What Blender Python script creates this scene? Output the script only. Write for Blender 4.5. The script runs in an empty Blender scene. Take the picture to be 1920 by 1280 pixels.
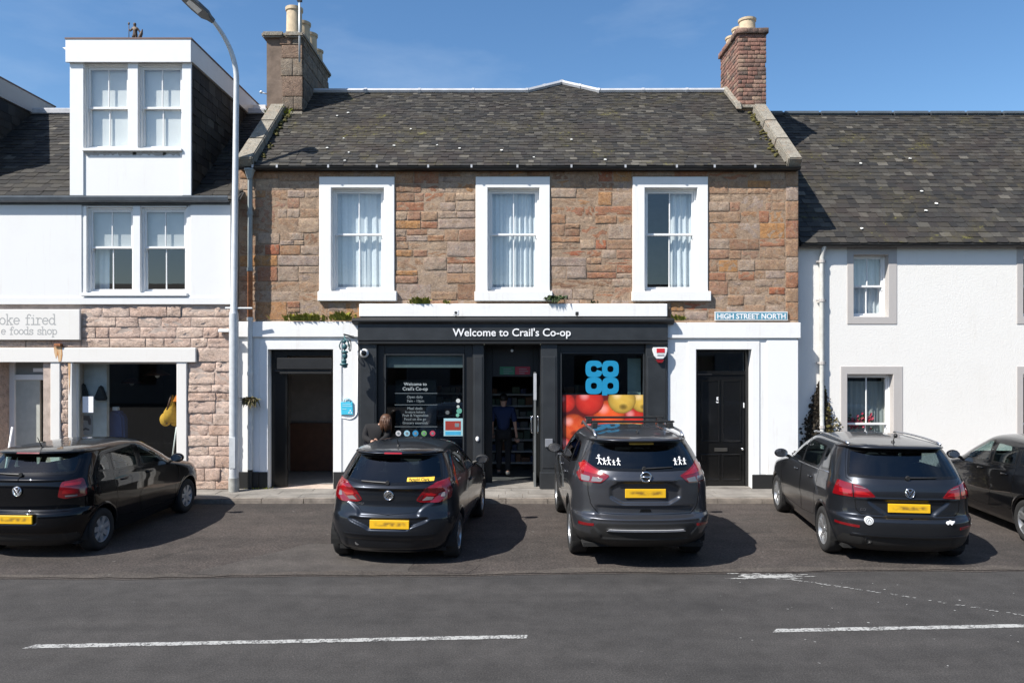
import bpy, bmesh, math, random
import numpy as np
from mathutils import Vector, Matrix

random.seed(7)
rng = np.random.default_rng(7)
SC = bpy.context.scene
COL = SC.collection

# ------------------------------------------------------------------ camera
FPX, HZN, CAMH = 1400.0, 660.0, 2.8          # focal length in photo pixels, horizon row, eye height
cam_d = bpy.data.cameras.new('camera')
cam_d.sensor_width = 36.0
cam_d.lens = 36.0 * FPX / 1920.0
cam_d.shift_y = (HZN - 640.0) / 1920.0
cam_d.clip_start, cam_d.clip_end = 0.1, 2000.0
cam = bpy.data.objects.new('camera', cam_d)
COL.objects.link(cam)
cam.location = (0, 0, CAMH)
cam.rotation_euler = (math.radians(90), 0, 0)
SC.camera = cam

# ------------------------------------------------------------------ sky and sun
TO_SUN = Vector((-0.76, -0.54, 1.0)).normalized()
world = bpy.data.worlds.new('World')
SC.world = world
world.use_nodes = True
wn, wl = world.node_tree.nodes, world.node_tree.links
wn.clear()
sky = wn.new('ShaderNodeTexSky')
sky.sky_type = 'NISHITA'
sky.sun_disc = False
sky.sun_elevation = math.asin(TO_SUN.z)
sky.sun_rotation = math.atan2(TO_SUN.x, TO_SUN.y)
sky.altitude = 20
sky.air_density = 1.0
sky.dust_density = 0.6
sky.ozone_density = 2.2
tc = wn.new('ShaderNodeTexCoord')
mp = wn.new('ShaderNodeMapping')
mp.inputs['Scale'].default_value = (1.2, 1.2, 4.0)
mp.inputs['Rotation'].default_value = (0.2, 0.5, 0.3)
nz = wn.new('ShaderNodeTexNoise')
nz.inputs['Scale'].default_value = 1.7
nz.inputs['Detail'].default_value = 7
nz.inputs['Roughness'].default_value = 0.55
rp = wn.new('ShaderNodeValToRGB')
rp.color_ramp.elements[0].position = 0.46
rp.color_ramp.elements[0].color = (0, 0, 0, 1)
rp.color_ramp.elements[1].position = 0.85
rp.color_ramp.elements[1].color = (0.36, 0.36, 0.36, 1)
mx = wn.new('ShaderNodeMixRGB')
mx.inputs[2].default_value = (5.4, 6.1, 7.0, 1)
bg = wn.new('ShaderNodeBackground')
bg.inputs['Strength'].default_value = 0.085
wo = wn.new('ShaderNodeOutputWorld')
wl.new(tc.outputs['Generated'], mp.inputs['Vector'])
wl.new(mp.outputs['Vector'], nz.inputs['Vector'])
wl.new(nz.outputs['Fac'], rp.inputs['Fac'])
wl.new(rp.outputs['Color'], mx.inputs[0])
hs = wn.new('ShaderNodeHueSaturation')
hs.inputs['Saturation'].default_value = 1.2
wl.new(sky.outputs['Color'], hs.inputs['Color'])
wl.new(hs.outputs['Color'], mx.inputs[1])
wl.new(mx.outputs['Color'], bg.inputs['Color'])
wl.new(bg.outputs['Background'], wo.inputs['Surface'])

sun_d = bpy.data.lights.new('sun', 'SUN')
sun_d.energy = 4.2
sun_d.angle = math.radians(0.5)
sun_d.color = (1.0, 0.955, 0.89)
sun = bpy.data.objects.new('sun', sun_d)
COL.objects.link(sun)
sun.rotation_euler = (-TO_SUN).to_track_quat('-Z', 'Y').to_euler()

SC.view_settings.view_transform = 'Standard'
SC.view_settings.look = 'None'
SC.view_settings.exposure = 0.95
SC.view_settings.gamma = 1.0
SC.view_settings.use_curve_mapping = False
SC.render.engine = 'CYCLES'
SC.cycles.use_denoising = True
SC.cycles.max_bounces = 8
SC.cycles.transparent_max_bounces = 16

# ------------------------------------------------------------------ helpers
def X_(px, Y): return (px - 960.0) * Y / FPX
def Z_(py, Y): return CAMH - (py - HZN) * Y / FPX

def rootloc(p):
    while p.parent: p = p.parent
    return Vector(p.location)

def thing(name, label, cat, loc=(0, 0, 0), group=None, rz=0.0):
    o = bpy.data.objects.new(name, None)
    COL.objects.link(o)
    o.location = loc
    o.rotation_euler = (0, 0, rz)
    o.empty_display_size = 0.2
    return tag(o, label, cat, group)

def tag(o, label, cat, group=None):
    o['label'] = label
    o['category'] = cat
    if group: o['group'] = group
    return o

def struct(o, kind='structure'):
    o['kind'] = kind
    return o

def mesh_from(v, f, smooth=False):
    me = bpy.data.meshes.new('m')
    me.from_pydata([tuple(map(float, p)) for p in v], [], f)
    if smooth: me.polygons.foreach_set('use_smooth', [True] * len(me.polygons))
    me.update()
    return me

def link(name, me, mat, parent=None, local=False):
    o = bpy.data.objects.new(name, me)
    me.name = name
    if mat is not None and not me.materials: me.materials.append(mat)
    COL.objects.link(o)
    if parent is not None:
        o.parent = parent
        if not local:
            r = rootloc(parent)
            if parent.parent is None or True:
                me.transform(Matrix.Translation(-r))
    return o

class MB:
    def __init__(s): s.v, s.f = [], []
    def add(s, v, f):
        b = len(s.v); s.v += [tuple(p) for p in v]; s.f += [tuple(i + b for i in q) for q in f]; return s
    def box(s, x0, x1, y0, y1, z0, z1):
        if x0 > x1: x0, x1 = x1, x0
        if y0 > y1: y0, y1 = y1, y0
        if z0 > z1: z0, z1 = z1, z0
        return s.add([(x0, y0, z0), (x1, y0, z0), (x1, y1, z0), (x0, y1, z0), (x0, y0, z1), (x1, y0, z1), (x1, y1, z1), (x0, y1, z1)],
              [(0, 3, 2, 1), (4, 5, 6, 7), (0, 1, 5, 4), (1, 2, 6, 5), (2, 3, 7, 6), (3, 0, 4, 7)])
    def quad(s, a, b, c, d): return s.add([a, b, c, d], [(0, 1, 2, 3)])
    def prism(s, poly, a, b, axis='y'):
        n = len(poly)
        if axis == 'y': v = [(p, a, q) for p, q in poly] + [(p, b, q) for p, q in poly]
        elif axis == 'x': v = [(a, p, q) for p, q in poly] + [(b, p, q) for p, q in poly]
        else: v = [(p, q, a) for p, q in poly] + [(p, q, b) for p, q in poly]
        f = [tuple(range(n)), tuple(range(2 * n - 1, n - 1, -1))] + [(i, n + i, n + (i + 1) % n, (i + 1) % n) for i in range(n)]
        return s.add(v, f)
    def tube(s, pts, r, n=8, cap=True):
        pts = [Vector(p) for p in pts]; m = len(pts); v = []; f = []
        rs = r if hasattr(r, '__len__') else [r] * m
        up = None
        for i in range(m):
            d = (pts[min(i + 1, m - 1)] - pts[max(i - 1, 0)]).normalized()
            if up is None: up = Vector((0, 0, 1)) if abs(d.z) < .9 else Vector((1, 0, 0))
            a = d.cross(up).normalized(); b = d.cross(a).normalized(); up = a.cross(d) * 1.0
            up = up.normalized()
            for k in range(n):
                t = 2 * math.pi * k / n
                v.append(pts[i] + (a * math.cos(t) + b * math.sin(t)) * rs[i])
        for i in range(m - 1):
            for k in range(n):
                f.append((i * n + k, i * n + (k + 1) % n, (i + 1) * n + (k + 1) % n, (i + 1) * n + k))
        if cap: f += [tuple(range(n)), tuple(range(m * n - 1, (m - 1) * n - 1, -1))]
        return s.add(v, f)
    def lathe(s, prof, c=(0, 0, 0), axis='z', n=20, close=False):
        v = []; f = []; m = len(prof)
        for r, h in prof:
            for k in range(n):
                t = 2 * math.pi * k / n; a, b = r * math.cos(t), r * math.sin(t)
                p = (a, b, h) if axis == 'z' else ((h, a, b) if axis == 'x' else (a, h, b))
                v.append((p[0] + c[0], p[1] + c[1], p[2] + c[2]))
        for i in range(m - 1 if not close else m):
            j = (i + 1) % m
            for k in range(n):
                f.append((i * n + k, i * n + (k + 1) % n, j * n + (k + 1) % n, j * n + k))
        if not close: f += [tuple(range(n - 1, -1, -1)), tuple(range((m - 1) * n, m * n))]
        return s.add(v, f)
    def ball(s, c, r, n=12, m=8):
        r3 = r if hasattr(r, '__len__') else (r, r, r)
        v = []; f = []
        for i in range(m + 1):
            p = math.pi * i / m
            for k in range(n):
                t = 2 * math.pi * k / n
                v.append((c[0] + r3[0] * math.sin(p) * math.cos(t), c[1] + r3[1] * math.sin(p) * math.sin(t), c[2] + r3[2] * math.cos(p)))
        for i in range(m):
            for k in range(n):
                f.append((i * n + k, (i + 1) * n + k, (i + 1) * n + (k + 1) % n, i * n + (k + 1) % n))
        return s.add(v, f)
    def build(s, name, mat, parent=None, bevel=0, smooth=False, local=False, seg=1, weld=False):
        me = mesh_from(s.v, s.f, smooth)
        bm = bmesh.new(); bm.from_mesh(me)
        if weld: bmesh.ops.remove_doubles(bm, verts=bm.verts, dist=1e-5)
        bmesh.ops.recalc_face_normals(bm, faces=bm.faces)
        if bevel:
            ed = [e for e in bm.edges if len(e.link_faces) == 2 and e.calc_face_angle(0) > .5]
            bmesh.ops.bevel(bm, geom=ed, offset=bevel, segments=seg, affect='EDGES', clamp_overlap=True)
        bm.to_mesh(me); bm.free()
        if smooth == 'auto':
            me.set_sharp_from_angle(angle=math.radians(38))
        return link(name, me, mat, parent, local)

def holed_wall(mb, x0, x1, z0, z1, y0, y1, holes):
    xs = sorted(set([x0, x1] + [min(max(h[i], x0), x1) for h in holes for i in (0, 1)]))
    zs = sorted(set([z0, z1] + [min(max(h[i], z0), z1) for h in holes for i in (2, 3)]))
    def solid(i, j):
        if i < 0 or j < 0 or i >= len(xs) - 1 or j >= len(zs) - 1: return False
        cx, cz = (xs[i] + xs[i + 1]) / 2, (zs[j] + zs[j + 1]) / 2
        return not any(h[0] < cx < h[1] and h[2] < cz < h[3] for h in holes)
    for i in range(len(xs) - 1):
        for j in range(len(zs) - 1):
            if not solid(i, j): continue
            a, b, c, d = xs[i], xs[i + 1], zs[j], zs[j + 1]
            mb.quad((a, y0, c), (b, y0, c), (b, y0, d), (a, y0, d))
            mb.quad((a, y1, c), (a, y1, d), (b, y1, d), (b, y1, c))
            if not solid(i - 1, j): mb.quad((a, y0, c), (a, y0, d), (a, y1, d), (a, y1, c))
            if not solid(i + 1, j): mb.quad((b, y0, c), (b, y1, c), (b, y1, d), (b, y0, d))
            if not solid(i, j - 1): mb.quad((a, y0, c), (a, y1, c), (b, y1, c), (b, y0, c))
            if not solid(i, j + 1): mb.quad((a, y0, d), (b, y0, d), (b, y1, d), (a, y1, d))
    return mb

# ------------------------------------------------------------------ materials
def c3(c): return (c, c, c) if not hasattr(c, '__len__') else c

class NT:
    def __init__(s, name):
        s.m = bpy.data.materials.new(name); s.m.use_nodes = True
        s.n = s.m.node_tree.nodes; s.l = s.m.node_tree.links
        s.b = s.n['Principled BSDF']
    def new(s, t, **kw):
        nd = s.n.new(t)
        for k, v in kw.items():
            if k in nd.inputs: nd.inputs[k].default_value = v
            else: setattr(nd, k, v)
        return nd
    def coord(s, mode='pos'):
        if mode == 'pos': return s.new('ShaderNodeNewGeometry').outputs['Position']
        return s.new('ShaderNodeTexCoord').outputs['Object']
    def noise(s, vec, scale, detail=4, rough=.55, dist=0):
        nd = s.new('ShaderNodeTexNoise'); nd.inputs['Scale'].default_value = scale
        nd.inputs['Detail'].default_value = detail; nd.inputs['Roughness'].default_value = rough
        nd.inputs['Distortion'].default_value = dist
        s.l.new(vec, nd.inputs['Vector']); return nd.outputs['Fac']
    def scaled(s, vec, sc):
        m = s.new('ShaderNodeMapping'); m.inputs['Scale'].default_value = sc
        s.l.new(vec, m.inputs['Vector']); return m.outputs['Vector']
    def ramp(s, fac, stops, interp='LINEAR'):
        r = s.new('ShaderNodeValToRGB'); cr = r.color_ramp; cr.interpolation = interp
        while len(cr.elements) < len(stops): cr.elements.new(.5)
        for e, (p, c) in zip(cr.elements, stops):
            c = c3(c); e.position = p; e.color = (c[0], c[1], c[2], 1)
        s.l.new(fac, r.inputs['Fac']); return r.outputs['Color']
    def mix(s, fac, a, b, mode='MIX'):
        m = s.new('ShaderNodeMixRGB', blend_type=mode)
        for i, q in ((0, fac), (1, a), (2, b)):
            if isinstance(q, (int, float)): m.inputs[i].default_value = q if i == 0 else (q, q, q, 1)
            elif isinstance(q, tuple): m.inputs[i].default_value = (q[0], q[1], q[2], 1)
            else: s.l.new(q, m.inputs[i])
        return m.outputs['Color']
    def math(s, op, a, b=None):
        m = s.new('ShaderNodeMath', operation=op)
        for i, q in ((0, a), (1, b)):
            if q is None: continue
            if isinstance(q, (int, float)): m.inputs[i].default_value = q
            else: s.l.new(q, m.inputs[i])
        return m.outputs[0]
    def rnd(s):
        g = s.new('ShaderNodeNewGeometry').outputs['Random Per Island']
        o = s.new('ShaderNodeObjectInfo').outputs['Random']
        return s.math('FRACT', s.math('ADD', g, o))
    def bump(s, h, strength=.3, dist=.01):
        b = s.new('ShaderNodeBump'); b.inputs['Strength'].default_value = strength; b.inputs['Distance'].default_value = dist
        s.l.new(h, b.inputs['Height']); s.l.new(b.outputs['Normal'], s.b.inputs['Normal'])
    def base(s, c): s.l.new(c, s.b.inputs['Base Color'])
    def set(s, **kw):
        for k, v in kw.items():
            k = k.replace('_', ' ')
            s.b.inputs[k].default_value = v
        return s

def plain(name, col, rough=.6, metal=0, coat=0, var=.12, scale=6, bump=0, bscale=60, mode='pos', spec=.5):
    t = NT(name); c = c3(col)
    v = t.coord(mode)
    n = t.noise(v, scale, 5, .6)
    t.base(t.ramp(n, [(.25, tuple(q * (1 - var) for q in c)), (.75, tuple(min(1, q * (1 + var)) for q in c))]))
    t.set(Roughness=rough, Metallic=metal)
    t.b.inputs['Specular IOR Level'].default_value = spec
    if coat: t.set(Coat_Weight=coat, Coat_Roughness=.03)
    if bump: t.bump(t.noise(v, bscale, 4, .6), bump, .01)
    return t.m

def glass(name, tint=(.93, .96, .95), refl=1.0, rough=0.0):
    t = NT(name); t.n.remove(t.b)
    out = [n for n in t.n if n.type == 'OUTPUT_MATERIAL'][0]
    lw = t.new('ShaderNodeLayerWeight'); lw.inputs['Blend'].default_value = .5
    k = t.math('MULTIPLY', t.math('ADD', t.math('MULTIPLY', t.math('POWER', lw.outputs['Facing'], 5.0), .96), .042), 1.8 * refl)
    k = t.math('MINIMUM', k, 1.0)
    tr = t.new('ShaderNodeBsdfTransparent'); tr.inputs['Color'].default_value = (*tint, 1)
    gl = t.new('ShaderNodeBsdfGlossy'); gl.inputs['Roughness'].default_value = rough
    ms = t.new('ShaderNodeMixShader')
    t.l.new(k, ms.inputs[0]); t.l.new(tr.outputs[0], ms.inputs[1]); t.l.new(gl.outputs[0], ms.inputs[2])
    t.l.new(ms.outputs[0], out.inputs['Surface'])
    return t.m

def stone_mat(name, stops, speck=(.09, .075, .06), rough_amt=.35, stain=True, smear=(.30, .215, .15), mottle=.35):
    t = NT(name); v = t.coord()
    base = t.ramp(t.rnd(), stops, 'CONSTANT')
    k = len(stops)
    m_ = t.ramp(t.noise(v, 4.2, 7, .68, 1.6), [(.28 + .44 * i / (k - 1), stops[(i * 5) % k][1]) for i in range(k)])
    c = t.mix(mottle, base, m_)
    n1 = t.noise(v, 9, 6, .7, .6)
    n2 = t.noise(v, 42, 5, .75)
    c = t.mix(.9, c, t.ramp(n1, [(.22, (.42, .40, .38)), (.5, (.97, .97, .97)), (.78, (1.3, 1.27, 1.2))]), 'MULTIPLY')
    c = t.mix(.85, c, t.ramp(n2, [(.28, (.45, .43, .41)), (.48, (1, 1, 1)), (.75, (1.25, 1.25, 1.22))]), 'MULTIPLY')
    if stain:
        c = t.mix(t.ramp(t.noise(v, 6.5, 6, .7, 1.0), [(.53, 0), (.66, .75)]), c, smear)
        n3 = t.noise(t.scaled(v, (1, 1, .6)), 1.6, 5, .7)
        c = t.mix(t.ramp(n3, [(.56, 0), (.74, .55)]), c, (.13, .115, .095))
        c = t.mix(t.ramp(t.noise(v, 13, 4, .7, 1.2), [(.26, .8), (.33, 0)]), c, speck)
    t.base(c); t.set(Roughness=.92)
    t.b.inputs['Specular IOR Level'].default_value = .15
    t.bump(t.math('ADD', t.noise(v, 17, 7, .72, .9), t.math('MULTIPLY', t.noise(v, 80, 3, .6), .45)), rough_amt * 1.6, .035)
    return t.m

def slate_mat(name, mossy=.5, tone=1.0):
    t = NT(name); v = t.coord()
    r = t.rnd()
    q = lambda *a: (a[0] * tone * 1.04, a[1] * tone, a[2] * tone * .88)
    base = t.ramp(r, [(0, q(.042, .042, .045)), (.18, q(.062, .061, .063)), (.36, q(.082, .078, .076)), (.52, q(.056, .052, .054)), (.66, q(.1, .095, .092)),
                      (.78, q(.072, .066, .06)), (.9, q(.13, .125, .12)), (.975, q(.2, .19, .18)), (.997, (.75, .74, .7))], 'CONSTANT')
    n2 = t.noise(v, 30, 5, .7)
    c = t.mix(.8, base, t.ramp(n2, [(.25, (.6, .6, .6)), (.75, (1.3, 1.3, 1.3))]), 'MULTIPLY')
    big = t.noise(v, 1.1, 6, .7, .5)
    c = t.mix(t.ramp(big, [(.5, 0), (.74, mossy)]), c, (.055, .046, .026))
    br = t.noise(t.scaled(v, (1, 1, 1)), .7, 5, .65, 1)
    c = t.mix(t.ramp(br, [(.52, 0), (.7, mossy * .7)]), c, (.034, .025, .021))
    sp = t.noise(v, 9, 3, .8)
    c = t.mix(t.ramp(t.math('MULTIPLY', big, sp), [(.34, 0), (.45, mossy * 1.1)]), c, (.13, .12, .03))
    t.base(c); t.set(Roughness=.72); t.b.inputs['Specular IOR Level'].default_value = .3
    t.bump(t.noise(v, 60, 4, .6), .35, .008)
    return t.m

def paint_wall(name, col=(.8, .8, .8), stain=(.55, .5, .42), amt=.35, bump=.15, bscale=30, rough=.75):
    t = NT(name); v = t.coord()
    n = t.noise(v, 1.3, 6, .7, .3)
    streak = t.noise(t.scaled(v, (6, 6, .5)), 1.5, 5, .7)
    c = t.mix(t.ramp(n, [(.5, 0), (.8, amt * .5)]), col, stain)
    c = t.mix(t.ramp(streak, [(.58, 0), (.8, amt)]), c, stain)
    t.base(c); t.set(Roughness=rough); t.b.inputs['Specular IOR Level'].default_value = .25
    t.bump(t.noise(v, bscale, 5, .65), bump, .012)
    return t.m

M = {}
M['white'] = paint_wall('white_masonry_paint', (.77, .77, .755), amt=.45)
M['white_left'] = paint_wall('white_smooth_render', (.72, .72, .71), amt=.3, bump=.08)
M['harl'] = paint_wall('white_roughcast', (.74, .72, .68), stain=(.58, .54, .47), amt=.3, bump=.5, bscale=42, rough=.9)
M['offwhite'] = paint_wall('cream_white_paint', (.72, .70, .66), amt=.4, bump=.12)
M['joinery'] = plain('white_joinery_paint', (.74, .74, .73), .35, var=.03, coat=.1)
M['greystone'] = paint_wall('grey_painted_stone', (.43, .405, .385), stain=(.32, .29, .26), bump=.2)
M['plinth'] = plain('black_plinth_paint', .012, .6, bump=.2)
M['mortar'] = stone_mat('lime_mortar', [(0, (.33, .235, .165)), (.5, (.37, .275, .20))], rough_amt=.4)
M['mortar2'] = plain('grey_lime_mortar', (.46, .375, .32), .95, var=.3, scale=5, bump=.8, bscale=45, spec=.1)
M['rubble'] = stone_mat('rubble_sandstone', [(0, (0.314, 0.207, 0.140)), (.12, (0.333, 0.194, 0.117)), (.19, (0.363, 0.304, 0.250)), (.32, (0.382, 0.207, 0.098)), (.37, (0.304, 0.136, 0.086)),
    (.45, (0.323, 0.229, 0.160)), (.56, (0.412, 0.207, 0.078)), (.60, (0.333, 0.290, 0.261)), (.72, (0.304, 0.180, 0.129)), (.82, (0.206, 0.128, 0.090)), (.89, (0.333, 0.097, 0.055)), (.92, (0.421, 0.334, 0.250))])
M['coursed'] = stone_mat('coursed_pink_sandstone', [(0, (.58, .45, .37)), (.2, (.64, .50, .41)), (.4, (.54, .40, .33)), (.6, (.66, .52, .44)), (.78, (.57, .41, .33)), (.92, (.50, .34, .26))], rough_amt=.6, stain=False)
M['brick'] = stone_mat('weathered_red_brick', [(0, (.24, .12, .095)), (.3, (.28, .155, .12)), (.52, (.14, .09, .078)), (.66, (.30, .195, .15)), (.8, (.075, .06, .056)), (.9, (.33, .24, .175))], rough_amt=.2, stain=False)
M['chimstone'] = stone_mat('weathered_chimney_stone', [(0, (.23, .195, .16)), (.3, (.27, .225, .18)), (.6, (.19, .155, .125)), (.85, (.26, .17, .125))], rough_amt=.7)
M['cope'] = stone_mat('lichened_cope_stone', [(0, (.27, .25, .21)), (.5, (.31, .285, .24))], rough_amt=.5)
M['slate'] = slate_mat('mossy_slate', .95, .56)
M['slate2'] = slate_mat('brown_grey_slate', .9, .52)
M['slate3'] = slate_mat('plain_dark_slate', .15, .42)
M['deck'] = plain('roof_underlay', .02, .9)
M['lead'] = plain('lead_ridge', (.42, .43, .45), .55, metal=.1, var=.2, bump=.1)
M['castiron'] = plain('black_cast_iron', .018, .4, var=.3, bump=.15, bscale=40)
M['greyiron'] = plain('grey_green_downpipe_paint', (.26, .29, .29), .5, var=.15)
M['whitepipe'] = plain('white_pipe_paint', (.62, .62, .6), .5, var=.15)
M['rustpipe'] = plain('rust_streaked_pipe', (.3, .11, .04), .8, var=.5, scale=20)
M['gutter_grey'] = plain('grey_gutter', (.10, .115, .13), .4, var=.2)
M['shopgrey'] = plain('charcoal_shopfront_paint', (.024, .0265, .029), .42, var=.3, scale=3, bump=.05)
M['shopblack'] = plain('black_shopfront_paint', .012, .45, var=.2)
M['doorblack'] = plain('black_gloss_door_paint', .006, .25, var=.1, coat=.15)
M['glass'] = glass('window_glass', refl=1.7)
M['shopglass'] = glass('shop_glass', (.86, .92, .91), refl=1.0)
M['pot'] = plain('buff_clay_pot', (.50, .40, .27), .8, var=.25, scale=9, bump=.2)
M['galv'] = plain('galvanised_steel', (.55, .57, .58), .5, metal=.2, var=.12, scale=9)
M['lampgrey'] = plain('grey_lantern_housing', (.10, .105, .11), .5)
M['lens'] = plain('lantern_lens', (.62, .63, .63), .3, var=.05)
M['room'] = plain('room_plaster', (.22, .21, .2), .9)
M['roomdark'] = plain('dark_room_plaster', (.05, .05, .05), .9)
M['roomwhite'] = plain('white_room_plaster', (.55, .55, .54), .9)
M['voile'] = plain('voile_curtain', (.72, .76, .80), .9, var=.06, scale=20)
M['blind'] = plain('white_roller_blind', (.78, .78, .77), .8, var=.02)
M['text'] = plain('white_lettering', (.8, .8, .8), .5, var=.02)
M['greytext'] = plain('grey_lettering', (.36, .36, .35), .6, var=.05)
M['coopblue'] = plain('bright_blue_vinyl', (.012, .23, .42), .4, var=.04)
M['chrome'] = plain('chrome', (.75, .75, .76), .12, metal=1, var=.03)
M['yellow'] = plain('mustard_cloth', (.62, .33, .03), .85, var=.2, scale=12, bump=.3)
M['orange'] = plain('orange_cloth', (.8, .22, .02), .8)
M['navy'] = plain('blue_cloth', (.02, .05, .16), .85, var=.2)
M['black'] = plain('matt_black', .012, .7)
M['paper'] = plain('white_paper', (.8, .8, .82), .8, var=.02)
M['red'] = plain('red_plastic', (.55, .02, .03), .4, var=.05)
M['wood'] = plain('brown_wood', (.09, .04, .022), .6, var=.3)
M['skin'] = plain('skin', (.45, .26, .19), .6, var=.05)
M['concrete'] = plain('pavement_concrete', (.19, .175, .155), .9, var=.3, scale=4, bump=.4, bscale=60)
# ================================================================== GROUND
def asphalt(name, col, col2, agg, bump, patch, stain=.25):
    t = NT(name); v = t.coord()
    big = t.noise(v, .45, 6, .65, .4)
    mid = t.noise(v, 3.0, 5, .7)
    fine = t.noise(v, agg, 3, .75)
    c = t.mix(t.ramp(big, [(.35, 0), (.65, 1)]), col, col2)
    c = t.mix(.7, c, t.ramp(mid, [(.3, (.68, .68, .68)), (.7, (1.28, 1.28, 1.28))]), 'MULTIPLY')
    c = t.mix(.9, c, t.ramp(fine, [(.3, (.45, .45, .45)), (.5, (.95, .95, .95)), (.72, (1.9, 1.85, 1.8))]), 'MULTIPLY')
    trk = t.noise(t.scaled(v, (.06, 1.1, 1)), 1.6, 4, .6, .3)
    c = t.mix(.8, c, t.ramp(trk, [(.32, (.80, .80, .80)), (.68, (1.2, 1.19, 1.17))]), 'MULTIPLY')
    oil = t.noise(v, 1.25, 5, .62, .8)
    c = t.mix(t.ramp(oil, [(.62, 0), (.74, stain)]), c, (.018, .017, .016))
    vo = t.new('ShaderNodeTexVoronoi'); vo.inputs['Scale'].default_value = agg * .8
    t.l.new(v, vo.inputs['Vector'])
    sp = t.ramp(vo.outputs['Color'], [(.955, 0), (.97, patch)])
    c = t.mix(sp, c, (.30, .28, .26))
    t.base(c); t.set(Roughness=.88); t.b.inputs['Specular IOR Level'].default_value = .3
    t.bump(t.math('ADD', fine, t.math('MULTIPLY', mid, .3)), bump, .008)
    return t.m
M['road'] = asphalt('road_asphalt', (.042, .0402, .0392), (.050, .0472, .0455), 65, .6, .12)
M['parking'] = asphalt('old_coarse_asphalt', (.062, .052, .047), (.044, .039, .036), 34, 1.0, .3, .6)
M['patch'] = asphalt('smooth_asphalt_patch', (.068, .061, .056), (.058, .052, .048), 90, .4, .2)

def sheet(name, poly, z, mat, nsub=0):
    me = mesh_from([(x, y, z) for x, y in poly], [tuple(range(len(poly)))])
    o = link(name, me, mat); struct(o); return o

KERB_Y = 13.80
PAV_Z = 0.09
sheet('ground', [(-400, -400), (400, -400), (400, 400), (-400, 400)], -0.30, M['road'])
# road carriageway and parking strip share an uneven seam
seam = []
r_ = random.Random(3)
for i in range(-160, 161):
    x = i * .25
    seam.append((x, 9.40 + .03 * x + .035 * math.sin(x * 1.7) + r_.uniform(-.02, .02)))
sheet('road', [(-40, -14)] + [(40, -14)] + seam[::-1], 0.0, M['road'])
sheet('parking_strip', [(p[0], p[1] - .03) for p in seam] + [(40, KERB_Y + .1), (-40, KERB_Y + .1)], 0.004, M['parking'])
def ragged(poly, amp, step, seed):
    r = random.Random(seed); out = []
    for i in range(len(poly)):
        a, b = Vector(poly[i]), Vector(poly[(i + 1) % len(poly)])
        n = max(1, int((b - a).length / step))
        for k in range(n):
            p = a.lerp(b, k / n); out.append((p.x + r.uniform(-amp, amp), p.y + r.uniform(-amp, amp)))
    return out
# lighter relaid patch at the road edge
sheet('road_patch', ragged([(-4.1, 9.36), (-1.30, 9.44), (-1.32, 9.9), (-1.95, 10.75), (-2.95, 10.9), (-3.5, 10.2)], .03, .12, 5), 0.008, M['patch'])
sheet('dark_trench_patch', ragged([(-1.27, 9.40), (-.55, 9.44), (-.42, 9.85), (-.46, 10.4), (-1.27, 9.95)], .02, .1, 6), 0.008, M['parking'])
# dusty grit washed into the seam
ed = [(p[0], p[1] + .015 + r_.uniform(-.02, .02)) for p in seam] ; ed2 = [(p[0], p[1] + .15 + .06 * math.sin(p[0] * 2.3) + r_.uniform(-.05, .05)) for p in seam]
M['grit'] = asphalt('gritty_seam', (.082, .071, .062), (.062, .054, .048), 50, .8, .5)
sheet('road_edge', ed + ed2[::-1], 0.012, M['grit'])
# white centre-line dashes
def worn_paint():
    t = NT('worn_road_paint'); v = t.coord()
    n = t.noise(v, 38, 4, .8); b = t.noise(v, 5, 4, .7)
    k = t.ramp(t.math('ADD', n, t.math('MULTIPLY', b, .5)), [(.66, 1), (.76, 0)])
    t.base(t.mix(k, (.36, .36, .345), (.06, .058, .056))); t.set(Roughness=.8)
    t.bump(n, .3, .004); return t.m
M['linepaint'] = worn_paint()
def dash(x0, x1, ya, k, w=.088):
    y = lambda x: ya + k * x
    pts = [(x0 - .02, y(x0) - w * .55), (x0 + .06, y(x0) + w * .5), (x1, y(x1) + w / 2), (x1 - .01, y(x1) - w / 2)]
    o = link('lane_line', mesh_from([(px, py, .004) for px, py in ragged(pts, .006, .07, int(x0 * 10))], [tuple(range(len(ragged(pts, .006, .07, int(x0 * 10)))))]), M['linepaint'])
    struct(o); return o
dash(-4.62, .16, 7.345, .052)
dash(2.62, 7.6, 7.375, .052)
dash(-12.0, -7.2, 7.345, .052)
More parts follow.
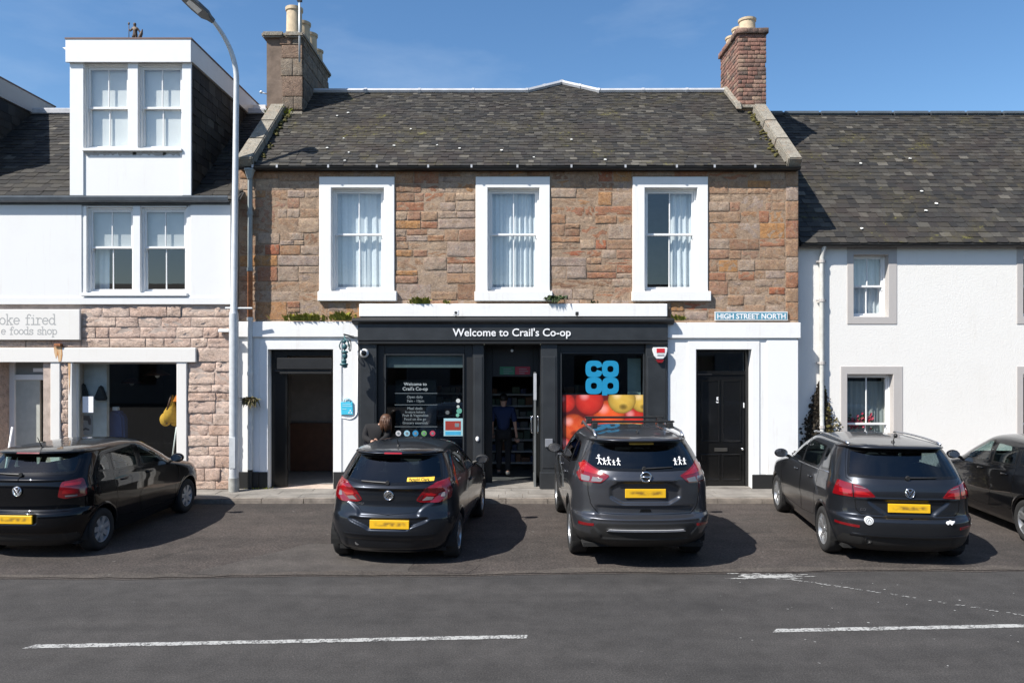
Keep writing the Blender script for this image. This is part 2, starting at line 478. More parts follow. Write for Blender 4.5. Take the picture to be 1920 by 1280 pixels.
# spilt white paint with a trail dragged along the road
def spill():
    r = random.Random(11); mb = MB()
    def blob(cx, cy, rx, ry, n=14):
        v = [(cx, cy, 0)] + [(cx + rx * math.cos(2 * math.pi * k / n) * r.uniform(.55, 1.2), cy + ry * math.sin(2 * math.pi * k / n) * r.uniform(.5, 1.25), 0) for k in range(n)]
        mb.add(v, [(0, k + 1, (k + 1) % n + 1) for k in range(n)])
    blob(3.18, 9.32, .34, .08, 30)
    blob(2.86, 9.24, .22, .022, 18)
    for k in range(46):
        a = r.gauss(0, .28); blob(3.22 + a, 9.36 + r.gauss(0, .055) - a * .08, r.uniform(.02, .1), r.uniform(.006, .02), 8)
    x, y = 3.3, 9.24
    for k in range(110):
        t = k / 110; xx = 3.3 + 2.35 * t + r.gauss(0, .012); yy = 9.25 - 1.45 * t ** 1.1 + r.gauss(0, .012)
        if r.random() < (.95 if t < .3 else .5): blob(xx, yy, r.uniform(.018, .05) * (1 - .4 * t), r.uniform(.006, .016) * (1 - .3 * t), 7)
    for k in range(40): blob(r.uniform(2.2, 6.0), r.uniform(5.6, 9.2), r.uniform(.006, .016), r.uniform(.006, .014), 6)
    v = [(p[0], p[1], .005 + .00002 * i) for i, p in enumerate(mb.v)]
    z = [.005] * len(mb.v); 
    mb.v = [(p[0], p[1], .005) for p in mb.v]
    # lift every blob a hair above the one before so that none are coplanar
    return mb
sp = spill()
lift = {}
cur = 0; vv = []
fs = {}
for i, p in enumerate(sp.v): vv.append(list(p))
blob_id = -1; last = -1
for f in sp.f:
    if f[0] != last: blob_id += 1; last = f[0]
    for i in f: vv[i][2] = .005 + blob_id * 1.2e-5
o = link('paint_spill', mesh_from(vv, sp.f), M['linepaint'])
struct(o, 'stuff'); o['label'] = 'splash and dragged trail of dried white paint on the road'

# pavement: bed, slabs and kerb stones
bed = MB().box(-40, 40, KERB_Y + .14, 15.6, -.2, PAV_Z - .012).build('pavement', M['mortar2'])
struct(bed)
M['slab'] = plain('paving_slab', (.20, .185, .165), .92, var=.35, scale=2.2, bump=.5, bscale=70)
r_ = random.Random(21)
unit = {}
def shared_box(key, mat, bev=.012):
    if key not in unit:
        mb = MB().box(-.5, .5, -.5, .5, -.5, .5); unit[key] = mb
    me = mesh_from(unit[key].v, unit[key].f)
    bm = bmesh.new(); bm.from_mesh(me); bmesh.ops.recalc_face_normals(bm, faces=bm.faces); bm.to_mesh(me); bm.free()
    me.materials.append(mat); return me
slab_me = shared_box('slab', M['slab'])
def place_box(name, me, c, s, parent, rot=(0, 0, 0)):
    o = bpy.data.objects.new(name, me); COL.objects.link(o)
    o.parent = parent; o.location = Vector(c) - rootloc(parent); o.scale = s; o.rotation_euler = rot
    return o
x = -10.2
rows = [(13.955, 14.28), (14.285, 14.62), (14.625, 14.86)]
for j, (a, b) in enumerate(rows):
    x = -16 + .27 * j
    while x < 16:
        w = r_.choice([.6, .6, .75, .45])
        # small block paviours in front of the shop door
        place_box('paving_slab', slab_me, (x + w / 2, (a + b) / 2, PAV_Z - .03 + r_.uniform(-.004, .003)), (w - .008, b - a - .006, .06), bed)
        x += w
M['kerb'] = plain('kerb_stone', (.19, .165, .14), .9, var=.45, scale=5, bump=.5, bscale=50)
kmb = MB().box(-.5, .5, -.5, .5, -.5, .5)
kme = mesh_from(kmb.v, kmb.f)
bm = bmesh.new(); bm.from_mesh(kme); bmesh.ops.recalc_face_normals(bm, faces=bm.faces)
bmesh.ops.bevel(bm, geom=[e for e in bm.edges if abs(e.verts[0].co.x - e.verts[1].co.x) > .5], offset=.12, segments=2, affect='EDGES')
bm.to_mesh(kme); bm.free(); kme.materials.append(M['kerb'])
x = -16
while x < 16:
    w = r_.uniform(.7, 1.05)
    place_box('kerb_stone', kme, (x + w / 2, KERB_Y + .07 + r_.uniform(-.006, .006), PAV_Z - .1 + r_.uniform(-.005, .005)), (w - .012, .145, .2), bed, (0, 0, r_.uniform(-.006, .006)))
    x += w
# ================================================================== BUILDING KIT
def stone_variant(seed, nx=5, nz=4, rough=.35):
    """unit stone: x,z in -.5..+.5, front at y=-1, back at y=0, worn edges and an uneven face"""
    r = random.Random(seed); v = []; f = []; idx = {}
    for i in range(nx + 1):
        for j in range(nz + 1):
            x, z = i / nx - .5, j / nz - .5
            e = i in (0, nx) or j in (0, nz)
            if e: y = -.86 + r.uniform(-.2, .12); x *= 1 - r.uniform(0, .02); z *= 1 - r.uniform(0, .03)
            else:
                y = -1 + r.uniform(-rough, rough); x += r.uniform(-.03, .03); z += r.uniform(-.04, .04)
            idx[i, j] = len(v); v.append((x, y, z))
    for i in range(nx):
        for j in range(nz): f.append((idx[i, j], idx[i + 1, j], idx[i + 1, j + 1], idx[i, j + 1]))
    ring = [(i, 0) for i in range(nx)] + [(nx, j) for j in range(nz)] + [(i, nz) for i in range(nx, 0, -1)] + [(0, j) for j in range(nz, 0, -1)]
    b = len(v)
    for k in ring: p = v[idx[k]]; v.append((p[0], 0, p[2]))
    n = len(ring)
    for k in range(n): f.append((idx[ring[k]], b + k, b + (k + 1) % n, idx[ring[(k + 1) % n]]))
    return mesh_from(v, f, True)

def stone_set(mat, n=9, **kw):
    out = []
    for k in range(n):
        me = stone_variant(k * 13 + 1, **kw); me.materials.append(mat); me.name = 'stone'; out.append(me)
    return out
STONE = stone_set(M['rubble'])
COURSED = stone_set(M['coursed'], rough=.5)
CHIM = stone_set(M['chimstone'], rough=.3)

def put_stone(name, me, x0, x1, z0, z1, yface, depth, parent, axis='front'):
    o = bpy.data.objects.new(name, me); COL.objects.link(o); o.parent = parent
    r = rootloc(parent)
    if axis == 'front':
        o.location = Vector(((x0 + x1) / 2, yface + depth, (z0 + z1) / 2)) - r
        o.scale = (x1 - x0, depth, z1 - z0)
    elif axis == 'right':      # a face looking along +x: x0,x1 are y limits, yface is the x of the face
        o.location = Vector((yface - depth, (x0 + x1) / 2, (z0 + z1) / 2)) - r
        o.rotation_euler = (0, 0, math.pi / 2); o.scale = (x1 - x0, depth, z1 - z0)
    else:                      # looking along -x
        o.location = Vector((yface + depth, (x0 + x1) / 2, (z0 + z1) / 2)) - r
        o.rotation_euler = (0, 0, -math.pi / 2); o.scale = (x1 - x0, depth, z1 - z0)
    return o

def bsp(x0, x1, z0, z1, r, maxw, maxh, minw=.16, minh=.11):
    w, h = x1 - x0, z1 - z0
    if w <= maxw * r.uniform(.5, 1.25) and h <= maxh * r.uniform(.55, 1.25): return [(x0, x1, z0, z1)]
    if h / maxh > w / maxw * .9 and h > 2 * minh:
        c = z0 + h * r.uniform(.38, .62); return bsp(x0, x1, z0, c, r, maxw, maxh, minw, minh) + bsp(x0, x1, c, z1, r, maxw, maxh, minw, minh)
    if w > 2 * minw:
        c = x0 + w * r.uniform(.33, .67); return bsp(x0, c, z0, z1, r, maxw, maxh, minw, minh) + bsp(c, x1, z0, z1, r, maxw, maxh, minw, minh)
    return [(x0, x1, z0, z1)]

def slate_unit(seed):
    r = random.Random(seed)
    # x -.5..+.5, y 0..1 (up the slope), z 0..1 (thickness); ragged tail
    tail = [(-.49, r.uniform(0, .03)), (-.30, r.uniform(-.02, .02)), (0, r.uniform(-.02, .02)), (.30, r.uniform(-.02, .02)), (.49, r.uniform(0, .03))]
    if seed % 3 == 1: tail[0] = (-.49, .07)
    if seed % 3 == 2: tail[4] = (.49, .07)
    poly = tail + [(.49, 1), (-.49, 1)]
    n = len(poly)
    v = [(a, b, 0) for a, b in poly] + [(a, b, 1) for a, b in poly]
    f = [tuple(range(n, 2 * n))] + [(i, (i + 1) % n, n + (i + 1) % n, n + i) for i in range(n)]
    return v, f
SLU = [slate_unit(k) for k in range(6)]

def slates(parent, mat, x0, x1, eave, up, nrm, length, e0, e1, w0, w1, seed, keep=None, nparts=300, xaxis=Vector((1, 0, 0))):
    """Courses of slates on a plane. eave: point at xaxis=0 on the eave line; keep(x, d) says whether a slate stands there."""
    r = random.Random(seed); up = Vector(up).normalized(); nrm = Vector(nrm).normalized(); eave = Vector(eave)
    mes = []
    for v, f in SLU:
        me = mesh_from(v, f); me.materials.append(mat); me.name = 'slate'; mes.append(me)
    parts = []; V = []; F = []; d = -.03; n = 0; root = rootloc(parent)
    items = []
    while d < length:
        e = e0 + (e1 - e0) * max(0, d) / length
        x = x0 - r.uniform(0, w0)
        while x < x1:
            t = max(0, d) / length
            w = (w0 + (w1 - w0) * t) * r.uniform(.65, 1.35)
            a, b = max(x, x0), min(x + w, x1)
            if b - a > .05 and (keep is None or keep((a + b) / 2, d + e * .5)):
                items.append((a, b, d + r.uniform(-.012, .012), e, r.uniform(.008, .016), r.uniform(-.012, .012), r.randrange(6), r.uniform(0, .008)))
            x += w
        d += e
    for k, (a, b, dd, e, th, rot, var, lift) in enumerate(items):
        L = e * 1.55
        tilt = (.011 + lift * .8) / L
        upt = (up - nrm * tilt).normalized(); nt = (nrm + up * tilt).normalized()
        xa = (xaxis + upt * rot).normalized(); upt = nt.cross(xa).normalized()
        if upt.dot(up) < 0: upt = -upt
        org = eave + xaxis * ((a + b) / 2) + up * dd + nrm * (.012 + lift * .8)
        mt = Matrix(((xa.x * (b - a), upt.x * L, nt.x * th, org.x), (xa.y * (b - a), upt.y * L, nt.y * th, org.y), (xa.z * (b - a), upt.z * L, nt.z * th, org.z), (0, 0, 0, 1)))
        if k < nparts:
            o = bpy.data.objects.new('slate', mes[var]); COL.objects.link(o); o.parent = parent
            o.matrix_basis = Matrix.Translation(-root) @ mt
        else:
            v, f = SLU[var]; base = len(V)
            V += [mt @ Vector(p) for p in v]; F += [tuple(i + base for i in q) for q in f]
    if V:
        me = mesh_from(V, F)
        o = link('upper_slates', me, mat, parent); struct(o, 'stuff')
    return len(items)

def text_obj(name, body, mat, parent, x0, zb, Y, width=None, height=None, depth=.004, align='LEFT', bold=0.0, local=False):
    cu = bpy.data.curves.new('t', 'FONT'); cu.body = body; cu.size = 1; cu.extrude = .5; cu.offset = bold; cu.resolution_u = 3
    ob = bpy.data.objects.new('t', cu)
    me = bpy.data.meshes.new_from_object(ob)
    bpy.data.objects.remove(ob); bpy.data.curves.remove(cu)
    n = len(me.vertices); co = np.empty(n * 3); me.vertices.foreach_get('co', co); co = co.reshape(-1, 3)
    mn, mxx = co.min(0), co.max(0)
    s = width / (mxx[0] - mn[0]) if width else height / (mxx[1] - mn[1])
    sy = s if height is None or width is None else height / (mxx[1] - mn[1])
    out = np.empty_like(co)
    off = 0 if align == 'LEFT' else -(mxx[0] - mn[0]) * s / 2
    out[:, 0] = (co[:, 0] - mn[0]) * s + x0 + off
    out[:, 2] = co[:, 1] * sy + zb
    out[:, 1] = Y - (co[:, 2] + .5) * depth
    me.vertices.foreach_set('co', out.ravel()); me.materials.clear(); me.update()
    return link(name, me, mat, parent, local)

def curtain(x0, x1, z0, z1, Y, label, cat='curtain', amp=.03, wl=.11, mat=None, group=None, seed=1, drape=None):
    r = random.Random(seed); mb = MB(); n = max(8, int((x1 - x0) / .02)); v = []; rows = 6
    ph = [r.uniform(0, 6) for _ in range(4)]
    for j in range(rows + 1):
        t = j / rows
        for i in range(n + 1):
            s = i / n; x = x0 + (x1 - x0) * s
            if drape: x = drape(s, t, x0, x1)
            y = Y + amp * (math.sin(2 * math.pi * s * (x1 - x0) / wl + ph[0]) + .5 * math.sin(2 * math.pi * s * (x1 - x0) / (wl * .43) + ph[1] + t)) * (.5 + .5 * (1 - t))
            v.append((x, y, z0 + (z1 - z0) * t))
    f = [(j * (n + 1) + i, j * (n + 1) + i + 1, (j + 1) * (n + 1) + i + 1, (j + 1) * (n + 1) + i) for j in range(rows) for i in range(n)]
    me = mesh_from(v, f, True)
    o = link('curtain', me, mat or M['voile'])
    return tag(o, label, cat, group)

def sash_window(house, X0, X1, Z0, Z1, yface, reveal=.11, vbars=1, meet=.5, frame=.06, box=.05, sill=None, surround=None, proud=.03,
                smat=None, upper_bars=True, lower_bars=True, gmat=None, sill_w=.02, sill_h=.19):
    """A sliding sash window set in the opening X0..X1, Z0..Z1: casing, two sashes, panes, stone surround and sill"""
    y0 = yface + reveal
    cas = MB()
    cas.box(X0 - .03, X0 + box, y0, y0 + .10, Z0, Z1).box(X1 - box, X1 + .03, y0, y0 + .10, Z0, Z1)
    cas.box(X0 + box, X1 - box, y0, y0 + .10, Z1 - box, Z1 + .03).box(X0 + box, X1 - box, y0 - .02, y0 + .10, Z0 - .02, Z0 + box * .9)
    w = cas.build('window', M['joinery'], house, bevel=.006)
    a, b, c, d = X0 + box, X1 - box, Z0 + box * .9, Z1 - box
    zm = c + (d - c) * meet
    for lo, (p, q, ys, bars) in enumerate(((zm - .02, d, y0 + .022, upper_bars), (c, zm + .02, y0 + .062, lower_bars))):
        s = MB(); st = .042; br = .05 if lo else .042
        s.box(a, a + st, ys, ys + .036, p, q).box(b - st, b, ys, ys + .036, p, q)
        s.box(a + st, b - st, ys, ys + .036, q - .042, q).box(a + st, b - st, ys, ys + .036, p, p + br)
        nb = vbars if bars else 0
        xs = [a + st + (b - a - 2 * st) * (k + 1) / (nb + 1) for k in range(nb)]
        for x in xs: s.box(x - .011, x + .011, ys + .004, ys + .030, p + br, q - .042)
        sh = s.build('sash', M['joinery'], w, bevel=.003)
        e = [a + st] + xs + [b - st]
        for k in range(len(e) - 1):
            xa, xb = e[k] + (.011 if k else 0), e[k + 1] - (.011 if k < len(e) - 2 else 0)
            MB().quad((xa, ys + .017, p + br), (xb, ys + .017, p + br), (xb, ys + .017, q - .042), (xa, ys + .017, q - .042)).build('pane', gmat or M['glass'], w)
        if lo == 0:
            for x in (a + .012, b - .022): MB().prism([(x, p - .07), (x + .02, p - .05), (x + .02, p), (x - .002, p)], ys + .004, ys + .03).build('sash_horn', M['joinery'], w)
    if surround:
        l, rr, t, bt = surround
        mb = MB()
        holed_wall(mb, X0 - l, X1 + rr, Z0 - bt, Z1 + t, yface - proud, y0 + .08, [(X0 + .006, X1 - .006, Z0 + (.006 if bt else -1), Z1 - .006)])
        mb.build('surround', smat or M['white'], w, bevel=.008, weld=True)
    if sill:
        MB().box(X0 - sill - sill_w, X1 + sill + sill_w, yface - proud - .05, y0 + .02, Z0 - sill_h, Z0 - .004).build('sill', smat or M['white'], w, bevel=.012)
    return w

def room(house, x0, x1, z0, z1, y0, y1, mat, name='room_interior'):
    mb = MB()
    mb.quad((x0, y1, z0), (x1, y1, z0), (x1, y1, z1), (x0, y1, z1))
    mb.quad((x0, y0, z0), (x0, y1, z0), (x0, y1, z1), (x0, y0, z1)).quad((x1, y1, z0), (x1, y0, z0), (x1, y0, z1), (x1, y1, z1))
    mb.quad((x0, y0, z0), (x1, y0, z0), (x1, y1, z0), (x0, y1, z0)).quad((x0, y0, z1), (x0, y1, z1), (x1, y1, z1), (x1, y0, z1))
    return mb.build(name, mat, house)

def tuft(name, label, cat, c, n, h, spread, col, seed, droop=.4, group=None, up=1.0):
    r = random.Random(seed); mb = MB()
    for k in range(n):
        a = r.uniform(0, 2 * math.pi); L = h * r.uniform(.5, 1.2); w = L * r.uniform(.08, .2)
        bx, by = c[0] + r.gauss(0, spread), c[1] + r.uniform(-.02, .02)
        dx, dy = math.cos(a) * .6, -abs(math.sin(a)) * .5
        pts = []
        for s in (0, .5, 1.0):
            zz = L * (s * up - droop * s * s * r.uniform(.6, 1.6))
            pts.append((bx + dx * L * s, by + dy * L * s, c[2] + zz))
        px, py = -math.sin(a) * w, math.cos(a) * w * .3
        p0, p1, p2 = pts
        mb.add([(p0[0] - px * .4, p0[1] - py, p0[2]), (p0[0] + px * .4, p0[1] + py, p0[2]), (p1[0] + px, p1[1] + py, p1[2] + w * .3), (p1[0] - px, p1[1] - py, p1[2] - w * .3), p2], [(0, 1, 2, 3), (3, 2, 4)])
    o = mb.build(name, col)
    return tag(o, label, cat, group)
def leafmat(name, a, b):
    t = NT(name); r = t.rnd(); t.base(t.ramp(r, [(0, a), (1, b)])); t.set(Roughness=.6); t.b.inputs['Specular IOR Level'].default_value = .25
    return t.m
M['leaf'] = leafmat('weed_leaf', (.12, .15, .02), (.36, .33, .05))
M['leafdark'] = leafmat('ivy_leaf', (.02, .04, .015), (.06, .085, .03))
M['leafdry'] = leafmat('dry_creeper_leaf', (.03, .018, .01), (.15, .13, .04))
# ================================================================== STONE HOUSE WITH THE SHOP
YW = 14.90                                    # face of the stone front
WX = lambda px: X_(px, YW)
WZ = lambda py: Z_(py, YW)
house = thing('stone_house', 'two-storey red and grey rubble sandstone house with the charcoal shopfront and two chimneys', 'house', (0, YW, 0))
HX0, HX1 = WX(447), WX(1497)
EAVE_Z = WZ(318)
LOW_Z = WZ(603)
wins = [(599, 740), (892, 1031), (1186, 1327)]
holes = []
for a, b in wins: holes.append((WX(a + 22), WX(b - 19), WZ(546), WZ(352)))
mb = MB()
holed_wall(mb, HX0, HX1, LOW_Z - .4, EAVE_Z + .06, YW + .007, YW + .5, holes)
wall = mb.build('wall', M['mortar'], house)
# rubble stones, bay by bay
r_ = random.Random(42)
def rub(x0, x1, z0, z1, mw, mh, seed):
    r = random.Random(seed)
    for (a, b, c, d) in bsp(x0, x1, z0, z1, r, mw, mh):
        g = .009
        o = put_stone('stone', r.choice(STONE), a + g, b - g, c + g, d - g, YW + r.uniform(-.008, .008), .032, wall)
        o.rotation_euler.y = r.uniform(-.022, .022); o.scale.z *= r.uniform(.95, 1.02)
        if r.random() < .5: o.scale.x *= -1
edges = [447] + [e for w in wins for e in w] + [1497]
zt, zb = WZ(319), WZ(600)
rub(WX(449), WX(598), zb, zt, .74, .36, 1)
rub(WX(741), WX(891), zb, zt, .74, .36, 2)
rub(WX(1032), WX(1185), zb, zt, .72, .35, 9)
rub(WX(1328), WX(1472), zb, zt, .7, .36, 4)
z = zb; k = 0                                  # dressed quoins down the right-hand corner
while z < zt - .05:
    h = min(r_.uniform(.28, .4), zt - z)
    if zt - z - h < .12: h = zt - z
    put_stone('stone', STONE[k % 9], WX(1473) + .008, WX(1496.5), z + .008, z + h - .006, YW - .006, .034, wall); z += h; k += 1
for a, b in wins:
    rub(WX(a), WX(b), WZ(331), zt, .62, .3, a)
    rub(WX(a), WX(b), zb, WZ(567), .5, .4, b)
# upper windows
for k, (a, b) in enumerate(wins):
    X0, X1, Z0, Z1 = holes[k]
    sash_window(house, X0, X1, Z0, Z1, YW, reveal=.10, meet=.56, surround=(WX(a + 22) - WX(a), WX(b) - WX(b - 19), WZ(332) - Z1, 0), sill=WX(a + 22) - WX(a), sill_h=.20, upper_bars=True)
    room(house, X0 - .9, X1 + .9, Z0 - .7, Z1 + .35, YW + .42, YW + 3, M['room'])
cl = 'white lace curtain behind the %s first-floor window of the stone house'
zc0, zc1 = holes[0][2], holes[0][3]
curtain(holes[0][0] - .05, holes[0][1] + .05, zc0, zc1, YW + .27, cl % 'leftmost', seed=3, wl=.16, amp=.02)
curtain(holes[1][0] - .05, holes[1][1] + .05, zc0, zc1, YW + .27, cl % 'middle', seed=5, wl=.1, amp=.032)
curtain((holes[2][0] + holes[2][1]) / 2 + .05, holes[2][1] + .03, zc0, zc1, YW + .27, 'half-drawn white curtain at the right side of the first-floor window above the alarm box', seed=8, wl=.12)
# ---- roof
P0 = (14.80, EAVE_Z + .05); PR = (17.8, 8.97)
pitch = math.atan2(PR[1] - P0[1], PR[0] - P0[0]); SL = math.hypot(PR[1] - P0[1], PR[0] - P0[0])
up = Vector((0, math.cos(pitch), math.sin(pitch))); nr = Vector((0, -math.sin(pitch), math.cos(pitch)))
RX0, RX1 = -5.12, 5.45
PKX, PKW = X_(1055, 17.9), .86                 # the low peak where the rear wing's ridge comes through
PKH = .56
mb = MB()
back = Vector((0, 2 * PR[0] - P0[0], P0[1]))
def rp_(x, d, w=0): p = Vector((x, P0[0], P0[1])) + up * d + nr * w; return tuple(p)
mb.quad(rp_(HX0 + .05, -.05), rp_(HX1 - .05, -.05), rp_(HX1 - .05, SL), rp_(HX0 + .05, SL))
mb.quad(rp_(HX0 + .05, SL), rp_(HX1 - .05, SL), (HX1 - .05, back.y, back.z), (HX0 + .05, back.y, back.z))
mb.add([rp_(PKX - PKW, SL), rp_(PKX + PKW, SL), rp_(PKX, SL + PKH)], [(0, 1, 2)])
pk = Vector(rp_(PKX, SL + PKH))
bk = (PKX, pk.y + 4, pk.z)
mb.quad(rp_(PKX - PKW, SL), tuple(pk), bk, (PKX - PKW, PR[0] + 4, PR[1])).quad(tuple(pk), rp_(PKX + PKW, SL), (PKX + PKW, PR[0] + 4, PR[1]), bk)
roof = mb.build('roof', M['deck'], house)
def main_keep(x, d):
    if d <= SL - .02: return RX0 < x < RX1
    return abs(x - PKX) < PKW * (1 - (d - SL + .05) / PKH) and d < SL + PKH - .05
slates(roof, M['slate'], RX0, RX1, (0, P0[0], P0[1]), up, nr, SL + PKH, .125, .085, .17, .12, 31, main_keep)
# lead ridge, following the little peak
def strip(pts, w, mat, name, parent, th=.03):
    m_ = MB()
    for a, b in zip(pts[:-1], pts[1:]):
        a, b = Vector(a), Vector(b); d = (b - a).normalized()
        m_.tube([a - d * .01, b + d * .01], w, 7)
    return m_.build(name, mat, parent, smooth='auto')
L0 = Vector(rp_(-4.75, SL, .05)); L1 = Vector(rp_(PKX - PKW, SL, .05)); L2 = Vector(rp_(PKX, SL + PKH, .05)); L3 = Vector(rp_(PKX + PKW, SL, .05)); L4 = Vector(rp_(5.2, SL, .06))
for a, b, n in ((L0, L1, 4), (L1, L2, 2), (L2, L3, 2), (L3, L4, 3)):
    for k in range(n):
        p, q = a.lerp(b, k / n), a.lerp(b, (k + 1) / n)
        strip([p, q], .062, M['lead'], 'ridge_lead', roof)
        MB().tube([q - (q - p).normalized() * .03, q + (q - p).normalized() * .03], .072, 7).build('ridge_clip', M['lead'], roof)
# gable walls and sloping copes (skews)
for s, (xa, xb) in ((-1, (-5.42, -5.10)), (1, (5.43, 5.70))):
    poly = [(YW + .5, 0), (2 * PR[0] - YW - .5, 0), (2 * PR[0] - YW, EAVE_Z), (PR[0], PR[1] - .02), (YW + .51, EAVE_Z + .4)]
    MB().prism(poly, xa + .03, xb - .03, 'x').build('gable_wall', M['chimstone'], house)
    # cope of three long stones climbing to the chimney
    n = 3; d0, d1 = -.06, SL * .70
    for k in range(n):
        a, b = d0 + (d1 - d0) * k / n, d0 + (d1 - d0) * (k + 1) / n - .008
        m_ = MB(); c = []
        for (x, d, w) in ((xa, a, .0), (xb, a, .0), (xb, b, .0), (xa, b, .0), (xa, a, .2), (xb, a, .2), (xb, b, .2), (xa, b, .2)): c.append(rp_(x, d, w))
        m_.add(c, [(0, 3, 2, 1), (4, 5, 6, 7), (0, 1, 5, 4), (1, 2, 6, 5), (2, 3, 7, 6), (3, 0, 4, 7)])
        m_.build('cope_stone', M['cope'], roof, bevel=.02, seg=2)
    MB().box(xa, xb, P0[0] - .05, YW + .3, EAVE_Z - .0, EAVE_Z + .16).build('skew_putt', M['cope'], roof, bevel=.02)
# moss growing in the angle of the copes
for k, (xx, w) in enumerate(((-5.02, .07), (5.36, .08))):
    r = random.Random(k); m_ = MB()
    for j in range(46):
        d = r.uniform(.3, 2.6); p = rp_(xx + r.gauss(0, w * .6), d, .04)
        s = r.uniform(.02, .055); m_.ball(p, (s, s, s * .6), 6, 4)
    o = m_.build('moss', plain('moss_%d' % k, (.085, .075, .02), .95, var=.4, scale=20), roof, smooth=True); struct(o, 'stuff')
def flakes(parent, pts, plane, xax, upv, nv, seed):
    r = random.Random(seed); ms = plain('lime_spot_%d' % seed, (.62, .62, .58), .9, var=.2, scale=30)
    for (x, d, s_) in pts:
        c = Vector(plane(x, d, .045)); v = []
        for k in range(7):
            a = 2 * math.pi * k / 7; v.append(c + Vector((1, 0, 0)) * (s_ * 1.3 * math.cos(a) * r.uniform(.6, 1.2)) + upv * (s_ * math.sin(a) * r.uniform(.5, 1.1)))
        MB().add(v + [p + nv * .012 for p in v], [tuple(range(7, 14))] + [(k, (k + 1) % 7, 7 + (k + 1) % 7, 7 + k) for k in range(7)]).build('lime_spot', ms, parent)
r_ = random.Random(12)
flakes(roof, [(r_.uniform(-4.3, 2.5), r_.uniform(.15, 2.6) if k > 7 else r_.uniform(.12, 1.0), r_.uniform(.018, .030)) for k in range(14)], rp_, 1, up, nr, 1)
# ---- gutter
gz = EAVE_Z + .02
mb = MB(); prof = []
for k in range(9):
    t = math.pi + math.pi * k / 8; prof.append((14.765 + .065 * math.cos(t), gz + .065 * math.sin(t)))
inn = [(14.765 + .055 * (p[0] - 14.765) / .065, gz + .055 * (p[1] - gz) / .065) for p in prof[::-1]]
mb.prism(prof + inn, WX(452), WX(1495), 'x')
gut = mb.build('gutter', M['castiron'], house, smooth='auto')
MB().box(WX(455), WX(1494), 14.825, YW, gz - .06, gz + .0).build('eaves_board', M['castiron'], house)
for px in (480, 525, 620, 710, 805, 885, 970, 1070, 1170, 1265, 1335, 1410):
    MB().box(WX(px) - .018, WX(px) + .018, 14.693, 14.71, gz - .03, gz + .028).build('gutter_clip', M['lead'], gut)
# ---- downpipe at the left corner
xp = X_(469, 14.80)
mb = MB().tube([(xp, 14.80, gz - .22), (xp, 14.80, Z_(505, 14.8))], .048, 10)
dp = mb.build('downpipe', M['greyiron'], house, smooth='auto')
MB().tube([(xp, 14.80, Z_(505, 14.8)), (xp, 14.80, Z_(598, 14.8))], .0485, 10).build('rusty_pipe_length', M['rustpipe'], dp, smooth='auto')
MB().tube([(xp, 14.80, Z_(598, 14.8)), (xp, 14.80, Z_(880, 14.8))], .0478, 10).build('white_pipe_length', M['whitepipe'], dp, smooth='auto')
MB().tube([(xp, 14.80, Z_(880, 14.8)), (xp, 14.80, .1)], .0479, 10).build('black_pipe_foot', M['plinth'], dp, smooth='auto')
hop = MB().lathe([(.05, 0), (.055, .02), (.075, .08), (.10, .16), (.115, .165), (.115, .2), (.09, .2)], (xp, 14.78, gz - .24), n=8)
hop.build('rainwater_head', M['greyiron'], dp)
for py in (400, 505, 598, 700, 800):
    MB().tube([(xp, 14.80, Z_(py, 14.8) - .035), (xp, 14.80, Z_(py, 14.8) + .035)], .06, 10).build('pipe_collar', M['greyiron'] if py < 590 else M['whitepipe'], dp, smooth='auto')

# ---- chimneys
def chimney_stone():
    x0, x1, y0, y1 = -5.55, -4.72, 16.8, 19.2
    z0, z1 = 7.6, 9.86
    ch = MB().box(x0 + .02, x1 - .02, y0 + .03, y1 - .02, z0, z1).build('chimney', plain('brown_cement_render', (.17, .125, .095), .95, var=.35, scale=4, bump=.6, bscale=18), house)
    r = random.Random(4)
    # patchy stones showing through the render on the front; squared stones along the side
    zz = 8.25
    for h in (.30, .46, .40, .30, .24):
        w = r.uniform(.42, .56); a = x1 - w
        if r.random() < .5:
            put_stone('stone', CHIM[r.randrange(9)], a, a + w * .55, zz + .008, zz + h - .008, y0 + .0, .04, ch); put_stone('stone', CHIM[r.randrange(9)], a + w * .57, x1, zz + .008, zz + h - .008, y0, .04, ch)
        else: put_stone('stone', CHIM[r.randrange(9)], a, x1, zz + .008, zz + h - .008, y0, .045, ch)
        yy = y0 + .06
        while yy < y1 - .1:
            w2 = min(r.uniform(.3, .55), y1 - .02 - yy); put_stone('stone', CHIM[r.randrange(9)], yy + .008, yy + w2 - .008, zz + .008, zz + h - .008, x1 + .012, .045, ch, 'right'); yy += w2
        zz += h
    for (a, b) in ((x0 - .07, -5.12), (-5.115, x1 + .06)):
        MB().box(a, b, y0 - .08, y1 + .08, z1, z1 + .13).build('cap_stone', M['cope'], ch, bevel=.035, seg=2)
    MB().box(x0 - .02, x1 + .02, y0 - .03, y0 + .6, 8.12, 8.2).build('flashing', M['cope'], ch, bevel=.02)
    prof = [(.185, 0), (.18, .1), (.172, .62), (.195, .64), (.2, .71), (.175, .72), (.175, .69)]
    for k, (yy, s) in enumerate(((17.15, 1), (17.75, .9), (18.3, .85), (18.85, .6))):
        MB().lathe([(a * (1 if k < 3 else .9), b * s) for a, b in prof], (-5.0 + .02 * k, yy, z1 + .11), n=18).build('chimney_pot', M['pot'], ch, smooth='auto')
    return ch
chimney_stone()
BRICK = stone_set(M['brick'], 6, nx=3, nz=2, rough=.08)
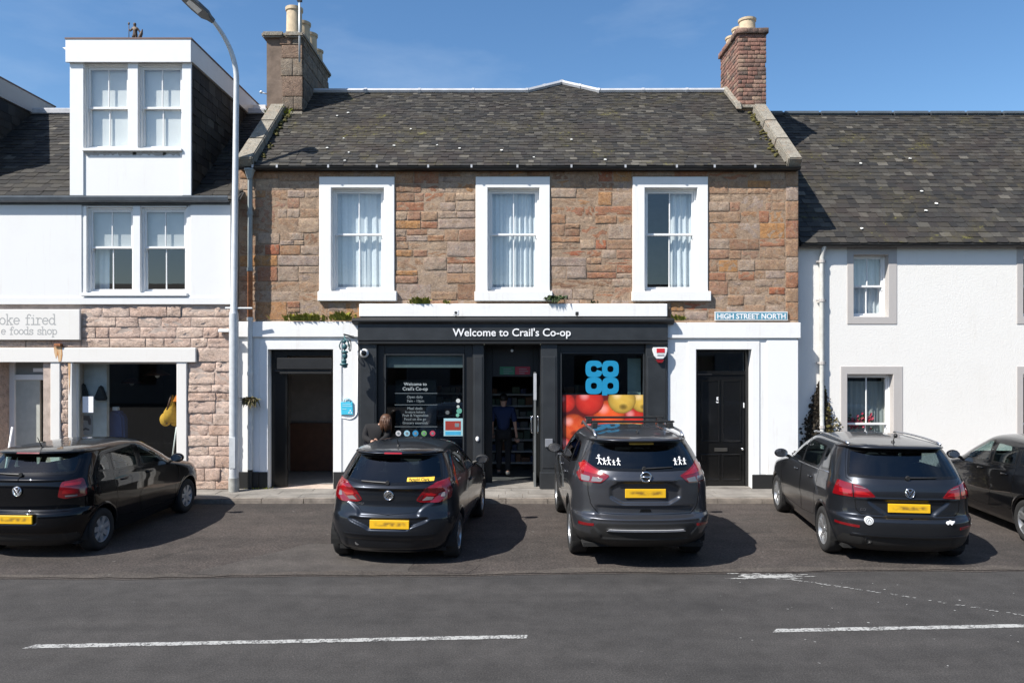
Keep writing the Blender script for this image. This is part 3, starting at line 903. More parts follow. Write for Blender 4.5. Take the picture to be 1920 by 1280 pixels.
def chimney_brick():
    x0, x1, y0, y1 = 5.12, 5.76, 16.9, 18.35
    z0, z1 = 8.40, 10.0
    ch = MB().box(x0 + .02, x1 - .02, y0 + .02, y1 - .02, z0 - .8, z1).build('chimney', M['mortar'], house)
    r = random.Random(8); n = 17; h = (z1 - z0) / n
    for i in range(n):
        za, zb2 = z0 + i * h + .006, z0 + (i + 1) * h - .006
        x = x0 - (.12 if i % 2 else 0) * r.uniform(.8, 1.2)
        while x < x1 - .01:
            w = r.choice([.215, .215, .11, .16]); a, b = max(x, x0), min(x + w, x1)
            if b - a > .03: put_stone('brick', BRICK[r.randrange(6)], a + .005, b - .005, za, zb2, y0 + r.uniform(-.004, .006), .03, ch)
            x += w
        y = y0 + .02 - (.12 if i % 2 == 0 else 0)
        while y < y1 - .01:
            w = r.choice([.215, .215, .11]); a, b = max(y, y0 + .012), min(y + w, y1)
            if b - a > .03: put_stone('brick', BRICK[r.randrange(6)], a + .005, b - .005, za, zb2, x0 + r.uniform(-.004, .006), .03, ch, 'left')
            y += w
    # oversailing cap course
    capm = M['brick']
    x = x0 - .04
    while x < x1 + .03:
        b = min(x + .24, x1 + .04); put_stone('brick', BRICK[r.randrange(6)], x + .004, b - .004, z1, z1 + .12, y0 - .045, .06, ch); x = b
    y = y0 - .02
    while y < y1:
        b = min(y + .24, y1 + .04); put_stone('brick', BRICK[r.randrange(6)], y + .004, b - .004, z1, z1 + .12, x0 - .045, .06, ch, 'left'); y = b
    MB().box(x0 - .02, x1 + .03, y0 - .02, y1 + .04, z1 + .003, z1 + .115).build('cap_stone', M['mortar2'], ch)
    MB().box(x0 - .02, x1 - .1, y0 - .06, y0 + .4, z0 - .10, z0 - .02).build('flashing', M['cope'], ch, bevel=.02)
    prof = [(.19, 0), (.185, .08), (.18, .26), (.2, .27), (.205, .32), (.18, .33), (.18, .3)]
    for k, (xx, yy) in enumerate(((5.40, 17.15), (5.38, 17.6), (5.36, 18.05))):
        MB().lathe([(a, b * (1, .95, .9)[k]) for a, b in prof], (xx, yy, z1 + .10), n=18).build('chimney_pot', M['pot'], ch, smooth='auto')
    # cement fillet where the stack meets the slope
    MB().prism([(16.75, z0 - .16), (17.8, PR[1] + .02), (17.8, PR[1] + .16), (16.8, z0 + .0)], x0 - .09, x0 + .05, 'x').build('cement_fillet', M['cope'], ch, bevel=.02)
chimney_brick()

# ---- ground floor: white painted piers and door surrounds
YP = YW - .045
PX = lambda px: X_(px, YP)
PZ = lambda py: Z_(py, YP)
mb = MB()
DL = (PX(503), PX(625), -1, PZ(655))           # open passage on the left
DR = (PX(1305), PX(1409), -1, PZ(655))         # black front door on the right
holed_wall(mb, HX0, PX(672), .09, PZ(632), YP, YW + .5, [DL])
mb.build('painted_pier', M['white'], house, weld=True, bevel=.006)
mb = MB()
holed_wall(mb, PX(1252), PX(1494), .09, PZ(634), YP, YW + .5, [DR])
mb.build('painted_pier', M['white'], house, weld=True, bevel=.006)
MB().box(HX0, PX(674), YP - .05, YW + .4, PZ(632), PZ(603)).build('painted_lintel_band', M['white'], house, bevel=.01)
MB().box(PX(1250), PX(1500), YP - .05, YW + .4, PZ(634), PZ(605)).build('painted_lintel_band', M['white'], house, bevel=.01)
# raised margins round the doors and corner pier
for (a, b, py, wpx) in ((503, 625, 655, 17), (1305, 1409, 655, 16)):
    t = 16 if a < 900 else 15
    m_ = MB()
    holed_wall(m_, PX(a - t), PX(b + t), .095, PZ(py - t), YP - .018, YP + .02, [(PX(a), PX(b), -1, PZ(py))])
    m_.build('door_margin', M['white'], house, weld=True, bevel=.006)
MB().box(PX(1437), PX(1496), YP - .022, YP + .02, .09, PZ(636)).build('corner_pilaster', M['white'], house, bevel=.006)
for a, b in ((449, 486), (486.5, 502.5), (625.5, 671), (1253, 1304), (1409.5, 1497)):
    MB().box(PX(a), PX(b), YP - .032 - (.004 if a in (449,) else 0), YP + .05, .088, Z_(884 if a < 900 else 889, YP)).build('plinth', M['plinth'], house, bevel=.006)
MB().box(PX(640), PX(642.5), YP - .006, YP + .01, .4, PZ(700)).build('cable_cover', M['white'], house)
# passage
px0, px1 = DL[0], DL[1]
MB().box(px0 + .002, px0 + .32, YW + .14, YW + .22, .09, DL[3]).box(px1 - .05, px1 - .002, YW + .14, YW + .22, .09, DL[3]).box(px0 + .32, px1 - .05, YW + .14, YW + .22, DL[3] - .13, DL[3]).build('passage_frame', M['doorblack'], house, bevel=.005)
sh = MB()
sh.box(px0 + .15, px1 - .05, YW + .02, YW + .10, PZ(692), PZ(671)).box(px0 + .1, px1 - .02, YW + .06, YW + .13, PZ(697), PZ(693))
sh.box(px0 + .2, px1 - .06, YW + .03, YW + .10, PZ(701), PZ(697.5))
sh.build('roller_shutter_box', M['shopblack'], house, bevel=.006)
room(house, px0 - .2, px1 + .2, .085, DL[3] + .2, YW + .5, YW + 2.2, M['room'], 'passage_interior')
MB().box(px0 - .2, px1 + .2, YW + 2.1, YW + 2.18, .1, Z_(793, YW + 2.1)).build('passage_dado', M['wood'], house)
# black panelled front door no. 5
X0, X1 = DR[0], DR[1]; yd = YW + .16
m_ = MB().box(X0 + .003, X0 + .07, yd - .03, yd + .08, .09, DR[3]).box(X1 - .07, X1 - .003, yd - .03, yd + .08, .09, DR[3]).box(X0 + .07, X1 - .07, yd - .03, yd + .08, DR[3] - .06, DR[3]).box(X0 + .07, X1 - .07, yd - .03, yd + .08, PZ(702), PZ(696))
door = m_.build('door_frame', M['doorblack'], house, bevel=.005)
zt_ = PZ(702.5)
leaf = MB().box(X0 + .075, X1 - .075, yd, yd + .05, .1, zt_).build('door_leaf', M['doorblack'], door, bevel=.003)
xm = (X0 + X1) / 2
for (a, b, c, d) in ((X0 + .17, xm - .05, .25, .72), (xm + .05, X1 - .17, .25, .72), (X0 + .17, xm - .05, 1.02, zt_ - .13), (xm + .05, X1 - .17, 1.02, zt_ - .13)):
    m_ = MB(); holed_wall(m_, a - .03, b + .03, c - .03, d + .03, yd - .016, yd + .01, [(a, b, c, d)]); m_.build('panel_moulding', M['doorblack'], door, bevel=.006, weld=True)
MB().quad((X0 + .07, yd + .02, PZ(696)), (X1 - .07, yd + .02, PZ(696)), (X1 - .07, yd + .02, DR[3] - .06), (X0 + .07, yd + .02, DR[3] - .06)).build('fanlight', M['glass'], door)
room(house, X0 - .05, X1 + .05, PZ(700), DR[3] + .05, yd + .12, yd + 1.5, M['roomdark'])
text_obj('house_number', '5', M['text'], door, PX(1348), PZ(756), yd - .002, height=.12, bold=.02)
MB().box(xm - .13, xm + .13, yd - .014, yd + .002, .80, .87).build('letterbox', plain('worn_brass', (.16, .15, .13), .35, metal=.8), door, bevel=.004)
MB().ball((X1 - .13, yd - .03, .85), .025).build('door_knob', M['chrome'], door, smooth=True)
MB().box(X1 - .10, X1 - .08, yd - .012, yd, 1.68, 1.78).build('lock_plate', M['text'], door, bevel=.003)
MB().box(X0 - .05, X1 + .05, YW - .02, yd + .1, .06, .105).build('doorstep', M['concrete'], house, bevel=.01)

# ---- shopfront
YS = YW - .10
SX = lambda px: X_(px, YS); SZ = lambda py: Z_(py, YS)
S0, S1 = SX(672), SX(1251)
shop = MB().box(SX(673), SX(1252), YS + .02, YW + .1, WZ(594) + .002, WZ(570)).build('shopfront_head', M['white'], house, bevel=.01)
# moulded cornice, fascia board and architrave
YC = YS - .135
cz = lambda py: Z_(py, YC)
prof = [(YS + .1, cz(607.5)), (YS - .075, cz(607.5)), (YS - .085, cz(606)), (YC + .02, cz(604.5)), (YC, cz(603)), (YC, cz(599)), (YC + .02, cz(597)), (YS + .1, cz(593))]
MB().prism(prof, SX(662), SX(1262), 'x').build('cornice', M['shopblack'], house, bevel=.006)
fas = MB().box(S0, S1, YS - .07, YW + .1, SZ(638), SZ(606)).build('fascia', M['shopgrey'], house, bevel=.006)
MB().box(S0, S1, YS - .055, YW + .1, SZ(645), SZ(638.5)).build('fascia_moulding', M['shopblack'], fas, bevel=.01)
text_obj('fascia_lettering', "Welcome to Crail's Co-op", M['text'], fas, X_(849, YS - .05), Z_(630, YS - .05), YS - .072, width=X_(1070, YS - .05) - X_(849, YS - .05), depth=.012, bold=.012)
# pilasters
def pilaster(a, b, y, name='pilaster'):
    p = MB().box(SX(a), SX(b), y, YW + .3, .09, SZ(645)).build(name, M['shopgrey'], house, bevel=.008)
    MB().box(SX(a) - .02, SX(b) + .02, y - .025, y + .1, .091, .42).build('pilaster_base', M['shopgrey'], p, bevel=.008)
    MB().box(SX(a) + .03, SX(b) - .03, y - .012, y + .05, .5, SZ(668)).build('pilaster_panel', M['shopgrey'], p, bevel=.008)
    return p
pilaster(673, 706, YS - .005); pilaster(886, 907, YS + .06); pilaster(1014, 1045, YS + .0); pilaster(1211, 1251, YS - .005)
YG = YW + .03
def shop_window(a, b, gl0, gl1, top):
    g = MB(); X0, X1 = SX(a), SX(b); G0, G1 = X_(gl0, YG), X_(gl1, YG); zt = Z_(top, YG); zb = .62
    g.box(X0, G0, YG - .04, YG + .08, .09, SZ(645)).box(G1, X1, YG - .04, YG + .08, .09, SZ(645))
    g.box(G0, G1, YG - .04, YG + .08, zt, SZ(645)).box(G0, G1, YG - .06, YG + .08, .09, zb)
    w = g.build('shop_window', M['shopblack'], house, bevel=.006)
    f = MB()
    f.box(G0, G0 + .03, YG - .075, YG - .035, zb, zt).box(G1 - .03, G1, YG - .075, YG - .035, zb, zt).box(G0 + .03, G1 - .03, YG - .075, YG - .035, zt - .03, zt)
    f.build('window_bead', M['shopgrey'], w, bevel=.004)
    MB().quad((G0, YG, zb), (G1, YG, zb), (G1, YG, zt), (G0, YG, zt)).build('pane', M['shopglass'], w)
    MB().box(X0, X1, YG - .16, YG + .05, zb - .06, zb - .002).build('stallriser_sill', M['shopgrey'], w, bevel=.01)
    return w, G0, G1, zb, zt
w1, A0, A1, AB, AT = shop_window(706, 886, 722, 871, 663)
w2, B0, B1, BB, BT = shop_window(1045, 1211, 1050, 1208, 660)
# shop interior
def shop_room():
    x0, x1 = SX(690), SX(1240)
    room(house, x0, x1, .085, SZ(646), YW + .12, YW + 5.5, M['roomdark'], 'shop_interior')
    MB().box(A0 + .02, A0 + .9, YG + 1.2, YG + 1.3, .2, 2.2).build('shop_partition', plain('dark_teal_board', (.03, .045, .055), .7), house)
shop_room()
# window 1: pale band at head, lettering and stickers
YT = YG - .004
def gx(px): return X_(px, YT)
def gz_(py): return Z_(py, YT)
blindm = plain('half_clear_film', (.10, .13, .135), .5)
MB().box(A0 + .01, A1 - .01, YG + .03, YG + .05, gz_(689), AT - .01).build('head_panel', blindm, w1)
M['softtext'] = plain('soft_white_vinyl', (.34, .38, .39), .5, var=.1)
softwhite = plain('frosted_vinyl', (.16, .19, .2), .5, var=.1)
lines = [("Welcome to", 757, 800, 722.5), ("Crail's Co-op", 755, 802, 731.5), ("Open daily", 763, 793, 746), ("7am - 10pm", 763, 795, 753.5), ("Meal deals", 764, 792, 767.5), ("In-store bakery", 760, 797, 774), ("Fruit & Vegetables", 755, 803, 780.5), ("Food on the go", 758, 799, 787.5), ("Grocery essentials", 755, 802, 794.5)]
for b, a, c, y in lines:
    text_obj('window_lettering', b, M['softtext'] if y < 735 else softwhite, w1, gx(a), gz_(y), YT, width=gx(c) - gx(a), depth=.002, bold=.012)
for y in (737, 758.5, 799.5): MB().box(gx(740), gx(820), YT - .002, YT, gz_(y + .5), gz_(y - .3)).build('window_lettering_rule', softwhite, w1)
def disc(name, px, py, r, mat, parent, y=YT, d=.003): return MB().lathe([(r, -d), (r, 0)], (X_(px, y), y, Z_(py, y)), 'y', 18).build(name, mat, parent)
for px, py, r, c in ((747, 812, .055, (.5, .5, .52)), (763, 812, .06, (.25, .45, .55)), (779, 812, .06, (.02, .2, .4)), (795, 812, .055, (.12, .3, .1)), (811, 812, .055, (.4, .04, .08))):
    k = disc('window_sticker', px, py, r, plain('sticker_%d' % px, c, .5, var=.05), w1)
    disc('sticker_centre', px, py, r * .45, softwhite, k, YT - .0045, .002)
for px, py, r, c in ((859, 751, .042, (.5, .52, .5)), (859, 762, .03, (.4, .45, .42)), (839, 773, .04, (.1, .11, .11)), (861, 770, .055, (.10, .32, .24)), (858, 778, .035, (.14, .38, .28))):
    disc('window_sticker', px, py, r, plain('sticker_%d_%d' % (px, py), c, .5, var=.05), w1, YT - .002 if py in (762, 778) else YT)
no = MB().box(gx(832), gx(870), YT - .006, YT - .001, gz_(817), gz_(784)).build('window_notice', plain('pale_blue_card', (.32, .52, .56), .6, var=.04), w1)
MB().box(gx(835), gx(864), YT - .009, YT - .006, gz_(806), gz_(789)).build('notice_print', plain('dark_red_print', (.28, .03, .02), .5), no)
MB().box(gx(835), gx(864), YT - .009, YT - .006, gz_(815), gz_(808.5)).build('notice_band', plain('sky_blue_print', (.05, .35, .55), .5), no)
MB().box(gx(853), gx(861), YT - .0105, YT - .0092, gz_(800), gz_(793)).build('notice_print', softwhite, no)
# window 2: blue logo and apple print
def superring(cx, cz, R, ri, y, th, gap=None, n=40, e=3.2):
    m_ = MB(); v = []; ang = [2 * math.pi * k / n for k in range(n)]
    if gap: ang = [gap + (2 * math.pi - 2 * gap) * k / (n - 1) for k in range(n)]
    for t in ang:
        c, s = math.cos(t), math.sin(t); q = (abs(c) ** e + abs(s) ** e) ** (-1 / e)
        q2 = (abs(c) ** 2.4 + abs(s) ** 2.4) ** (-1 / 2.4)
        v += [(cx + R * q * c, y - th, cz + R * q * s), (cx + ri * q2 * c, y - th, cz + ri * q2 * s), (cx + R * q * c, y, cz + R * q * s), (cx + ri * q2 * c, y, cz + ri * q2 * s)]
    m = len(ang); f = []
    for k in range(m if not gap else m - 1):
        a, b = 4 * k, 4 * ((k + 1) % m)
        f += [(a, a + 1, b + 1, b), (a, b, b + 2, a + 2), (a + 1, a + 3, b + 3, b + 1)]
    return m_.add(v, f)
cw = gx(1113.5), gx(1144.5); cz2 = gz_(691.5), gz_(723)
Rr = .167
logo = superring(cw[0], cz2[0], Rr, .062, YT, .003, .28).build('logo_letter_c', M['coopblue'], w2)
superring(cw[1], cz2[0], Rr, .062, YT, .003).build('logo_letter_o', M['coopblue'], w2)
superring(cw[0], cz2[1], Rr, .062, YT, .003).build('logo_letter_o', M['coopblue'], w2)
m_ = superring(cw[1], cz2[1], Rr, .062, YT, .003); m_.box(cw[1] - Rr, cw[1] - Rr + .105, YT - .0036, YT, gz_(741), cz2[1]); m_.build('logo_letter_p', M['coopblue'], w2)
def apples():
    z0, z1, x0, x1 = BB + .02, gz_(740), gx(1055), B1 - .005
    r = random.Random(2)
    nx, nz = 150, 130
    ap = [(1060, 755, 19, 'r'), (1105, 752, 27, 'r'), (1166, 750, 26, 'y'), (1205, 752, 22, 'y'), (1142, 778, 30, 'o'), (1075, 800, 26, 'r2'), (1190, 785, 24, 'r'), (1110, 800, 24, 'r'), (1160, 812, 28, 'y'), (1066, 840, 26, 'r'), (1120, 845, 30, 'r2'), (1190, 850, 30, 'r'), (1090, 885, 30, 'y'), (1150, 890, 30, 'r')]
    colr = {'r': ((.52, .012, .009), (.66, .06, .03)), 'r2': ((.55, .03, .01), (.75, .2, .04)), 'y': ((.60, .34, .04), (.75, .55, .12)), 'o': ((.72, .05, .012), (.85, .2, .03))}
    v = []; cols = []; f = []
    for j in range(nz + 1):
        for i in range(nx + 1):
            x = x0 + (x1 - x0) * i / nx; z = z0 + (z1 - z0) * j / nz
            v.append((x, YT, z)); c = (.10, .006, .006)
            for (px, py, rr, k) in ap:
                R = rr * YT / FPX; dx, dz = (x - gx(px)) / R, (z - gz_(py)) / (R * .95)
                q = dx * dx + dz * dz
                if q < 1:
                    sh = (1 - q) ** .45; hl = max(0, 1 - ((dx + .35) ** 2 + (dz - .4) ** 2) * 5)
                    a, b = colr[k]; mot = min(1, max(0, .5 + .12 * math.sin(7 * dx + 3 * math.sin(4 * dz) + px) + r.uniform(-.22, .22)))
                    c = tuple((a[m] * (1 - mot * .6) + b[m] * mot * .6) * (.12 + .88 * sh) + .22 * hl * hl for m in range(3))
                    cal = (dx - .1) ** 2 * 9 + (dz + .5) ** 2 * 16
                    if k in ('y', 'r2') and cal < 1: c = tuple(m * (.25 + .6 * cal) for m in c)
                    break
            cols.append(c)
    for j in range(nz):
        for i in range(nx): a = j * (nx + 1) + i; f.append((a, a + 1, a + nx + 2, a + nx + 1))
    me = mesh_from(v, f); at = me.color_attributes.new('print', 'FLOAT_COLOR', 'POINT')
    at.data.foreach_set('color', np.array([(c[0], c[1], c[2], 1) for c in cols], dtype=np.float32).ravel())
    t = NT('apple_print'); a = t.new('ShaderNodeAttribute'); a.attribute_name = 'print'; t.base(a.outputs['Color']); t.set(Roughness=.45)
    link('apple_print', me, t.m, w2)
apples()
MB().box(gx(1182), gx(1207), YG + .35, YG + .37, gz_(742), gz_(672)).build('pale_blind', plain('pale_green_panel', (.22, .30, .28), .7), w2)
# doorway: recessed inner frame, green/red notice, open glazed door
D0, D1 = SX(908), SX(1013)
yi = YW + .55
fr = MB().box(D0 + .0, D0 + .14, yi, yi + .1, .1, SZ(646)).box(D1 - .12, D1, yi, yi + .1, .1, SZ(646)).box(D0 + .14, D1 - .12, yi, yi + .1, Z_(706, yi), SZ(646)).build('shop_door_frame', M['shopblack'], house, bevel=.005)
MB().box(SX(907) , D0 + .01, YW + .3, yi + .1, .1, SZ(646)).box(D1 - .01, SX(1015), YW + .3, yi + .1, .1, SZ(646)).build('doorway_cheek', M['shopblack'], house)
MB().box(D0, D1, YW - .02, yi + .1, SZ(646.5), SZ(640)).build('doorway_soffit', M['shopblack'], house)
yn = yi - .006
nx = lambda px: X_(px, yn); nzz = lambda py: Z_(py, yn)
MB().box(nx(937), nx(965), yn - .004, yn, nzz(702), nzz(687)).build('door_notice', plain('green_sign', (.03, .16, .08), .5), fr)
MB().box(nx(966), nx(994), yn - .004, yn, nzz(702), nzz(687)).build('door_notice', plain('red_sign', (.30, .02, .035), .5), fr)
for a in (944, 973):
    for q, (wd, yy) in enumerate(((.16, 691), (.19, 695), (.12, 699))): MB().box(nx(a), nx(a) + wd, yn - .0055, yn - .0042, nzz(yy + 1.3), nzz(yy)).build('notice_print', softwhite, fr)
xd = X_(1003, YW + .1)
dl = MB().box(xd - .022, xd + .022, YW + .06, YW + .12, .1, Z_(698, YW)).box(xd - .022, xd + .022, YW + .86, YW + .92, .1, Z_(698, YW)).box(xd - .02, xd + .02, YW + .12, YW + .86, .1, .32).box(xd - .02, xd + .02, YW + .12, YW + .86, Z_(707, YW), Z_(698, YW)).build('open_door', plain('grey_door_metal', (.17, .18, .18), .4, metal=.3), house, bevel=.004)
MB().box(xd - .004, xd + .004, YW + .12, YW + .86, .32, Z_(707, YW)).build('door_glass', M['glass'], dl)
MB().tube([(xd - .05, YW + .05, Z_(812, YW)), (xd - .075, YW + .05, Z_(809, YW)), (xd - .075, YW + .05, Z_(783, YW)), (xd - .05, YW + .05, Z_(780, YW))], .014, 8).tube([(xd + .05, YW + .05, Z_(812, YW)), (xd + .065, YW + .05, Z_(809, YW)), (xd + .065, YW + .05, Z_(783, YW)), (xd + .05, YW + .05, Z_(780, YW))], .012, 8).build('pull_handle', M['chrome'], dl, smooth=True)
MB().box(xd - .03, xd + .03, YW + .055, YW + .058, Z_(750, YW), Z_(700, YW)).build('door_edge_plate', M['lead'], dl)
MB().box(D0 + .01, D1 - .01, YW - .02, yi + .3, .07, .104).build('shop_threshold', M['concrete'], house, bevel=.006)
MB().box(SX(1022), SX(1036), YS - .06, YS - .013, SZ(837), SZ(822)).build('call_point', plain('steel_keypad', (.3, .31, .33), .4, metal=.4), house, bevel=.005)
MB().ball((SX(895), YS + .035, SZ(823)), (.035, .02, .05)).build('door_bell', M['text'], house, smooth=True)
# shelving inside the shop, seen through the doorway and windows
def shelf_unit(x0, x1, y, label, seed, lit):
    o = thing('shelving_unit', label, 'shelving', ((x0 + x1) / 2, y, .09))
    MB().box(x0, x1, y + .3, y + .34, .09, 1.9).build('back_panel', M['roomdark'], o)
    for x in (x0, x1 - .04): MB().box(x, x + .04, y, y + .3, .09, 1.9).build('upright', M['black'], o)
    sm = plain('shelf_steel_%d' % seed, lit, .5); r = random.Random(seed)
    cols = [plain('packet_%d_%d' % (seed, k), c, .6) for k, c in enumerate(((.12, .05, .02), (.05, .08, .05), (.1, .1, .09), (.03, .04, .09)))]
    for k in range(7):
        z = .25 + k * .26
        s = MB().box(x0 + .04, x1 - .04, y - .02, y + .3, z, z + .035).build('shelf', sm, o)
        x = x0 + .06
        while x < x1 - .2:
            w = r.uniform(.08, .2); h = r.uniform(.1, .2)
            if r.random() < .8: MB().box(x, x + w, y + .03, y + .25, z + .037, z + .037 + h).build('packet', cols[r.randrange(4)], o, bevel=.004)
            x += w + .02
shelf_unit(-.55, .85, YW + 2.2, 'shop shelving with packets seen through the open doorway', 1, (.3, .3, .29))
shelf_unit(-2.3, -1.1, YW + 2.6, 'shop shelving dimly seen behind the lettered left window', 2, (.2, .2, .2))
shelf_unit(1.2, 2.5, YW + 2.4, 'shop shelving dimly seen behind the blue logo window', 3, (.2, .2, .2))
# ================================================================== WHITE HOUSE ON THE LEFT
YL = 14.72
LX = lambda px: X_(px, YL)
LZ = lambda py: Z_(py, YL)
lhouse = thing('white_house', 'white house with slate dormers over a pink coursed-stone shop wall', 'house', (-8, YL, 0))
LX0, LX1 = -18.0, LX(434)
GZ = LZ(380)
UW = (LX(158), LX(352), LZ(551), LZ(386))
mb = MB(); holed_wall(mb, LX0, LX1, LZ(571), GZ + .08, YL, YL + .45, [UW])
mb.build('upper_wall', M['white_left'], lhouse, weld=True)
for a, b in ((-190, 154), (358, 433)): MB().box(LX(a), LX(b), YL - .018, YL + .01, LZ(563), GZ).build('render_panel', M['white_left'], lhouse, bevel=.004)
MB().box(LX(0) - 2, LX(433.5), YL - .035, YL + .01, LZ(571), LZ(557)).build('render_band', M['white_left'], lhouse, bevel=.008)
# lower wall
SW = (LX(135), LX(333), .55, LZ(679))         # shop window
SD = (LX(-30), LX(80), -1, LZ(674))           # door recess
mb = MB(); holed_wall(mb, LX0, LX1, .05, LZ(571), YL + .018, YL + .45, [SW, SD])
lw = mb.build('wall', M['mortar2'], lhouse)
r_ = random.Random(77)
def courses(x0, x1, z0, z1, h, seed, wmin=.25, wmax=.75):
    r = random.Random(seed); n = max(1, round((z1 - z0) / h)); cuts = [0]
    for i in range(n): cuts.append(cuts[-1] + r.uniform(.75, 1.3))
    cuts = [z0 + (z1 - z0) * q / cuts[-1] for q in cuts]
    for i in range(n):
        a = x0; zA, zB = cuts[i], cuts[i + 1]
        while a < x1 - .01:
            w = r.uniform(wmin, wmax)
            if x1 - (a + w) < wmin * .6: w = x1 - a
            put_stone('stone', COURSED[r.randrange(9)], a + .007, a + w - .007, zA + .006, zB - .006, YL + r.uniform(-.014, .012), .045, lw)
            a += w
courses(LX(352), LX(433), .1, LZ(678), .215, 1, .3, .62)
courses(LX(371), LX(433), LZ(678), LZ(652), .215, 2, .3, .62)
courses(LX(152), LX(433), LZ(651), LZ(573), .21, 3)
courses(LX(0) - .8, LX(152), LZ(651), LZ(637), .16, 4)
courses(LX(114), LX(128), .1, LZ(678), .24, 5, .1, .3)
# cream lintel and posts
MB().box(LX(-60), LX(369), YL - .05, YL + .3, LZ(679), LZ(652)).build('shop_lintel', M['offwhite'], lhouse, bevel=.01)
for a, b, z in ((96, 114, 678), (129, 137, 678), (332, 351, 678)):
    MB().box(LX(a), LX(b), YL - .03, YL + .25, .09, LZ(z + .6)).build('shop_post', M['offwhite'], lhouse, bevel=.01)
t = NT('rust_run'); v = t.coord(); n = t.noise(t.scaled(v, (14, 14, 2)), 1.5, 6, .7)
t.base(t.mix(t.ramp(n, [(.4, 0), (.6, 1)]), (.45, .17, .035), (.62, .46, .28))); t.set(Roughness=.9); M['rustrun'] = t.m
MB().prism([(LX(104), LZ(650)), (LX(119), LZ(650)), (LX(120), LZ(665)), (LX(118), LZ(677)), (LX(113), LZ(678)), (LX(111), LZ(664)), (LX(108), LZ(672)), (LX(105), LZ(662))], YL - .054, YL - .03).build('rust_stain', M['rustrun'], lhouse)
MB().prism([(LX(129.5), LZ(679)), (LX(134), LZ(679)), (LX(133), LZ(720)), (LX(131), LZ(740))], YL - .033, YL - .02).build('rust_stain', M['rustrun'], lhouse)
MB().box(LX(106), LX(118), YL - .09, YL + .02, LZ(649), LZ(644)).build('iron_bracket', M['rustpipe'], lhouse, bevel=.005)
sw = MB()
holed_wall(sw, SW[0] - .0, SW[1], SW[2], SW[3], YL + .12, YL + .18, [(SW[0] + .05, SW[1] - .03, SW[2] + .06, SW[3] - .03)])
sw = sw.build('shop_window', M['offwhite'], lhouse, weld=True, bevel=.004)
MB().quad((SW[0], YL + .15, SW[2]), (SW[1], YL + .15, SW[2]), (SW[1], YL + .15, SW[3]), (SW[0], YL + .15, SW[3])).build('pane', M['shopglass'], sw)
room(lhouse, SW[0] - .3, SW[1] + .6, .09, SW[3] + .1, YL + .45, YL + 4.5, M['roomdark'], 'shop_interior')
yp = YL + .42
MB().box(SW[0] - .29, X_(200, yp), yp, yp + .1, .1, SW[3] + .09).build('shop_partition', M['roomwhite'], lhouse)
MB().box(X_(143, YL + .3), X_(150, YL + .3), YL + .25, YL + .3, .1, SW[3]).build('window_shutter', plain('lilac_white_paint', (.6, .6, .66), .6), lhouse)
# door
yd = YL + .42
dm = plain('pale_green_grey_door', (.40, .41, .37), .6)
MB().box(LX(-30), X_(20, yd), YL + .05, yd, .09, LZ(674)).build('door_pier', M['coursed'], lhouse)
df = MB().box(X_(20, yd), X_(30, yd), yd - .05, yd + .06, .09, LZ(676)).box(X_(30, yd), X_(85, yd), yd - .05, yd + .06, Z_(712, yd), Z_(702, yd)).build('door_frame', M['joinery'], lhouse, bevel=.005)
MB().box(X_(29, yd), X_(75, yd), yd, yd + .05, .1, Z_(712, yd)).build('door_leaf', dm, df, bevel=.004)
MB().box(X_(30, yd), X_(90, yd), yd, yd + .03, Z_(702, yd), Z_(676, yd)).build('door_transom_panel', plain('grey_transom', (.22, .23, .22), .5), df)
MB().box(X_(62, yd - .03), X_(82, yd - .03), yd - .03, yd - .02, Z_(697, yd), Z_(690, yd)).build('door_notice', M['paper'], df)
MB().box(X_(76, yd + .05), X_(90, yd + .05), yd + .06, yd + .1, .1, Z_(674, yd)).build('hall_dark_panel', M['black'], df)  # black slab standing in for the darkness of the hall past the door
# upper mullioned window
a, b, c, d = UW
for (p, q, nm) in ((163, 249, 0), (264, 349, 1)):
    sash_window(lhouse, LX(p), LX(q), LZ(549), LZ(389), YL, reveal=.06, meet=.54, box=.035)
MB().box(LX(249.5), LX(263.5), YL - .012, YL + .2, LZ(551), LZ(386)).build('window_mullion', M['joinery'], lhouse, bevel=.006)
MB().box(LX(158), LX(162.5), YL - .012, YL + .2, LZ(551), LZ(386)).box(LX(349.5), LX(352), YL + .01, YL + .2, LZ(551), LZ(386)).box(LX(158), LX(352), YL + .01, YL + .2, LZ(388.5), LZ(386)).build('window_lining', M['joinery'], lhouse)
MB().box(LX(156), LX(353), YL - .06, YL + .15, LZ(555.5), LZ(549.5)).build('window_sill', M['white_left'], lhouse, bevel=.008)
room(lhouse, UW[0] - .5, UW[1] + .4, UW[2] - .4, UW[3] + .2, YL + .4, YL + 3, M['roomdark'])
for k, (p, q, n) in enumerate(((165, 247, 'left'), (266, 347, 'right'))):
    o = MB().box(X_(p, YL + .18), X_(q, YL + .18), YL + .172, YL + .18, LZ(462), LZ(390)).build('roller_blind', plain('pale_blind_%d' % k, (.55, .56, .57), .8, var=.03))
    tag(o, 'half-lowered pale roller blind in the %s sash above the foods shop sign' % n, 'blind')
curtain(X_(172, YL + .3), X_(206, YL + .3), LZ(548), LZ(462), YL + .3, 'narrow grey curtain under the left blind of the white house', amp=.02, seed=4)
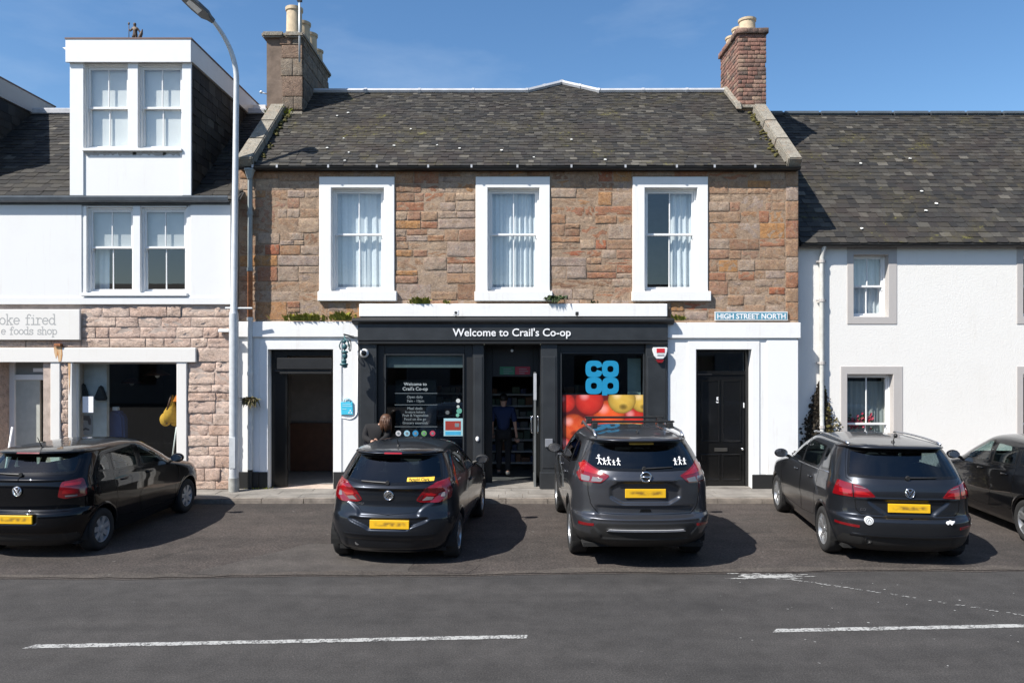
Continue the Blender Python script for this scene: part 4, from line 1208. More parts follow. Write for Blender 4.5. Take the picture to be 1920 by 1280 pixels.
# ---- roof
PL0 = (14.64, GZ + .04); PLR = (17.9, 8.5)
pl = math.atan2(PLR[1] - PL0[1], PLR[0] - PL0[0]); SLL = math.hypot(PLR[1] - PL0[1], PLR[0] - PL0[0])
upl = Vector((0, math.cos(pl), math.sin(pl))); nrl = Vector((0, -math.sin(pl), math.cos(pl)))
def rl(x, d, w=0): return tuple(Vector((x, PL0[0], PL0[1])) + upl * d + nrl * w)
lroof = MB().quad(rl(LX0, -.05), rl(LX1 + .2, -.05), rl(LX1 + .2, SLL), rl(LX0, SLL)).quad(rl(LX0, SLL), rl(LX1 + .2, SLL), (LX1 + .2, 21.2, GZ), (LX0, 21.2, GZ)).build('roof', M['deck'], lhouse)
DW0, DW1 = X_(135, 14.75), X_(360, 14.75)     # dormer flanks
SHIFT = 5.15
def lkeep(x, d): return not (DW0 + .05 < x < DW1 - .05) and not (DW0 - SHIFT + .05 < x < DW1 - SHIFT - .05) and d < SLL - .03
slates(lroof, M['slate3'], -17.8, LX1 + .16, (0, PL0[0], PL0[1]), upl, nrl, SLL, .17, .12, .25, .19, 51, lkeep, nparts=300)
MB().box(LX0, LX1 + .1, PLR[0] - .1, PLR[0] + .1, PLR[1] - .02, PLR[1] + .12).build('ridge_capping', M['lead'], lroof, bevel=.02)
MB().box(X_(476, 18.2), X_(499, 18.2), 18.15, 18.3, Z_(217, 18.2), Z_(198, 18.2)).build('white_upstand', M['white_left'], lroof)
# gutter
mb = MB(); gy, gzz = 14.61, LZ(376)
prof = [(gy - .07, gzz + .06), (gy - .07, gzz + .03), (gy - .05, gzz - .03), (gy, gzz - .06), (gy + .05, gzz - .05), (gy + .08, gzz - .01), (gy + .08, gzz + .06), (gy + .06, gzz + .06), (gy + .04, gzz - .03), (gy - .03, gzz - .03), (gy - .055, gzz + .06)]
mb.prism(prof, LX0, LX(433), 'x'); lg = mb.build('gutter', M['gutter_grey'], lhouse)
MB().box(LX0, LX(432), 14.69, YL - .003, gzz - .09, gzz + .04).build('fascia_board', M['gutter_grey'], lhouse)
# ---- dormers
def dormer(dx, full):
    y0 = 14.72; x0, x1 = DW0 + dx, DW1 + dx
    ZB = Z_(367, y0); ZT = Z_(119, y0); ZR = Z_(75, y0 - .06)
    P = lambda px: X_(px, y0) + dx
    Q = lambda py: Z_(py, y0)
    o1, o2 = (P(159), P(241), Q(279), Q(122)), (P(260), P(342), Q(279), Q(122))
    m_ = MB(); holed_wall(m_, x0 + .02, x1 - .02, ZB - .2, ZT, y0, y0 + .15, [o1, o2])
    dm = m_.build('dormer', M['white_left'], lhouse, weld=True)
    for a, b in ((x0 - .01, P(158)), (P(342.5), x1 + .01)): MB().box(a, b, y0 - .03, y0 + .01, ZB, ZT).build('corner_board', M['joinery'], dm, bevel=.005)
    MB().box(P(241), P(260), y0 - .03, y0 + .01, Q(279), ZT).build('mullion_board', M['joinery'], dm, bevel=.005)
    yr = 18.7
    MB().box(x1 - .0, x1 + .032, y0 - .05, yr, ZT + .02, ZR).build('side_fascia', M['joinery'] if full else M['greystone'], dm, bevel=.004)  # second dormer's side fascia is grey: its shade is put into the colour
    fasc = MB().box(x0 - .06, x1 + .03, y0 - .09, y0 - .05, ZT - .01, ZR).box(x0 - .06, x0 - .03, y0 - .05, yr, ZT + .02, ZR).build('fascia', M['joinery'], dm, bevel=.004)
    MB().box(x0 - .07, x1 + .045, y0 - .10, yr + .02, ZR + .001, ZR + .03).build('flat_roof', plain('brown_roof_edge_%d' % full, (.16, .11, .10), .8), dm)
    MB().box(x0 - .02, x1, y0 - .05, yr, ZT + .02, ZT + .06).build('soffit', M['joinery'], dm)
    # cheeks hung with slates
    for s, xs in ((1, x1 - .03), (-1, x0 + .03)):
        yb = lambda z: PL0[0] + (z - PL0[1]) / math.tan(pl)
        zr = ZT + .03
        poly = [(y0 + .02, ZB - .1), (yb(ZB - .1) + .01, ZB - .1), (yb(zr) if zr < PLR[1] else yr, min(zr, PLR[1])), (yr, zr), (y0 + .02, zr)]
        MB().prism(poly, xs - .02 * s, xs, 'x').build('cheek', M['deck'], dm)
        if s == 1:
            ck = [o for o in dm.children if o.name.startswith('cheek')][-1]
            kp = lambda y, d: (ZB + d) > PL0[1] + (y - PL0[0]) * math.tan(pl) - .25 and d < zr - ZB - .1 if True else 0
            slates(ck, M['slate3'], y0 + .03, yr - .05, (xs + .004, 0, ZB), (0, 0, 1), (1, 0, 0), zr - ZB, .19, .17, .27, .25, 61 + full, kp, nparts=260, xaxis=Vector((0, 1, 0)))
    if full:
        for oo in (o1, o2):
            sash_window(dm_root(dm), oo[0], oo[1], oo[2], oo[3], y0, reveal=.05, meet=.5, box=.03)
        for k, oo in enumerate((o1, o2)):
            bl = MB().box(oo[0] - .02, oo[1] + .02, y0 + .165, y0 + .175, oo[2] - .05, oo[3] + .05).build('roller_blind', M['blind'])
            tag(bl, 'closed white blind behind the %s dormer sash under the roof statue' % ('left', 'right')[k], 'blind')
        room(lhouse, x0 + .1, x1 - .1, ZB, ZT - .02, y0 + .19, y0 + 2, M['roomwhite'])
        MB().box(P(157), P(343), y0 - .07, y0 + .06, Q(284.5), Q(279.5)).build('dormer_sill', M['joinery'], dm, bevel=.005)
        r = random.Random(5); pk_ = MB(); x = P(160)
        while x < P(336):
            w = r.uniform(.1, .4); pk_.add(*_strip_poly(x, min(x + w, P(337)), Q(285), Q(293), y0 - .004, r)); x += w * r.uniform(.8, 1.05)
        pk_.build('flaked_paint', M['greystone'], dm)
    return dm
def dm_root(d): return lhouse
def _strip_poly(x0, x1, zt, zb, y, r):
    n = 8; v = []
    for i in range(n + 1): v.append((x0 + (x1 - x0) * i / n, y, zt - r.uniform(0, .02)))
    for i in range(n + 1): v.append((x1 - (x1 - x0) * i / n, y, zb + r.uniform(0, .045)))
    return v, [tuple(range(len(v)))]
dormer(0, 1)
dormer(-SHIFT, 0)
# ---- shop sign board
YB = YL - .05
o = thing('shop_sign', 'white board with grey typewriter lettering ending "oke fired" and "foods shop"', 'sign', (LX(60), YB, LZ(610)))
brd = MB().box(X_(-150, YB), X_(151, YB), YB - .03, YL - .02, Z_(637, YB), Z_(580, YB)).build('board', M['offwhite'], o, bevel=.006)
# slab-serif stroke lettering: strokes in a unit box (x, y 0..1 = x-height)
def arc(cx, cy, rx, ry, a0, a1, n=12): return [(cx + rx * math.cos(math.radians(a0 + (a1 - a0) * k / n)), cy + ry * math.sin(math.radians(a0 + (a1 - a0) * k / n))) for k in range(n + 1)]
GL = {
 'o': (1.0, [arc(.5, .5, .4, .46, 0, 360, 20)]),
 'k': (1.05, [[(.2, 0), (.2, 1.5)], [(.02, 1.5), (.2, 1.5)], [(.02, 0), (.42, 0)], [(.2, .4), (.75, .95)], [(.55, .95), (.98, .95)], [(.42, .6), (.85, 0)], [(.65, 0), (1.02, 0)]]),
 'e': (1.0, [[(.1, .52), (.9, .52)], arc(.5, .5, .4, .46, 3, 320, 18)]),
 'f': (.8, [arc(.55, 1.2, .25, .27, 20, 180, 8) + [(.3, 0)], [(.05, .95), (.65, .95)], [(.08, 0), (.6, 0)]]),
 'i': (.7, [[(.1, .95), (.38, .95), (.38, 0)], [(.05, 0), (.7, 0)], [(.34, 1.32), (.42, 1.32)]]),
 'r': (.9, [[(.05, .95), (.3, .95), (.3, 0)], [(.05, 0), (.62, 0)], [(.3, .55)] + arc(.62, .6, .3, .36, 160, 40, 6)]),
 'd': (1.05, [arc(.45, .48, .37, .46, 0, 360, 20), [(.62, 1.5), (.82, 1.5), (.82, 0), (1.02, 0)]]),
 's': (.9, [arc(.45, .72, .3, .24, 20, 220, 8) + arc(.46, .25, .33, .25, 90, -160, 10), [(.76, .95), (.76, .72)], [(.12, 0), (.12, .25)]]),
 'h': (1.05, [[(.02, 1.5), (.2, 1.5), (.2, 0)], [(.02, 0), (.4, 0)], [(.2, .6)] + arc(.52, .6, .3, .36, 170, 0, 8) + [(.82, 0)], [(.66, 0), (1.0, 0)]]),
 'p': (1.05, [arc(.57, .48, .37, .46, 0, 360, 20), [(.02, .95), (.2, .95), (.2, -.5)], [(.02, -.5), (.42, -.5)]]), ' ': (.75, [])}
def typed(txt, xr, zb, xh, y, sw, parent, track=1.12):
    wid = sum(GL[c][0] * track for c in txt) * xh; x = xr - wid; m_ = MB()
    k = 0
    for c in txt:
        g, st = GL[c]
        for s in st:
            for p, q in zip(s[:-1], s[1:]):
                a = Vector((x + p[0] * xh, 0, zb + p[1] * xh)); b = Vector((x + q[0] * xh, 0, zb + q[1] * xh)); d = (b - a)
                if d.length < 1e-5: continue
                d.normalize(); nn = Vector((-d.z, 0, d.x)) * sw / 2; a -= d * sw * .3; b += d * sw * .3
                yy = y - .0004 - .00003 * (k % 9); k += 1
                m_.quad((a.x + nn.x, yy, a.z + nn.z), (a.x - nn.x, yy, a.z - nn.z), (b.x - nn.x, yy, b.z - nn.z), (b.x + nn.x, yy, b.z + nn.z))
        x += g * xh * track
    return m_.build('lettering', M['greytext'], parent)
typed('oke fired', X_(107, YB), Z_(608.5, YB), .133, YB - .03, .022, o, 1.02)
typed('e foods shop', X_(109, YB), Z_(627, YB), .098, YB - .03, .019, o, 1.0)
# ---- things in the shop window
yq = YL + .14
o = MB().box(X_(155, yq), X_(175, yq), yq - .003, yq, Z_(773, yq), Z_(743, yq)).build('paper_notice', M['paper']); tag(o, 'blank white paper notice stuck inside the foods shop window', 'notice')
yq = yp - .02
po = thing('portrait_poster', 'grey poster with a dark-haired moustached face in the foods shop window', 'poster', (X_(162, yq), yq, Z_(800, yq)))
MB().box(X_(149, yq), X_(173, yq), yq - .01, yq, Z_(815, yq), Z_(778, yq)).build('sheet', plain('grey_poster', (.3, .3, .32), .7), po)
dk = plain('poster_dark_print', (.03, .03, .05), .7)
MB().prism([(X_(p, yq), Z_(q, yq)) for p, q in ((150, 779), (168, 779), (171, 786), (171, 796), (167, 796), (165, 788), (154, 787), (151, 793))], yq - .013, yq - .01).build('hair_print', dk, po)
MB().prism([(X_(p, yq), Z_(q, yq)) for p, q in ((155, 805), (161, 801), (168, 804), (168, 807), (161, 805), (155, 808))], yq - .013, yq - .01).build('moustache_print', dk, po)
def bag(name, label, px, py, w, h, y, mat, cat='bag'):
    x, z = X_(px, y), Z_(py, y); m_ = MB()
    m_.prism([(x - w * .08, z + h), (x + w * .08, z + h), (x + w * .3, z + h * .55), (x + w * .5, z + h * .05), (x + w * .35, z), (x - w * .35, z), (x - w * .5, z + h * .1), (x - w * .3, z + h * .55)], y - .06, y + .03)
    o = m_.build(name, mat, bevel=.02, seg=2); return tag(o, label, cat)
bag('hanging_bag', 'dark bag hanging on the white partition, left of two, in the foods shop', 157, 752, .26, .36, yp - .04, M['black'])
bag('hanging_bag', 'dark bag hanging at the partition edge, right of two, in the foods shop', 190, 750, .26, .30, yp - .04, M['black'])
ym = YL + .42
mbx, mbz = X_(319, ym), Z_(798, ym)
mbag = thing('mustard_bag', 'mustard yellow cloth bag hanging at the right of the foods shop window', 'bag', (mbx, ym, mbz))
m_ = MB().ball((mbx - .09, ym, mbz + .13), (.12, .08, .14), 14, 10).ball((mbx + .09, ym + .01, mbz + .14), (.11, .08, .15), 14, 10)
m_.tube([(mbx, ym, mbz + .08), (mbx + .01, ym, mbz + .28), (mbx + .035, ym, mbz + .42), (mbx + .05, ym, mbz + .62)], [.12, .13, .07, .02], 12)
m_.build('bag_body', M['yellow'], mbag, smooth=True)
MB().tube([(mbx - .04, ym - .09, mbz + .30), (mbx + .0, ym - .08, mbz + .18), (mbx - .03, ym - .09, mbz + .04)], .012, 6).tube([(mbx + .05, ym - .06, mbz + .62), (mbx - .02, ym - .09, mbz + .33)], .02, 6).build('bag_strap', M['wood'], mbag, smooth=True)
MB().prism([(X_(p, ym), Z_(q, ym)) for p, q in ((328, 752), (334, 739), (338, 739), (338, 752))], ym - .1, ym - .07).build('orange_cloth', M['orange'])
tag(bpy.data.objects['orange_cloth'], 'small piece of bright orange cloth above the mustard bag', 'cloth')
yb2 = YL + .75
bu = thing('blue_jacket', 'blue jacket with pale collar on a stand in the foods shop window', 'jacket', (X_(218, yb2), yb2, .1))
MB().prism([(X_(p, yb2), Z_(q, yb2)) for p, q in ((200, 830), (202, 782), (208, 772), (216, 769), (224, 769), (232, 773), (237, 784), (238, 830))], yb2 - .12, yb2 + .08).build('jacket', M['navy'], bu, bevel=.04, seg=2)
MB().prism([(X_(p, yb2), Z_(q, yb2)) for p, q in ((214, 769), (214, 762), (223, 762), (224, 769))], yb2 - .08, yb2 + .02).build('collar', M['paper'], bu, bevel=.01)
MB().box(X_(216, yb2), X_(221, yb2), yb2 - .05, yb2, .1, Z_(831, yb2)).build('stand', M['black'], bu)
for k, (px, py, y, w) in enumerate(((295, 703, YL + 1.4, .28), (247, 718, YL + 2.6, .26))):
    x, z = X_(px, y), Z_(py, y)
    la = thing('pendant_lamp', ('large pendant lamp with dull red shade, nearer one in the foods shop', 'smaller red pendant lamp further back in the foods shop')[k], 'lamp', (x, y, z), 'pendant lamps in the foods shop')
    MB().lathe([(.03, .12), (.10, .11), (w * .8, .04), (w, 0), (w * .97, 0), (w * .6, .05)], (x, y, z), n=18).build('lamp_shade', plain('dull_red_shade_%d' % k, (.13, .055, .04), .6), la, smooth=True)
    MB().ball((x, y, z - .01), .05).build('bulb', M['paper'], la, smooth=True)
    MB().tube([(x, y, z + .1), (x, y, SW[3] + .1)], .006, 6).build('flex', M['black'], la)
o = MB().tube([(X_(11, YL - .15), YL - .25, .1), (X_(26, YL - .02), YL - .06, Z_(800, YL - .05))], .022, 8).build('white_pole', M['joinery'], smooth=True); tag(o, 'thin white pole leaning by the pale shop door', 'pole')
o = MB().tube([(X_(322, YL + .35), YL + .35, .6), (X_(331, YL + .35), YL + .35, Z_(800, YL + .35))], .015, 8).build('white_stick', M['joinery'], smooth=True); tag(o, 'thin white stick standing inside the foods shop window corner', 'stick')
# ---- small things on the roof edge
sx, sy, sz = X_(251, 14.9), 14.95, Z_(75, 14.66) + .03
stt = thing('roof_statue', 'small weathered bronze figure with a staff on top of the white dormer', 'statue', (sx, sy, sz))
M['bronze'] = plain('weathered_bronze', (.07, .045, .03), .6, metal=.2, var=.5, scale=25)
m_ = MB().lathe([(.14, 0), (.13, .03), (.08, .05)], (sx, sy, sz), n=10); m_.build('base', M['bronze'], stt)
STATUE_AT = (sx, sy, sz, stt)
o = thing('floodlight', 'small pale floodlight on the left edge of the white dormer', 'light', (DW0 - .1, 14.8, Z_(93, 14.8)))
MB().prism([(DW0 - .2, Z_(91, 14.8)), (DW0 - .07, Z_(90, 14.8)), (DW0 - .07, Z_(97, 14.8)), (DW0 - .14, Z_(96, 14.8))], 14.75, 14.88).build('lamp_head', M['joinery'], o, bevel=.01)
MB().box(DW0 - .09, DW0 - .03, 14.79, 14.83, Z_(97, 14.8), Z_(92, 14.8)).build('bracket', M['galv'], o)
o = MB().box(X_(410, YL - .05), X_(431, YL - .05), YL - .09, YL - .01, LZ(623), LZ(617)).build('wall_light', M['joinery'], bevel=.01); tag(o, 'slim white light fitting on the stone wall beside the lamp post', 'light')
# ================================================================== WHITE ROUGHCAST HOUSE ON THE RIGHT
YR = 15.20
QX = lambda px: X_(px, YR)
QZ = lambda py: Z_(py, YR)
rhouse = thing('roughcast_house', 'white roughcast cottage with a big brown-grey slate roof and grey window margins, on the right', 'house', (9, YR, 0))
RX_0, RX_1 = QX(1494), 18.0
EZ = QZ(458)
W = {'u1': (1600, 1666, 594, 477), 'l1': (1588, 1675, 850, 701), 'u2': (1918, 1990, 594, 477), 'l2': (1918, 2010, 850, 701)}
rh = {k: (QX(a), QX(b), QZ(c), QZ(d)) for k, (a, b, c, d) in W.items()}
# roughcast face: gently uneven sheet with deep openings
mb = MB(); holed_wall(mb, RX_0, RX_1, .05, EZ + .05, YR, YR + .5, list(rh.values()))
mb.build('wall', M['harl'], rhouse, weld=True)
for k, h in rh.items():
    lo = k.startswith('l')
    sash_window(rhouse, h[0], h[1], h[2], h[3], YR, reveal=.14, meet=.5 if not lo else .36, box=.035, surround=(.13, .17 if not lo else .19, .16, .15), smat=M['greystone'], proud=.012)
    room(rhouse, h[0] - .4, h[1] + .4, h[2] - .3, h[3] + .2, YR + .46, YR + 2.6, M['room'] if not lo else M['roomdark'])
h = rh['u1']; curtain(h[0], h[1], h[2], h[3], YR + .34, 'white net curtain in the small upper window of the roughcast cottage', seed=11, amp=.025)
h = rh['l1']; curtain(h[0], h[1], h[2] + .2, h[3] - .16, YR + .40, 'grey-green curtain in the lower cottage window with the red flowers', seed=12, amp=.025, mat=plain('grey_green_net', (.30, .34, .34), .9, var=.05))
# ---- roof
PQ0 = (15.08, EZ + .02); PQR = (18.6, 8.70)
pq = math.atan2(PQR[1] - PQ0[1], PQR[0] - PQ0[0]); SLQ = math.hypot(PQR[1] - PQ0[1], PQR[0] - PQ0[0])
upq = Vector((0, math.cos(pq), math.sin(pq))); nrq = Vector((0, -math.sin(pq), math.cos(pq)))
def rq(x, d, w=0): return tuple(Vector((x, PQ0[0], PQ0[1])) + upq * d + nrq * w)
rroof = MB().quad(rq(RX_0 + .02, -.05), rq(RX_1, -.05), rq(RX_1, SLQ), rq(RX_0 + .02, SLQ)).quad(rq(RX_0 + .02, SLQ), rq(RX_1, SLQ), (RX_1, 22.2, EZ), (RX_0 + .02, 22.2, EZ)).build('roof', M['deck'], rhouse)
slates(rroof, M['slate2'], RX_0 + .03, 17.9, (0, PQ0[0], PQ0[1]), upq, nrq, SLQ, .175, .105, .22, .15, 71, lambda x, d: d < SLQ - .02, nparts=300)
r_ = random.Random(6)
flakes(rroof, [(r_.uniform(6.2, 9.9), r_.uniform(.4, 3.6), r_.uniform(.022, .036)) for k in range(6)], rq, 1, upq, nrq, 2)
x = RX_0 + .05
while x < 17.9:
    MB().box(x, x + .9, PQR[0] - .09, PQR[0] + .1, PQR[1] - .01, PQR[1] + .085).build('ridge_tile', M['gutter_grey'], rroof, bevel=.03, seg=2); x += .905
MB().box(RX_0, RX_1, 15.10, YR - .002, EZ - .03, EZ + .045).build('eaves_board', M['castiron'], rhouse)
gy, gzq = 15.05, EZ - .02
mb = MB(); prof = []
for k in range(9):
    t = math.pi + math.pi * k / 8; prof.append((gy + .06 * math.cos(t), gzq + .06 * math.sin(t)))
inn = [(gy + .05 * (p[0] - gy) / .06, gzq + .05 * (p[1] - gzq) / .06) for p in prof[::-1]]
mb.prism(prof + inn, RX_0 + .01, RX_1, 'x'); mb.build('gutter', M['castiron'], rhouse, smooth='auto')
# downpipe
yq = YR - .08; xq = X_(1541, yq)
m_ = MB().tube([(xq + .02, 15.05, gzq - .03), (xq + .015, yq - .02, gzq - .14), (xq, yq, gzq - .26), (xq, yq, .1)], .045, 10)
dq = m_.build('downpipe', plain('weathered_white_pipe', (.5, .5, .47), .6, var=.3), rhouse, smooth='auto')
for py in (490, 563, 680, 800):
    MB().tube([(xq, yq, Z_(py, yq) - .03), (xq, yq, Z_(py, yq) + .03)], .057, 10).box(xq - .1, xq + .1, yq + .02, yq + .05, Z_(py, yq) - .015, Z_(py, yq) + .015).build('pipe_collar', M['greystone'], dq)
# flowers on the sill
h = rh['l1']; yf = YR + .28
fl = thing('geranium', 'red-pink flowering potted plant on the lower cottage window sill', 'plant', ((h[0] + h[1]) / 2, yf, h[2] + .15))
r = random.Random(5); pet = MB(); lv = MB()
for k in range(150):
    x = h[0] + .05 + abs(r.gauss(0, .0)) + r.uniform(0, .6); z = Z_(792, yf) + r.gauss(0, .07) + (.06 if x > h[0] + .4 else 0)
    s = r.uniform(.015, .035); a = r.uniform(0, 3.1); y = yf + r.uniform(-.08, .08)
    (pet if r.random() < .6 else lv).add([(x - s, y, z - s * math.sin(a)), (x, y - s, z - s * .6), (x + s, y, z + s * math.sin(a)), (x, y + s * .4, z + s)], [(0, 1, 2, 3)])
pet.build('blossom', leafmat('red_blossom', (.4, .02, .05), (.6, .12, .16)), fl); lv.build('foliage', M['leafdark'], fl)
MB().lathe([(.07, 0), (.10, .16), (.11, .16), (.11, .18)], ((h[0] + h[1]) / 2, yf, h[2] + .02), n=14).build('flower_pot', M['pot'], fl)
# creeper, mostly bare, growing up the pipe and the corner
cr = thing('creeper', 'dark half-bare creeper climbing the white cottage downpipe', 'creeper', (QX(1525), YR - .05, .09))
r = random.Random(9); st = MB(); lf = MB(); lf2 = MB()
for k in range(34):
    x = r.uniform(QX(1500), QX(1560)); z = .1; pts = [(x, YR - .02, z)]
    top = r.uniform(1.0, 2.15) * max(.35, (1 - abs(x - QX(1538)) / .62))
    while z < top:
        z += r.uniform(.08, .16); x += r.gauss(0, .03) + (QX(1538) - x) * .12
        pts.append((x, YR - r.uniform(.015, .07), z))
    st.tube(pts, [max(.002, .007 * (1 - i / len(pts))) for i in range(len(pts))], 4)
for k in range(6500):
    z = r.uniform(.1, 2.2) ** 1.0; t = z / 2.25
    hw = .42 * (1 - t ** 2.2) ; x = QX(1530) + .09 * t + r.gauss(0, hw * .42)
    if x < QX(1499): x = QX(1499) + r.uniform(0, .2)
    y = YR - r.uniform(.01, .14 * (1.2 - t)); s = r.uniform(.018, .044); a = r.uniform(0, 6.28); b = r.uniform(-.8, .8)
    e1 = Vector((math.cos(a), .3 * b, math.sin(a))) * s; e2 = Vector((-math.sin(a) * .6, b * .7, math.cos(a) * .6)) * s
    c = Vector((x, y, z))
    (lf2 if x > QX(1545) and r.random() < .6 else lf).add([c - e1, c + e2, c + e1, c - e2], [(0, 1, 2, 3)])
for k in range(60):
    x = QX(1562) + r.uniform(0, .28); z = 1.45 - (x - QX(1562)) * 1.6 + r.gauss(0, .08); s = r.uniform(.012, .024); a = r.uniform(0, 6)
    c = Vector((x, YR - .02, z)); e1 = Vector((math.cos(a), -.3, math.sin(a))) * s; e2 = Vector((-math.sin(a), .2, math.cos(a))) * s * .6
    lf2.add([c - e1, c + e2, c + e1, c - e2], [(0, 1, 2, 3)])
st.build('stem', plain('creeper_stem', (.03, .022, .017), .8), cr)
lf.build('foliage', leafmat('brown_creeper', (.010, .008, .006), (.032, .024, .014)), cr); lf2.build('green_foliage', M['leafdry'], cr)
# ================================================================== STREET FURNITURE AND SMALL FITTINGS
# lamp post
YPO = 14.55; XPO = X_(438.5, YPO)
lp = thing('lamp_post', 'tall grey steel street lamp standing at the corner between the white and stone houses', 'street lamp', (XPO, YPO, .09))
ztop = 7.62
MB().tube([(XPO, YPO, .09), (XPO, YPO, 3.55)], .088, 16).build('lower_column', M['galv'], lp, smooth='auto')
MB().tube([(XPO, YPO, .09), (XPO, YPO, .36)], .1, 16).build('column_foot', plain('dirty_column_foot', (.3, .3, .28), .8, var=.4), lp, smooth='auto')
XT = XPO + .05; ztop = 8.1                    # the column leans a touch; the arm bends towards the road and to the left
pts = [(XPO, YPO, 3.55), (XPO + .001, YPO, 3.62), (XT, YPO, ztop)]; rr = [.088, .066, .052]
HD = Vector((-.72, -.69, 0)).normalized()
for k in range(1, 11):
    a = math.radians(46 * k / 10); R = 1.33
    pts.append(tuple(Vector((XT, YPO, ztop + R * math.sin(a))) + HD * (R * (1 - math.cos(a))))); rr.append(.052 - .014 * k / 10)
e = Vector(pts[-1]); d = HD * math.sin(math.radians(46)) + Vector((0, 0, math.cos(math.radians(46))))
pts.append(tuple(e + d * .08)); rr.append(.036)
MB().tube(pts, rr, 14).build('upper_column', M['galv'], lp, smooth='auto')
MB().box(XPO - .06, XPO + .06, YPO - .093, YPO - .08, .55, 1.15).build('access_door', M['galv'], lp, bevel=.004)
hs = e + d * .05
def lantern():
    fwd = HD * math.cos(math.radians(30)) + Vector((0, 0, math.sin(math.radians(30)))); rt = fwd.cross(Vector((0, 0, 1))).normalized(); upv = rt.cross(fwd)
    if upv.z < 0: upv = -upv
    out = [(.0, .04), (.09, .075), (.18, .16), (.4, .175), (.6, .15), (.68, .11)]
    V = []; n = len(out)
    for s, w in out:
        for (u, h) in ((-1, -.035), (1, -.035), (.8, .05), (-.8, .05)): V.append(hs + fwd * s + rt * (u * w) + upv * h)
    F = [(0, 3, 2, 1), (4 * n - 4, 4 * n - 3, 4 * n - 2, 4 * n - 1)]
    for i in range(n - 1):
        for k in range(4): F.append((4 * i + k, 4 * i + (k + 1) % 4, 4 * i + 4 + (k + 1) % 4, 4 * i + 4 + k))
    MB().add(V, F).build('lantern', M['lampgrey'], lp, bevel=.012)
    q = [hs + fwd * s + rt * w - upv * .039 for s, w in ((.28, -.1), (.28, .1), (.54, .092), (.54, -.092))]; q2 = [p + upv * .008 for p in q]
    MB().add(q + q2, [(0, 1, 2, 3), (7, 6, 5, 4), (0, 4, 5, 1), (1, 5, 6, 2), (2, 6, 7, 3), (3, 7, 4, 0)]).build('lens', M['lens'], lp)
lantern()
# steel tie rod from post to wall
o = MB().tube([(X_(425, 14.6), YPO - .02, Z_(578, 14.6)), (X_(480, 14.78), YPO + .02, Z_(578, 14.6))], .02, 8).build('tie_bar', M['galv'], lp, smooth='auto')
# bracket shop sign hanging on ironwork
bs = thing('bracket_sign', 'old teal hanging ironwork sign on a scrolled bracket left of the shop fascia', 'hanging sign', (PX(660), YP, PZ(640)))
M['teal'] = plain('teal_painted_iron', (.03, .10, .11), .45, var=.5, scale=30)
M['iron'] = plain('dark_iron', (.03, .03, .035), .6)
zb = Z_(629, YP - .35)
MB().tube([(X_(662, YP), YP, PZ(633)), (X_(655, YP - .3), YP - .3, PZ(630)), (X_(645, YP - .55), YP - .55, PZ(628))], .016, 8).build('arm', M['iron'], bs, smooth=True)
sc = []
for k in range(22):
    t = k / 21; a = t * 7.5; rr2 = .16 * (1 - .75 * t); sc.append((X_(660, YP), YP - .2 - rr2 * math.cos(a), PZ(650) + rr2 * math.sin(a)))
MB().tube(sc, .010, 6).build('scroll', M['iron'], bs, smooth=True)
MB().tube([(X_(664, YP), YP - .005, PZ(612)), (X_(664, YP), YP - .02, PZ(630)), (X_(655, YP - .3), YP - .3, PZ(630))], .008, 6).build('stay', M['iron'], bs)
yy = YP - .42; X0 = X_(646, yy)
fig = MB()
for (py, w, h, dd) in ((640, .045, .04, .03), (650, .05, .06, .04), (660, .07, .03, .06), (667, .05, .07, .05), (677, .055, .05, .05), (683, .085, .035, .07), (687, .05, .03, .05)):
    fig.ball((X0 + .012 * math.sin(py), yy, Z_(py, yy)), (w, dd, h), 10, 6)
fig.tube([(X0, yy, Z_(629, yy)), (X0, yy, Z_(688, yy))], .014, 6)
for s in (-1, 1):
    fig.tube([(X0, yy, Z_(633, yy)), (X0 + s * .07, yy - .02, Z_(641, yy)), (X0 + s * .10, yy, Z_(648, yy)), (X0 + s * .08, yy + .01, Z_(655, yy))], .012, 6)
fig.build('ornament', M['teal'], bs, smooth=True)
# dome camera
o = thing('dome_camera', 'white ball-shaped security camera on the left shop pilaster', 'camera', (SX(684), YS - .03, SZ(662)))
MB().lathe([(.085, 0), (.09, -.03), (.085, -.06), (.06, -.085)], (SX(684), YS - .017, SZ(662)), 'y', 20).build('housing', M['joinery'], o, smooth='auto')
MB().ball((SX(684), YS - .09, SZ(662)), .058, 14, 10).build('lens_dome', plain('black_dome', .01, .1), o, smooth=True)
o = thing('dome_camera', 'tiny pale ceiling camera over the shop doorway', 'camera', (SX(960), YW + .2, SZ(660)))
MB().ball((SX(960), YW + .2, SZ(657)), .03).build('housing', M['joinery'], o, smooth=True)
MB().tube([(SX(960), YW + .2, SZ(657)), (SX(964), YW + .3, SZ(648))], .012, 6).build('stalk', M['black'], o)
